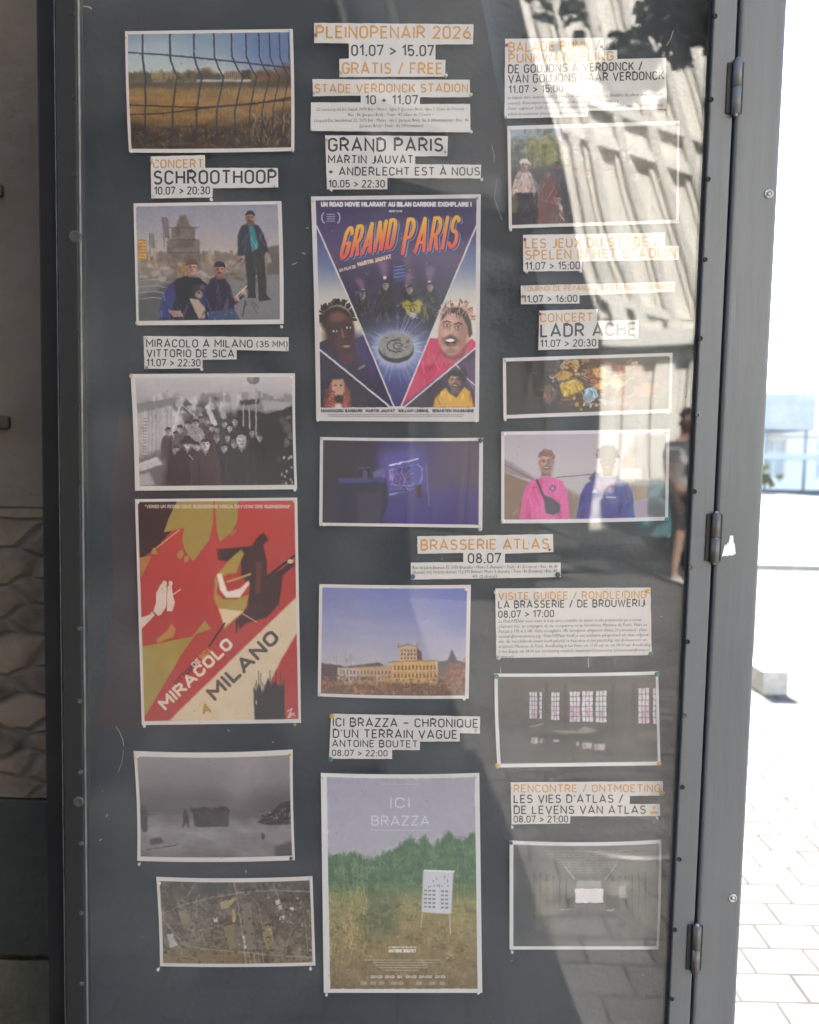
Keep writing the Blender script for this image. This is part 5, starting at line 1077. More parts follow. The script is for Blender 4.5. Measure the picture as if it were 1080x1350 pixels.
def caption(label, outline, lines, small=(), slope=0., seed=0, group='white cut-out captions pinned in the case', extra=None):
    xs = [p[0] for p in outline]; ys = [p[1] for p in outline]; x0, x1, y0, y1 = min(xs), max(xs), min(ys), max(ys)
    of = sheet_shape(seed + 40, .0013)
    def sp(x, y, up=0.): return P(x, y, Y_PAPER - .0006 - float(of((x - x0) / (x1 - x0), .2)) - up)
    r = random.Random(seed)
    pts = []
    for a, b in zip(outline, outline[1:] + outline[:1]):        # scissors never cut quite straight
        n = max(1, int(math.hypot(b[0] - a[0], b[1] - a[1]) / 7))
        for k in range(n):
            t = k / n; j = 0 if k == 0 else .22
            pts.append((a[0] + (b[0] - a[0]) * t + r.uniform(-j, j), a[1] + (b[1] - a[1]) * t + r.uniform(-j, j)))
    ctr = sp((x0 + x1) / 2, (y0 + y1) / 2)
    bm = bmesh.new(); f = bm.faces.new([bm.verts.new(sp(*p) - ctr) for p in pts])
    ex = bmesh.ops.extrude_face_region(bm, geom=[f])
    for v in ex['geom']:
        if isinstance(v, bmesh.types.BMVert): v.co.y += .00025
    bmesh.ops.recalc_face_normals(bm, faces=bm.faces[:]); bmesh.ops.triangulate(bm, faces=bm.faces[:])
    me = bpy.data.meshes.new('caption_sheet'); bm.to_mesh(me); bm.free()
    o = bpy.data.objects.new('caption_sheet', me); me.materials.append(PAPER); COL.objects.link(o); o.location = ctr
    tag(o, label, 'caption', group)
    for cname, m in (('o', ORANGE), ('k', INK)):
        bm = bmesh.new(); lift = .0003
        for (txt, a, b, yt, yb, c) in lines:
            if c != cname: continue
            pl, t = strokes(txt, a, b, yt, yb)
            for q in pl:
                lift = .0003 + (lift - .0003 + .00003) % .0002
                L_, R_ = ribbon(q, t)
                A = [bm.verts.new(sp(x, y + slope * (x - a), lift) - ctr) for x, y in L_]; B = [bm.verts.new(sp(x, y + slope * (x - a), lift) - ctr) for x, y in R_]
                for k in range(len(A) - 1): bm.faces.new((A[k], A[k + 1], B[k + 1], B[k]))
        if len(bm.verts):
            me = bpy.data.meshes.new('lettering'); bm.to_mesh(me); bm.free()
            q = bpy.data.objects.new('heading_lettering' if cname == 'o' else 'lettering', me); me.materials.append(m); COL.objects.link(q); q.parent = o
        else: bm.free()
    if small:
        vs = []; fs = []
        for (txt, a, b, yt, yb, it) in small:
            co, ff = small_print(txt, a, b, yt, yb, it); n = len(vs)
            vs += [tuple(sp(x, y + slope * (x - a), .0003) - ctr) for x, y in co]; fs += [tuple(i + n for i in f_) for f_ in ff]
        me = bpy.data.meshes.new('small_print'); me.from_pydata(vs, [], fs); me.update()
        q = bpy.data.objects.new('small_print', me); me.materials.append(GREYINK); COL.objects.link(q); q.parent = o
    if extra: extra(o, sp, ctr)
    return o

def LN(ox, oy, s, rows): return [(t, ox + a / s, ox + b / s, oy + c / s, oy + d / s, k) for t, a, b, c, d, k in rows]
def zone(ox, oy, s):
    return (lambda pts: Z(ox, oy, s, pts)), (lambda rows: LN(ox, oy, s, rows))

z, l = zone(150, 200, 4)
caption('white caption reading CONCERT SCHROOTHOOP', z([(195, 25), (480, 17), (482, 85), (865, 85), (868, 188), (522, 192), (520, 240), (198, 246)]),
        l([('CONCERT', 207, 474, 40, 88, 'o'), ('SCHROOTHOOP', 208, 860, 98, 174, 'k'), ('10.07 > 20:30', 212, 508, 184, 227, 'k')]), slope=-.008, seed=1)
z, l = zone(150, 430, 4)
caption('white caption reading MIRACOLO A MILANO, VITTORIO DE SICA', z([(157, 52), (922, 58), (922, 132), (648, 125), (648, 175), (468, 177), (468, 222), (162, 225)]),
        l([('MIRACOLO A MILANO', 170, 733, 68, 112, 'k'), ('(35 MM)', 752, 918, 78, 112, 'k'), ('VITTORIO DE SICA', 172, 636, 121, 164, 'k'), ('11.07 > 22:30', 172, 458, 172, 212, 'k')]), slope=.003, seed=2)
z, l = zone(390, 0, 4)
caption('white caption reading PLEINOPENAIR 2026, GRATIS / FREE', z([(97, 120), (938, 127), (935, 232), (737, 234), (737, 314), (790, 315), (788, 403), (230, 405), (230, 310), (280, 308), (280, 228), (97, 226)]),
        l([('PLEINOPENAIR 2026', 105, 925, 133, 202, 'o'), ('01.07 > 15.07', 292, 730, 234, 295, 'k'), ('GRATIS / FREE', 243, 775, 327, 390, 'o')]), slope=.004, seed=3)
caption('white caption reading STADE VERDONCK STADION above small print', z([(88, 417), (918, 420), (920, 512), (655, 512), (655, 548), (920, 548), (922, 697), (78, 690), (80, 540), (343, 540), (343, 503), (90, 507)]),
        l([('STADE VERDONCK STADION', 98, 910, 442, 490, 'o'), ('10 + 11.07', 365, 645, 501, 551, 'k')]),
        [(t, 390 + a / 4, 390 + b / 4, c / 4, d / 4, False) for t, a, b, c, d in (("22 rue Léopold De Swaef, 1070 Bxl • Métro : ligne 5 (Jacques Brel), ligne 2 (Gare de l'Ouest) •", 110, 900, 569, 584), ("Bus : 86 (Jacques Brel) • Tram : 82 (Gare de l'Ouest) •", 278, 725, 597, 612), ("Léopold De Swaefstraat 22, 1070 Bxl • Metro : lijn 5 (Jacques Brel), lijn 2 (Weststation) • Bus : 86", 98, 912, 628, 643), ("(Jacques Brel) • Tram : 82 (Weststation)", 335, 672, 656, 671))], slope=-.004, seed=4)
caption('white caption reading GRAND PARIS, MARTIN JAUVAT', z([(155, 713), (803, 717), (800, 823), (630, 823), (630, 865), (978, 868), (975, 940), (483, 938), (483, 997), (165, 998)]),
        l([('GRAND PARIS', 170, 778, 726, 800, 'k'), ('MARTIN JAUVAT', 170, 620, 817, 863, 'k'), ('+ ANDERLECHT EST À NOUS', 170, 972, 880, 926, 'k'), ('10.05 > 22:30', 172, 470, 948, 989, 'k')]), slope=.000, seed=5)
z, l = zone(650, 30, 3.724)
sm = lambda ox, oy, s, rows, it=True: [(t, ox + a / s, ox + b / s, oy + c / s, oy + d / s, it) for t, a, b, c, d in rows]
caption('white caption reading BALADE PUNK / PUNKWANDELING', z([(60, 78), (542, 73), (545, 133), (610, 133), (610, 178), (850, 172), (853, 422), (467, 432), (465, 460), (57, 470)]),
        l([('BALADE PUNK /', 76, 527, 95, 144, 'o'), ('PUNKWANDELING', 76, 593, 150, 198, 'o'), ('DE GOUJONS À VERDONCK /', 74, 735, 205, 249, 'k'), ('VAN GOUJONS NAAR VERDONCK', 74, 842, 254, 298, 'k'), ('11.07 > 15:00', 76, 346, 308, 347, 'k')]),
        sm(650, 30, 3.724, (("La balade dure environ 2h30 (2,8 km – 40 minutes de marche). Nombre de places limité (30 per-", 72, 838, 360, 375), ("sonnes). Réservation indispensable : pleinopenair@nova-cinema.org", 72, 618, 388, 402), ("Duur: ongeveer 2u30 (2,8 km – 40 minuten wandelen). Beperkt aantal plaatsen (30 personen),", 72, 838, 413, 428), ("gelieve te reserveren: pleinopenair@nova-cinema.org", 72, 455, 441, 455))), slope=-.024, seed=6)
z, l = zone(650, 290, 3.724)
caption('white caption reading LES JEUX DU STADE / SPELEN IN HET STADION', z([(148, 73), (845, 62), (845, 128), (915, 126), (913, 195), (437, 203), (437, 250), (150, 252)]),
        l([('LES JEUX DU STADE /', 157, 815, 91, 140, 'o'), ('SPELEN IN HET STADION', 157, 900, 147, 196, 'o'), ('11.07 > 15:00', 157, 428, 207, 246, 'k')]), slope=-.016, seed=7)
caption('low white caption reading TOURNOI DE PETANQUE', z([(137, 322), (895, 303), (893, 352), (425, 370), (425, 410), (138, 413)]),
        l([('TOURNOI DE PÉTANQUE / PETANQUETOERNOOI', 148, 885, 325, 351, 'o'), ('11.07 > 16:00', 147, 415, 370, 406, 'k')]), slope=-.014, seed=8)
caption('white caption reading CONCERT LADR ACHE', z([(228, 445), (515, 437), (512, 495), (715, 490), (713, 583), (518, 587), (518, 630), (223, 638)]),
        l([('CONCERT', 232, 492, 458, 503, 'o'), ('LADR ACHE', 232, 705, 510, 577, 'k'), ('11.07 > 20:30', 232, 508, 588, 626, 'k')]), slope=-.018, seed=9)
z, l = zone(530, 690, 4.696)
caption('white caption reading BRASSERIE ATLAS 08.07', z([(95, 80), (935, 67), (938, 178), (638, 188), (638, 245), (983, 243), (985, 333), (55, 348), (55, 243), (380, 240), (380, 183), (98, 188)]),
        l([('BRASSERIE ATLAS', 115, 913, 100, 168, 'o'), ('08.07', 408, 615, 184, 249, 'k')]),
        sm(530, 690, 4.696, (('Rue du Libre Examen 15, 1070 Bruxelles • Métro 5 (Aumale) • Tram : 81 (Douvres) • Bus : 46, 49', 68, 965, 266, 284), ('(Aumale) Vrij Onderzoekstraat 15, 1070 Brussel • Metro 5 (Aumale) • Tram : 81 (Douvres) • Bus : 46,', 68, 965, 294, 312), ('49 (Scheut)', 435, 590, 321, 338)), False), slope=-.010, seed=10)
z, l = zone(640, 765, 4.154)
caption('white caption reading VISITE GUIDÉE / RONDLEIDING with seven lines of small print', z([(55, 45), (905, 40), (912, 410), (60, 427)]),
        l([('VISITE GUIDÉE / RONDLEIDING', 70, 883, 66, 110, 'o'), ('LA BRASSERIE / DE BROUWERIJ', 70, 873, 112, 155, 'k'), ('08.07 > 17:00', 70, 377, 166, 206, 'k')]),
        sm(640, 765, 4.154, [(t, 72, b, 217 + 27.6 * k, 233 + 27.6 * k) for k, (t, b) in enumerate((("Le PleinOPENair vous ouvre la trop rare possibilité de visiter ce site patrimonial qui a connu", 855), ("plusieurs vies, en compagnie de ses occupant·es et de l'architecte Marianne de Fossé. Visite en", 885), ("français à 17h et à 18h. Visite en anglais à 18h. Inscription obligatoire (limite 20 personnes) : plein-", 888), ("openair@nova-cinema.org / PleinOPENair biedt je een zeldzame gelegenheid om deze erfgoed-", 898), ("site, die verschillende levens heeft gekend, te bezoeken in het gezelschap van de bewoners en", 882), ("architecte Marianne de Fossé. Rondleiding in het Frans om 17.00 uur en om 18.00 uur. Rondleiding", 905), ("in het Engels om 18.00 uur. Inschrijving verplicht (maximaal 20 personen): pleinopenair@nova-ci-", 900), ("nema.org", 155)))]), slope=-.012, seed=11)
z, l = zone(410, 760, 4.696)
caption('white caption reading ICI BRAZZA, CHRONIQUE D\'UN TERRAIN VAGUE', z([(125, 850), (1047, 868), (1047, 973), (922, 970), (922, 1022), (675, 1022), (675, 1075), (503, 1075), (503, 1130), (112, 1128)]),
        l([('ICI BRAZZA – CHRONIQUE', 135, 1037, 874, 930, 'k'), ("D'UN TERRAIN VAGUE", 135, 907, 944, 1000, 'k'), ('ANTOINE BOUTET', 130, 662, 1010, 1056, 'k'), ('08.07 > 22:00', 130, 475, 1072, 1112, 'k')]), slope=.009, seed=12)
z, l = zone(650, 1010, 3.857)
def symbol(o, sp, ctr):
    bm = bmesh.new()
    for k in range(14):
        pass
    c = (650 + 820 / 3.857, 1010 + 212 / 3.857)
    bm.faces.new([bm.verts.new(sp(c[0] + 2.6 * math.cos(k * .4488), c[1] + 2.2 * math.sin(k * .4488), .0004) - ctr) for k in range(14)])
    bm.faces.new([bm.verts.new(sp(c[0] + x, c[1] + y, .0004) - ctr) for x, y in ((-5, 5.4), (-4.2, 4.6), (4.2, 4.6), (5, 5.4), (5, 8), (-5, 8))])
    me = bpy.data.meshes.new('symbol'); bm.to_mesh(me); bm.free(); q = bpy.data.objects.new('symbol', me); me.materials.append(ORANGE); COL.objects.link(q); q.parent = o
caption('white caption reading RENCONTRE / ONTMOETING, LES VIES D\'ATLAS', z([(90, 83), (865, 77), (867, 150), (697, 152), (695, 193), (850, 193), (852, 255), (393, 255), (393, 292), (95, 297)]),
        l([('RENCONTRE / ONTMOETING', 105, 852, 94, 135, 'o'), ("LES VIES D'ATLAS /", 105, 663, 145, 189, 'k'), ('DE LEVENS VAN ATLAS', 105, 778, 201, 245, 'k'), ('08.07 > 21:00', 105, 383, 252, 288, 'k')]), slope=-.002, seed=13, extra=symbol)

# ------------------------------------------------------------------ pins
PINM = {'clear': mat('clear_plastic_pin', (.62, .60, .57), .25, var=.1, scale=200), 'white': mat('white_plastic_pin', (.75, .74, .72), .3, var=.06, scale=200),
        'green': mat('green_plastic_pin', (.02, .17, .09), .3, var=.1, scale=200), 'yellow': mat('yellow_plastic_pin', (.62, .36, .035), .3, var=.1, scale=200),
        'blue': mat('blue_plastic_pin', (.035, .10, .32), .3, var=.1, scale=200), 'grey': mat('dark_grey_pin', (.06, .065, .06), .35, var=.2, scale=200),
        'cream': mat('cream_plastic_pin', (.62, .52, .36), .3, var=.1, scale=200), 'brass': mat('brass_pin', (.42, .27, .12), .35, .8, var=.2, scale=200), 'red': mat('red_plastic_pin', (.35, .05, .06), .3, var=.1, scale=200)}
_pin = {}
def pin(px, py, col, where, r=2.2):
    c = P(px, py, Y_PAPER - .002)
    key = (col, r)
    if key not in _pin:
        k = r * .00098; m = MB()
        m.lathe((0, 0, 0), (0, -1, 0), [(0, -.004), (k * .25, -.004), (k * .25, .0005), (k * .95, .0006), (k, .0013), (k * .96, .0022), (k * .75, .003), (k * .35, .0034), (0, .0035)], 16)
        o = m.build('push_pin', PINM[col]); _pin[key] = o
    else:
        o = _pin[key].copy(); COL.objects.link(o)
    o.location = c
    word = {'clear': 'translucent', 'grey': 'dark grey'}.get(col, col)
    size = 'large flat' if r > 2.6 else 'small'
    return tag(o, f'{size} {word} pin {where}', 'pin', 'pins holding the papers')
CN = ('top left', 'top right', 'bottom right', 'bottom left')
def corners(what, pts, cols='wwww', rs=None):
    D = {'w': 'white', 'c': 'clear', 'g': 'green', 'y': 'yellow', 'b': 'blue', 'k': 'grey', 'm': 'cream', 's': 'brass', 'r': 'red'}
    for i, (p_, c_) in enumerate(zip(pts, cols)):
        if p_: pin(p_[0], p_[1], D[c_], f'in the {CN[i]} corner of the {what}', (rs or {}).get(i, 2.0 if c_ in 'wcsr' else 3.4))
corners('wire fence photo', [(167.5, 50), (383, 41), (386, 199), (173, 200)], 'cccw')
corners('musicians photo', [(179, 272), (369, 272), (371.5, 431), (181, 426)], 'ccwc')
corners('black and white crowd photo', [(174, 496), (384, 498), (389, 646), (183, 645)], 'mwww', {0: 3.2})
corners('MIRACOLO poster', [(182, 662.5), (388, 661), (389, 955), (191, 957)], 'wcsw')
corners('snow field photo', [(180, 997), (382, 995), (384, 1131), (184, 1138.5)], 'msgw'.replace('g', 'k'), {2: 2.6})
corners('aerial photo', [(210.5, 1164), (409, 1158), (409.5, 1276.5), (209, 1277.5)], 'wcww')
corners('GRAND PARIS poster', [(413.5, 265), (630, 261), (627, 555), (419.5, 554)], 'ccww')
corners('violet room photo', [(425, 579), (633.5, 580.5), (633, 697.5), (427.5, 692)], 'ckcw', {1: 3.4, 2: 2.8})
corners('brewery photo', [(423, 774), (614.5, 777), (612, 921), (422, 915)], 'wwwc')
corners('ICI BRAZZA poster', [(426.5, 1025), (627, 1024), (630.5, 1308), (430.5, 1310.5)], 'wcww')
corners('woodland walkers photo', [(673.5, 171.5), (893, 164), (892, 291), (673, 303.5)], 'cccw')
corners('scrap heap photo', [(666.5, 475.5), (882, 470), (880, 545), (666, 553.5)], 'cwww')
corners('two men photo', [(665, 572.5), (878, 570), (878.5, 684.5), (663, 687)], 'wcgw', {3: 3.0, 2: 3.0})
corners('tall windows photo', [(654.5, 891.5), (866, 888.5), (868.5, 1006), (656, 1009)], 'ggyy')
corners('grey hall photo', [(674, 1111), (868, 1110), None, (675, 1254.5)], 'bw-w', {0: 2.4})
corners('SCHROOTHOOP caption', [(202, 212.5), (363, 245.5), (279, 263.5), (203, 258)], 'mcwc')
corners('MIRACOLO caption', [(192.5, 446), (379, 460), (266.5, 487), (194, 485)], 'ccws')
corners('PLEINOPENAIR caption', [(417, 46), (620.5, 50), (588, 100), (450, 96)], 'scwc')
corners('STADE VERDONCK caption', [(414.5, 122), (621, 125.5), (621, 174.5), (411, 171)], 'cwwc')
corners('GRAND PARIS caption', [(431.5, 184), (588, 200), (635, 237), (437, 250.5)], 'ccww')
corners('BALADE PUNK caption', [(668, 60), (793, 62), None, (668, 154.5)], 'rr-w')
corners('LES JEUX caption', [(692, 316), None, (765, 358), (694, 359)], 'r-ww')
corners('TOURNOI caption', [(689.5, 391), (886, 376), None, None], 'sc--')
corners('LADR ACHE caption', [(712, 414), (838, 444), None, None], 'rc--')
corners('BRASSERIE ATLAS caption', [(551.5, 719), (724.5, 724.5), (735.5, 757.5), (544.5, 760)], 'ckkb', {1: 1.6})
corners('VISITE GUIDEE caption', [(654, 780.5), (854.5, 779.5), (858, 862), (657, 867)], 'wygm', {0: 3, 3: 3})
corners('ICI BRAZZA caption', [(438, 944), (628, 962.5), None, (436, 1000.5)], 'yc-g')
corners('RENCONTRE caption', [(674.5, 1037), (872.5, 1045), (866, 1078), (675, 1090)], 'cyww')
# ------------------------------------------------------------------ the display case
def XM(px): return P(px, 675, 0).x
ZT, ZB = P(540, -110, 0).z, P(540, 1460, 0).z
FRAME = mat('frame_paint_shaded', (.024, .022, .020), .5, .0, spec=.25, var=.16, scale=7, stretch=(1, 1, .2), bump=.0006, bscale=90, detail=8, speck=((.09, .085, .08), 75, .035))  # one frame paint, this copy darkened to carry the shade on the left
FRAME2 = mat('frame_paint_lit', (.108, .108, .112), .45, .0, var=.12, scale=16, stretch=(1, 1, .12), bump=.0006, bscale=90, detail=8, speck=((.10, .10, .10), 60, .03))  # same frame paint, lightened to carry the street light on the right
BARE = mat('worn_bare_metal', (.35, .34, .33), .4, .7, var=.25, scale=40)
RUST = mat('rusty_hinge_metal', (.17, .14, .12), .5, .5, var=.3, scale=50, col2=(.26, .19, .14))
BOARD = mat('dark_slate_board', (.012, .021, .032), .75, var=.16, scale=3.2, bump=.0006, bscale=130, detail=10, speck=((.22, .22, .22), 26, .022))
case = empty('display_case', P(540, 1460, .01), 'tall grey metal display case with a glazed door, fixed to a wall', 'display case')
m = MB(); m.box((XM(92), .030, ZB), (XM(928), .045, ZT)); m.build('backboard', BOARD, case)
m = MB(); m.box((XM(108.5), 0, ZB + .01), (XM(909), .004, ZT - .01)); GLASS = mat_glass(); m.build('glass_pane', GLASS, case)
m = MB(); m.box((XM(84), -.008, ZB), (XM(110), .012, ZT), .0016); sl = m.build('door_stile', FRAME, case); tag(sl, 'left stile of the glazed door, shade put into its paint')
m = MB(); m.box((XM(909), -.008, ZB), (XM(938), .012, ZT), .0016); sr = m.build('door_stile', FRAME2, case); tag(sr, 'right stile of the glazed door, brightness put into its paint')
m = MB(); m.box((XM(110.3), -.0045, ZB + .01), (XM(111.0), -.0005, ZT - .01)); m.build('glazing_bead', BARE, case)
m = MB(); m.box((XM(907.6), -.0045, ZB + .01), (XM(908.8), -.0005, ZT - .01)); m.build('glazing_bead', FRAME, case)
for za, zb in ((ZT - .045, ZT), (ZB, ZB + .045)):
    m = MB(); m.box((XM(110.5), -.0075, za + (.004 if za < 1 else 0)), (XM(908.5), -.0048, zb - .001), .0008); m.build('door_rail', FRAME, case)
m = MB(); m.box((XM(49.5), .012, ZB), (XM(76), .10, ZT), .003); m.box((XM(76.2), .004, ZB), (XM(79), .10, ZT), .0012); m.build('side_panel', mat('black_brown_metal', (.011, .010, .010), .6, spec=.2, var=.4, scale=9, bump=.0005), case)
m = MB(); m.box((XM(77.9), .0005, ZB), (XM(78.8), .0038, ZT)); m.build('edge_highlight', BARE, case)  # thin bright strip standing in for the highlight along the flange edge
m = MB(); m.box((XM(79), .013, ZB - .02), (XM(1000.5) - .002, .10, ZB)); m.box((XM(79), .013, ZT), (XM(1000.5) - .002, .10, ZT + .02)); m.box((XM(82), .046, ZB), (XM(940), .10, ZT)); m.build('housing', FRAME, case)
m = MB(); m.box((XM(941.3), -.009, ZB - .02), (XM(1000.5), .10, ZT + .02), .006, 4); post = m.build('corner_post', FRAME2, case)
m = MB(); m.box((XM(938), .010, ZB), (XM(941.4), .03, ZT)); m.build('gap_shade', mat('gap_shade_black', (.012, .012, .013), .8, var=.2), case)  # black strip standing in for the shade between door and post
DULL = mat('dull_lock', (.10, .09, .08), .4, .5, var=.2, scale=80)
# screws of the door
def screw(px, py, par, r=.0031, mtl=None, y0=-.008):
    c = P(px, py, y0); m = MB()
    m.lathe(c, (0, -1, 0), [(r * 1.15, -.0004), (r * 1.15, .0004), (r, .0011), (r * .55, .0015), (r * .45, .0007), (0, .0006)], 18)
    return m.build('screw', mtl or FRAME, par)
for x, y in ((98.5, 18), (100.5, 127.5), (101.5, 230), (105, 437), (105.5, 538), (108, 636), (107.5, 732), (110, 829), (108.5, 924.5), (110.5, 1018), (110.5, 1112), (111, 1204), (111, 1297)):
    screw(min(x, 104.5 + y * .005) - 3, y, sl, .0026, DULL if y > 800 else FRAME)
for x, y in ((944, 21), (939, 131), (935, 236), (931, 342), (925, 446), (920.5, 547), (917, 648), (912, 748), (908, 846), (904, 943), (901, 1038), (897, 1133), (891, 1226), (887, 1317)):
    screw(x - 1, y, sr, .0027, DULL if y % 3 == 1 else FRAME)
m = MB(); c = P(99.5, 312, -.008); m.lathe(c, (0, -1, 0), [(.0075, -.0003), (.0072, .0012), (.006, .0016), (.004, .001), (0, .001)], 24); m.build('lock_cap', mat('dull_lock', (.10, .09, .08), .4, .5, var=.2, scale=80), sl)
m = MB(); c = P(104, 1057, -.008); m.lathe(c, (0, -1, 0), [(.0068, -.0003), (.0066, .0012), (.0052, .0016), (.0035, .0008), (0, .0008)], 24); m.build('lock_cap', DULL, sl)
for x, y in ((1015, 255.5), (967.5, 1184)):
    c = P(x - 1.5, y, -.009); m = MB(); m.lathe(c, (0, -1, 0), [(.0056, -.0004), (.0056, .001), (.0036, .0014), (.0034, .0006), (.0026, .0006), (.0022, .0022), (0, .0022)], 20); m.build('bolt', BARE, post)
HNG = mat('worn_hinge_metal', (.105, .098, .090), .45, .3, var=.25, scale=50, col2=(.15, .125, .105))
# hinges over the gap
for (y0, y1) in ((78, 150), (676, 742), (1220, 1283)):
    a = Vector((XM(940), -.0125, P(540, 0, 0).z)); a.z = P(940, y1, -.012).z; b = a.copy(); b.z = P(940, y0, -.012).z; mid = (a + b) / 2
    m = MB(); m.box((XM(928.5), -.0098, a.z + .002), (XM(940), -.0081, b.z - .002), .0006); m.box((XM(940.6), -.0108, a.z + .002), (XM(949), -.0091, b.z - .002), .0006); hg = m.build('hinge', FRAME, case)
    for p0, p1 in ((a, mid - Vector((0, 0, .0006))), (mid + Vector((0, 0, .0006)), b)):
        m = MB(); m.cyl(p0, p1, .0052, n=24); m.build('knuckle', HNG if y0 > 600 else FRAME2, hg)
    m = MB(); m.cyl(a - Vector((0, 0, .002)), b + Vector((0, 0, .002)), .0024, n=14); m.build('hinge_pin', BARE, hg)
# scratches and fibres on the board behind the glass
SCR = mat('pale_scratch', (.30, .30, .30), .8, var=.2, scale=60)
for pts, w in (([(153, 958), (158, 966), (162, 975), (163, 984)], .8), ([(163, 988), (161, 1004), (156, 1018)], .5), ([(775.5, 867), (776, 880)], 1.6), ([(660, 880), (661, 905)], .7), ([(261, 1016), (264, 1021)], 1.6), ([(142, 1073), (140, 1077)], 1.1), ([(134, 1106), (131, 1109)], .9), ([(385, 349), (392, 346)], .9), ([(398, 333), (403, 335)], 1.2), ([(648, 190), (652, 205), (651, 214)], .5), ([(655, 236), (652, 262), (662, 290)], .5), ([(404, 300), (407, 301)], 1.1), ([(300, 962), (303, 964)], 1.2), ([(359, 978), (361, 979)], 1.4), ([(324, 1147), (325, 1151)], 1.2), ([(110, 8), (118, 9), (121, 12)], 1.6), ([(888, 40), (884, 52), (879, 60)], 1.0)):
    L_, R_ = ribbon(pts, w); m = MB()
    for k in range(len(L_) - 1): m.poly([P(*L_[k], .0296), P(*L_[k + 1], .0296), P(*R_[k + 1], .0296), P(*R_[k], .0296)])
    m.build('scratch', SCR, case)
# torn white sticker on the post
m = MB(); st = Z(860, 450, 3, [(278, 852), (284, 826), (290, 804), (297, 806), (301, 795), (304, 801), (308, 782), (310, 768), (323, 768), (325, 796), (329, 800), (333, 840), (326, 843), (318, 848), (308, 845), (300, 850), (290, 848)])
m.prism([P(x - 1, y, -.0093) for x, y in st], (0, -.0004, 0)); o = m.build('torn_sticker', mat('torn_sticker_paper', (.78, .78, .77), .7, var=.08, scale=70, bump=.0005, bscale=300)); tag(o, 'torn scrap of white sticker left on the grey post', 'sticker')
# ------------------------------------------------------------------ ground
SETT = mat_brick('stone_setts', (.175, .168, .158), (.135, .130, .122), (.072, .069, .065), .155, .098, .0042, .92, .006, 'xy', .014, .32, .5, .0)
def sheet(name, x0, x1, y0, y1, zz, m, label=None):
    b = MB(); b.poly([(x0, y0, zz), (x1, y0, zz), (x1, y1, zz), (x0, y1, zz)]); return tag(b.build(name, m), label, None, None, 'structure')
tag(sheet('pavement', -150, 150, -150, 150, 0, SETT), 'pale stone sett pavement with dark joints')
tag(sheet('road', -150, 150, 8.2, 30, .004, mat('worn_asphalt', (.15, .148, .145), .85, var=.2, scale=3, bump=.004, bscale=60)), 'pale worn road surface beyond the pavement')
b = MB(); b.box((1.0, 8.0, .0), (60, 8.18, .06), .01); tag(b.build('kerb', mat('kerb_stone', (.34, .33, .32), .8, var=.15, scale=8, bump=.003)), 'low stone kerb', None, None, 'structure')
# low stone block standing on the pavement
b = MB(); bx = P(1005, 916, 0); dd = ray(1005, 916.5); g0 = CAM + dd * (-CAM.z / dd.z)
b.box((g0.x, g0.y, 0), (g0.x + .135, g0.y + .62, .128), .008, 3); o = b.build('stone_block', mat('concrete_block', (.42, .41, .39), .8, var=.18, scale=18, bump=.003, bscale=80)); tag(o, 'low rectangular concrete block standing on the pavement', 'block')
# ------------------------------------------------------------------ wall at the left with its rubble base, set back beside the case
YL = .30
XW = XM(52) - .004; XL = -7.0
wall = empty('plaster_wall', (XW - 1, YL, 0), 'brown plastered wall over a rubble stone base, left of the case', 'wall')
z1 = P(25, 668, YL).z; z2 = P(25, 1052, YL).z; z3 = P(25, 1266, YL).z
b = MB(); b.box((XL, YL, z1), (XW, YL + .5, 12.0)); b.build('plaster', mat('brown_plaster', (.112, .088, .070), .9, var=.22, scale=5, bump=.006, bscale=30, detail=9), wall)
RUB = mat_rubble('rubble_stone', (.024, .017, .012), (.135, .100, .070), (.070, .054, .040))
def rubble(name, za, zb, mtl, y0):
    nx, nz = 500, max(20, int((zb - za) / .007)); Xv = np.linspace(XL + 5.2, XW - .002, nx); Zv = np.linspace(za, zb, nz); XX, ZZ = np.meshgrid(Xv, Zv)
    Yv = y0 - .004 + fbm(nz, nx, 9, 5) * .005
    co = np.stack([XX, Yv, ZZ], -1).reshape(-1, 3); i = np.arange((nz - 1) * nx).reshape(nz - 1, nx)[:, :-1].ravel()
    me = bpy.data.meshes.new(name); me.from_pydata(co.tolist(), [], np.stack([i, i + 1, i + nx + 1, i + nx], -1).tolist()); me.update()
    for pl in me.polygons: pl.use_smooth = True
    return link(name, me, mtl, wall)
rubble('stone_base', z2, z1 - .002, RUB, YL + .006)
rubble('stone_footing', .0, z3, mat('mossy_stone', (.050, .046, .030), .9, var=.4, scale=7, bump=.006, bscale=50, col2=(.080, .072, .048), detail=10), YL + .004)
b = MB(); b.box((XL, YL + .025, 0), (XW, YL + .5, z1 - .001)); b.build('wall_core', RUB, wall)
b = MB(); b.box((XL, YL + .004, z3 + .004), (XW - .004, YL + .024, z2 - .004), .004); b.build('green_band', mat('dark_green_panel', (.016, .019, .013), .75, var=.35, scale=6, bump=.003), wall)
for zc, xx in ((P(5, 252, YL).z, 9), (P(6, 557, YL).z, 13)):
    b = MB(); xe = P(xx, 400, YL).x; b.box((xe - .12, YL - .012, zc - .011), (xe, YL + .002, zc + .011), .006); b.build('bracket', mat('iron_bracket', (.045, .032, .026), .7, .1, var=.3, scale=30), wall)
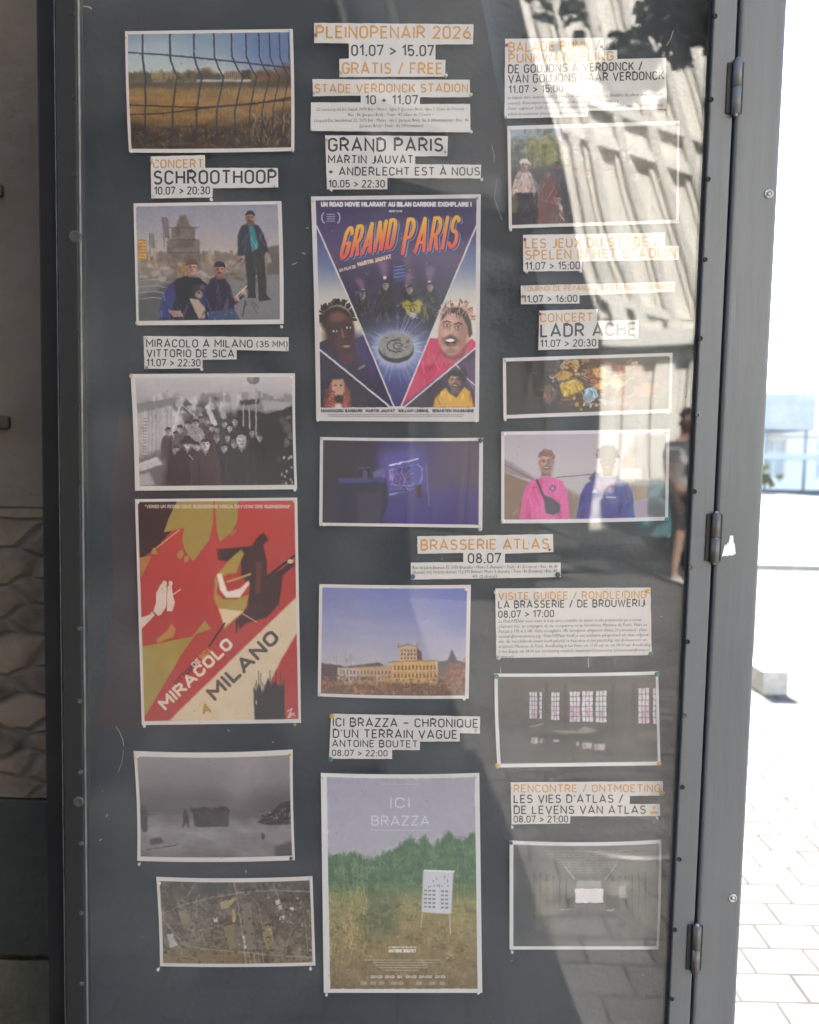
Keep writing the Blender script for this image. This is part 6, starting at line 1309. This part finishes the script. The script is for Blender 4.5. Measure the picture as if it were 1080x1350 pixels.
# red board added behind the viewer to give the red reflection in the glass
rb = empty('folding_board', (-1.05, -2.3, 0), 'red folding board added opposite the case to give the red reflection in the glass', 'board')
b = MB(); b.prism([(-1.30, -2.22, .03), (-.82, -2.22, .03), (-.86, -2.40, 1.34), (-1.26, -2.40, 1.34)], (0, -.02, 0)); b.build('front_panel', mat('red_lacquered_board', (.40, .045, .05), .5, var=.1, scale=5), rb)
b = MB(); b.prism([(-1.28, -2.66, .03), (-.84, -2.66, .03), (-.88, -2.44, 1.32), (-1.24, -2.44, 1.32)], (0, -.02, 0)); b.build('rear_panel', mat('red_lacquered_board', (.40, .045, .05)), rb)
# building that carries the case
bld = empty('rendered_building', (-4, 3, 0), 'tall dark rendered building carrying the display case', 'building')
b = MB(); b.box((XM(52), .102, 0), (XM(1000.5) - .03, YL + .501, 12.0)); b.box((-10, YL + .502, 0), (XM(1000.5) - .03, 9, 12.0)); b.build('wall', mat('dark_render', (.16, .15, .14), .85, var=.15, scale=3, bump=.004), bld)
b = MB(); b.box((XM(79), -.12, 2.45), (XM(1000.5) - .01, .101, 2.62), .01); b.box((XM(79), -.03, 2.20), (XM(1000.5) - .01, .101, 2.448), .01); b.build('canopy', mat('dark_fascia', (.06, .06, .062), .6, var=.15, scale=8), bld)
b = MB(); b.box((XM(79), .0, 0), (XM(1000.5) - .01, .101, ZB - .021), .006); b.build('plinth', mat('plinth_stone', (.16, .16, .155), .8, var=.2, scale=8, bump=.003), bld)

# ------------------------------------------------------------------ buildings
def facade(name, label, x0, x1, y, hgt, n, rows, face=1, wm=None, sill=None, base_h=3.2, trim=None, pil=True, depth=6.0, glass=None, balcony=True, arch=True):
    """house front in the plane y, looking towards +y (face 1) or -y (face -1)"""
    t = empty(name, ((x0 + x1) / 2, y, 0), label, 'building'); s = face
    def bx(m, xa, xb, d0, d1, za, zb, bev=0.): m.box((xa, min(y + s * d0, y + s * d1), za), (xb, max(y + s * d0, y + s * d1), zb), bev)
    bw = (x1 - x0) / n; ww = bw * .42
    m = MB(); fh = (hgt - base_h) / rows
    bx(m, x0, x1, -depth, -.30, 0, hgt)
    holes = []
    for r_ in range(rows): holes.append((base_h + r_ * fh + fh * .12, base_h + r_ * fh + fh * .86))
    levels = [(0.0, .35), *[(0, 0)] * 0]
    edges = [(.55, base_h - .55)] + holes; zc = 0
    for (za, zb) in edges:
        bx(m, x0, x1, -.30, 0, zc, za); zc = zb
        for k in range(n + 1):
            xa = x0 + k * bw - (bw - ww) / 2 if k else x0; xb = x0 + k * bw + (bw - ww) / 2 if k < n else x1
            bx(m, xa, xb, -.30, 0, za, zb)
    bx(m, x0, x1, -.30, 0, zc, hgt); m.build('wall', wm, t)
    m = MB(); bx(m, x0 - .1, x1 + .1, .003, .45, hgt - .25, hgt + .1, .03); bx(m, x0 - .05, x1 + .05, .003, .25, hgt - .55, hgt - .255, .02); bx(m, x0 - .05, x1 + .05, .003, .30, base_h - .35, base_h - .10, .02)
    for k in range(int((x1 - x0) / .35)): bx(m, x0 + k * .35 + .08, x0 + k * .35 + .24, .26, .42, hgt - .42, hgt - .26)
    m.build('cornice', trim, t)
    if pil:
        for k in range(n + 1):
            m = MB(); xc = min(max(x0 + k * bw, x0 + .2), x1 - .2)
            pw = min(.17, bw * .15); bx(m, xc - pw, xc + pw, .003, .14, base_h - .09, hgt - .56, .02); bx(m, xc - pw * 1.3, xc + pw * 1.3, .142, .20, hgt - .85, hgt - .57, .02); bx(m, xc - pw * 1.3, xc + pw * 1.3, .142, .20, base_h - .08, base_h + .2, .02)
            for q in (-.53 * pw, 0, .53 * pw): bx(m, xc + q - pw * .13, xc + q + pw * .13, .142, .165, base_h + .22, hgt - .87)
            m.build('pilaster', trim, t)
    for i, (za, zb) in enumerate(edges):
        for k in range(n):
            xa = x0 + k * bw + (bw - ww) / 2; xb = xa + ww; m = MB(); q = .07
            bx(m, xa, xa + q, -.20, -.10, za, zb); bx(m, xb - q, xb, -.20, -.10, za, zb); bx(m, xa + q, xb - q, -.20, -.10, zb - q, zb); bx(m, xa + q, xb - q, -.20, -.10, za, za + q); bx(m, (xa + xb) / 2 - .03, (xa + xb) / 2 + .03, -.19, -.11, za + q, zb - q); bx(m, xa + q, xb - q, -.188, -.112, za + (zb - za) * .68, za + (zb - za) * .68 + .06)
            wf = m.build('window', trim, t)
            m = MB(); bx(m, xa + .01, xb - .01, -.175, -.165, za + .01, zb - .01); m.build('pane', glass or mat_pane(), wf)
            if i:
                m = MB(); bx(m, xa - .1, xb + .1, .003, .16, za - .14, za - .02, .01); bx(m, xa - .08, xb + .08, .003, .10, zb + .04, zb + .22, .01); m.build('sill', sill or trim, wf)
    if balcony:
        zb_ = base_h + .06; k = n // 2; xa = x0 + k * bw - bw * .1; xb = x0 + (k + 1) * bw + bw * .1
        m = MB(); bx(m, xa, xb, .21, .9, zb_, zb_ + .14, .02); bx(m, xa, xb, .84, .90, zb_ + .95, zb_ + 1.02)
        for q in range(14): xx = xa + .04 + (xb - xa - .08) * q / 13; bx(m, xx - .012, xx + .012, .855, .88, zb_ + .14, zb_ + .95)
        m.build('balcony', trim, t)
    return t
W1 = mat('white_stucco', (.82, .79, .72), .7, var=.06, scale=2, bump=.003)
W2 = mat('cream_trim', (.80, .78, .72), .6, var=.05, scale=3)
facade('town_house', 'white classical town house with pilasters across the street', 2.75, 12.5, -10.6, 11.5, 20, 3, 1, W1, None, 3.3, W2)
facade('office_block', 'tall charcoal building facing the display case', -12, 1.12, -5.4, 10.5, 6, 3, 1, mat('charcoal_stone', (.030, .029, .029), .8, var=.25, scale=2, bump=.004), None, 3.2, mat('black_trim', (.03, .03, .03), .6, var=.2, scale=3), False, 8, None, False)
facade('corner_house', 'pale green corner house far down the street', 1.6, 9, -26, 9.5, 5, 3, 1, mat('pale_green_render', (.46, .47, .38), .8, var=.06, scale=2), None, 3.2, W2, False, 6, None, False)
facade('street_block', 'sunless pale building across the road to the right', 9.5, 46, 40, 5.1, 13, 1, -1, mat('pale_render', (.88, .82, .74), .8, var=.06, scale=1.2), None, 3.2, mat('pale_trim', (.84, .79, .72), .7, var=.05, scale=3), False, 8, mat('curtained_window', (.55, .55, .54), .5, var=.12, scale=3), False)
# canopy of the shop over the road
cn = empty('shop_canopy', (19, 39, 0), 'grey shop canopy on posts across the road', 'canopy')
b = MB(); b.box((17.2, 36.6, 3.0), (19.6, 39.4, 4.8), .05); b.build('roof', mat('grey_canopy', (.42, .42, .43), .6, var=.12, scale=2), cn)
b = MB(); b.box((14, 36.2, 1.55), (30, 36.5, 1.85), .03); b.build('fascia', mat('grey_fascia', (.5, .5, .51), .6, var=.1, scale=2), cn)
for xx in (17.4, 19.3):
    b = MB(); b.cyl((xx, 36.8, 0), (xx, 36.8, 3.0), .07); b.build('post', mat('grey_post', (.3, .3, .3), .5, var=.1), cn)
# parked light car end-on
def car(name, label, cx, cy, ang, paint, group=None):
    t = empty(name, (cx, cy, 0), label, 'car', group); ca, sa = math.cos(ang), math.sin(ang)
    W = lambda x, y, z_: Vector((cx + x * ca - y * sa, cy + x * sa + y * ca, z_))
    prof = [(-2.05, .35), (-2.1, .62), (-2.0, .86), (-1.55, .95), (-1.15, 1.02), (-.62, 1.42), (-.2, 1.50), (.7, 1.50), (1.25, 1.38), (1.75, 1.0), (2.0, .92), (2.05, .6), (2.0, .35)]
    bm = bmesh.new(); rows_ = []
    for yy, k in ((-.86, .93), (-.80, 1), (0, 1.02), (.80, 1), (.86, .93)):
        rows_.append([bm.verts.new(W(x * (1 if abs(yy) < .85 else .985), yy * (1 if z_ < 1.05 else .82 + .0 * z_), .35 + (z_ - .35) * k)) for x, z_ in prof])
    for a_, c_ in zip(rows_, rows_[1:]):
        for k in range(len(prof) - 1): bm.faces.new((a_[k], a_[k + 1], c_[k + 1], c_[k]))
    bm.faces.new(rows_[0]); bm.faces.new(rows_[-1][::-1]); bmesh.ops.recalc_face_normals(bm, faces=bm.faces[:])
    for f in bm.faces: f.smooth = True
    me = bpy.data.meshes.new('body'); bm.to_mesh(me); bm.free(); link('body', me, paint, t)
    gm = mat_pane('car_glass', (.03, .035, .04)); 
    for pts in ([(-1.06, .66, 1.09), (-.64, .60, 1.405), (-.64, -.60, 1.405), (-1.06, -.66, 1.09)], [(1.30, .60, 1.34), (1.66, .66, 1.06), (1.66, -.66, 1.06), (1.30, -.60, 1.34)]):
        m = MB(); m.prism([W(x + (-.03 if x < 0 else .04), y_, z_ + .02) for x, y_, z_ in pts], W(-.004 if pts[0][0] < 0 else .004, 0, 0) - W(0, 0, 0)); m.build('windscreen' if pts[0][0] < 0 else 'rear_window', gm, t)
    for sgn in (-1, 1):
        m = MB(); m.prism([W(x, sgn * .735, z_) for x, z_ in ((-.95, 1.07), (-.5, 1.38), (.6, 1.42), (1.1, 1.32), (1.45, 1.06))], W(0, sgn * .02, 0) - W(0, 0, 0)); m.build('side_window', gm, t)
        for xx in (-1.3, 1.25):
            m = MB(); m.cyl(W(xx, sgn * .70, .31), W(xx, sgn * .885, .31), .31, n=28); wh_ = m.build('wheel', mat('tyre_rubber', (.02, .02, .02), .8, var=.2), t)
            m = MB(); m.cyl(W(xx, sgn * .886, .31), W(xx, sgn * .90, .31), .19, .16, n=20); m.build('rim', BARE, wh_)
        m = MB(); c_ = W(-2.04, sgn * .62, .72); m.lathe(c_, W(-1, 0, 0) - W(0, 0, 0), [(.13, -.1), (.12, .02), (.08, .05), (0, .06)], 16); m.build('headlight', mat('lamp_glass', (.6, .6, .6), .15, var=.05), t)
        m = MB(); c_ = W(1.97, sgn * .66, .78); m.lathe(c_, W(1, 0, 0) - W(0, 0, 0), [(.10, -.1), (.09, .05), (0, .07)], 16); m.build('tail_light', mat('red_lamp', (.35, .03, .03), .2, var=.05), t)
    return t
car('parked_car', 'teal car parked before the white town house', 4.7, -8.9, R(4), mat('teal_paint', (.12, .30, .34), .3, .1, var=.03))

# ------------------------------------------------------------------ trees
def tree(name, label, x, y, h, cr, leaf, n, lc, crown_c, seed, limb_to=()):
    r = random.Random(seed); t = empty(name, (x, y, 0), label, 'tree', None)
    m = MB(); top = Vector((x + .1, y, h * .62)); m.cyl((x, y, 0), (x, y, .4), h * .035, h * .026, 14); m.cyl((x, y, .4), top, h * .026, h * .014, 14)
    cs = []
    for (cx_, cy_, cz_, rr) in crown_c:
        c_ = Vector((cx_, cy_, cz_)); m.cyl(top - Vector((0, 0, r.uniform(0, h * .2))), c_, h * .012, h * .004, 10); cs.append((c_, rr))
        for _ in range(4): m.cyl(c_, c_ + Vector([r.uniform(-1, 1) * rr * .8 for _ in range(3)]), h * .004, h * .0015, 6)
    m.build('trunk', mat('bark', (.10, .08, .065), .9, var=.3, scale=9, bump=.01), t)
    vs = []; fs = []
    for c_, rr in cs:
        cl = [(c_ + Vector([r.gauss(0, .5) * rr for _ in range(3)]), rr * r.uniform(.22, .42)) for _ in range(9)]
        for _ in range(n):
            b_, br = cl[r.randrange(len(cl))]; p_ = b_ + Vector([r.gauss(0, .55) * br for _ in range(3)])
            a_ = Vector([r.gauss(0, 1) for _ in range(3)]).normalized(); q_ = a_.orthogonal().normalized(); w_ = a_.cross(q_); l_ = leaf * r.uniform(.6, 1.4); i = len(vs)
            vs += [tuple(p_ - q_ * l_ * .5), tuple(p_ + w_ * l_ * .28), tuple(p_ + q_ * l_ * .5), tuple(p_ - w_ * l_ * .28)]; fs.append((i, i + 1, i + 2, i + 3))
    me = bpy.data.meshes.new('crown'); me.from_pydata(vs, [], fs); me.update(); link('crown', me, lc, t)
    return t
LEAF = mat('dark_leaves', (.045, .065, .03), .6, var=.5, scale=3, col2=(.085, .11, .045))
LEAF2 = mat('mid_green_leaves', (.08, .13, .045), .6, var=.4, scale=2, col2=(.13, .19, .07))
tree('street_tree', 'large leaved tree overhanging the pavement opposite the case', 3.6, -3.9, 6.0, 1.6, .12, 900, LEAF, [(1.7, -3.1, 3.62, .35), (1.4, -3.3, 4.5, .7), (2.6, -3.4, 4.8, .9), (3.5, -3.7, 5.2, 1.4), (4.5, -4.3, 4.9, 1.3)], 4)
tree('street_tree', 'round green tree down the side street', 3.3, -15.5, 6.0, 1.6, .22, 1400, LEAF2, [(3.3, -15.5, 3.6, 1.3), (2.6, -15, 4.6, 1.1), (3.9, -15.8, 4.7, 1.2), (3.2, -15.4, 5.5, 1.0), (2.9, -14.7, 2.6, 1.0)], 6)
tree('street_tree', 'small yellowish tree in front of the building across the road', 15.3, 33, 1.2, 1.2, .14, 500, mat('yellow_green_leaves', (.16, .17, .06), .6, var=.3, scale=2), [(15.3, 33, .9, .45), (14.9, 32.6, .6, .4), (15.9, 33.3, .7, .4)], 8)
# manhole cover
mh = (0.74, -1.62); b = MB(); b.lathe((mh[0], mh[1], 0), (0, 0, 1), [(.0, .0105), (.27, .0105), (.275, .006), (.30, .006), (.305, .011), (.335, .011), (.34, .001)], 48)
for k in range(-6, 7):
    for q in range(-6, 7):
        if math.hypot(k * .038, q * .038) < .25:
            ca, sa = (1, 0) if (k + q) % 2 else (0, 1); cx_, cy_ = mh[0] + k * .038, mh[1] + q * .038; b.box((cx_ - .013 * ca - .004 * sa, cy_ - .013 * sa - .004 * ca, .0106), (cx_ + .013 * ca + .004 * sa, cy_ + .013 * sa + .004 * ca, .0145))
o = b.build('manhole_cover', mat('cast_iron', (.20, .19, .18), .42, .5, var=.3, scale=20)); tag(o, 'round cast iron manhole cover set in the pavement', 'manhole cover')

# ------------------------------------------------------------------ passer-by reflected in the glass
def skin(name, chain, m, parent, root=0, sub=2):
    """chain: list of (position, radius, parent index)"""
    me = bpy.data.meshes.new(name); me.from_pydata([c[0] for c in chain], [(i, c[2]) for i, c in enumerate(chain) if c[2] is not None], []); me.update()
    o = bpy.data.objects.new(name, me); COL.objects.link(o); me.materials.append(m)
    o.modifiers.new('skin', 'SKIN'); lay = me.skin_vertices[0].data if len(me.skin_vertices) else None
    if lay is None:
        bm = bmesh.new(); bm.from_mesh(me); ly = bm.verts.layers.skin.verify(); bm.to_mesh(me); bm.free(); lay = me.skin_vertices[0].data
    for i, c in enumerate(chain):
        rr = c[1] if isinstance(c[1], tuple) else (c[1], c[1]); lay[i].radius = rr; lay[i].use_root = (i == root)
    sd = o.modifiers.new('sub', 'SUBSURF'); sd.levels = sub; sd.render_levels = sub
    o.modifiers['skin'].use_smooth_shade = True
    o.parent = parent
    return o
SKINM = mat('skin', (.42, .26, .19), .55, var=.08, scale=20)
def passer(x, y, ang, label):
    t = empty('person', (x, y, 0), label, 'person'); t.rotation_euler = (0, 0, ang)
    c = [((0, 0, .95), (.15, .11), None), ((0, .01, 1.12), (.14, .105), 0), ((0, .01, 1.32), (.17, .115), 1), ((0, 0, 1.44), (.10, .08), 2), ((0, -.01, 1.52), (.055, .06), 3), ((0, -.02, 1.60), (.070, .085), 4), ((0, -.02, 1.70), (.068, .085), 5), ((0, -.01, 1.755), (.03, .04), 6)]
    for s in (-1, 1):
        i = len(c); c += [((s * .17, 0, 1.40), .06, 2), ((s * .23, .02, 1.16), .046, i), ((s * .24, -.06, .93), .033, i + 1), ((s * .235, -.09, .84), (.022, .038), i + 2)]
        h = i + 3
        for k in range(4): j = len(c); c += [((s * .225, -.115 + k * .018 - .012, .785 - (.01 if k in (1, 2) else 0)), .0085, h), ((s * .215, -.115 + k * .018 - .016, .735 - (.012 if k in (1, 2) else 0)), .007, j)]
        j = len(c); c += [((s * .215, -.125, .83), .010, h), ((s * .205, -.145, .795), .008, j)]
        i = len(c); c += [((s * .095, 0, .86), .095, 0), ((s * .11, -.01, .50), .058, i), ((s * .115, .01, .30), .054, i + 1), ((s * .115, .02, .09), .036, i + 2), ((s * .12, -.10, .04), (.036, .028), i + 3)]
    skin('body', c, SKINM, t)
    sh = [((0, 0, .90), (.165, .125), None), ((0, .01, 1.12), (.165, .13), 0), ((0, .01, 1.32), (.19, .135), 1), ((0, 0, 1.435), (.11, .09), 2)]
    for s in (-1, 1): i = len(sh); sh += [((s * .18, 0, 1.385), .08, 2), ((s * .225, .01, 1.22), .068, i)]
    skin('shirt', sh, mat('grey_tee_cloth', (.44, .44, .43), .9, var=.08, scale=20), t)
    st_ = [((0, 0, .93), (.16, .125), None)]
    for s in (-1, 1): i = len(st_); st_ += [((s * .10, 0, .82), .108, 0), ((s * .115, -.005, .54), .082, i)]
    skin('shorts', st_, mat('navy_shorts_cloth', (.035, .04, .055), .9, var=.15, scale=20), t)
    for s in (-1, 1):
        skin('shoe', [((s * .115, .045, .055), (.048, .045), None), ((s * .118, -.06, .045), (.050, .038), 0), ((s * .122, -.16, .038), (.045, .030), 1)], mat('white_shoe', (.75, .75, .74), .6, var=.05), t)
    skin('hair', [((0, .025, 1.66), (.078, .075), None), ((0, 0, 1.735), (.072, .08), 0), ((0, -.04, 1.76), (.055, .04), 1)], mat('brown_hair', (.05, .035, .025), .7, var=.3, scale=60), t)
    for nm, parts, mm in (('nose', [((0, -.108, 1.625), (0, -.13, 1.60), .011)], SKINM), ('mouth', [((-.022, -.104, 1.568), (.022, -.104, 1.568), .005)], mat('lips', (.30, .12, .10), .5, var=.1))):
        m = MB()
        for a_, b_, rr in parts: m.cyl(a_, b_, rr, rr * 1.2, 10)
        q = m.build(nm, mm); q.parent = t
    for s in (-1, 1):
        m = MB(); m.lathe((s * .030, -.096, 1.645), (0, -1, 0), [(.011, -.006), (.010, .003), (.005, .008), (0, .009)], 12); q = m.build('eye', mat('eye', (.5, .5, .5), .2, var=.6, scale=150)); q.parent = t
        m = MB(); m.lathe((s * .075, -.005, 1.63), (s, -.2, 0), [(.030, -.004), (.032, .004), (.02, .007), (0, .004)], 12); q = m.build('ear', SKINM); q.parent = t
    return t
passer(2.72, -6.7, R(150), 'passer-by in grey tee shirt, navy shorts and white shoes, seen in the glass')
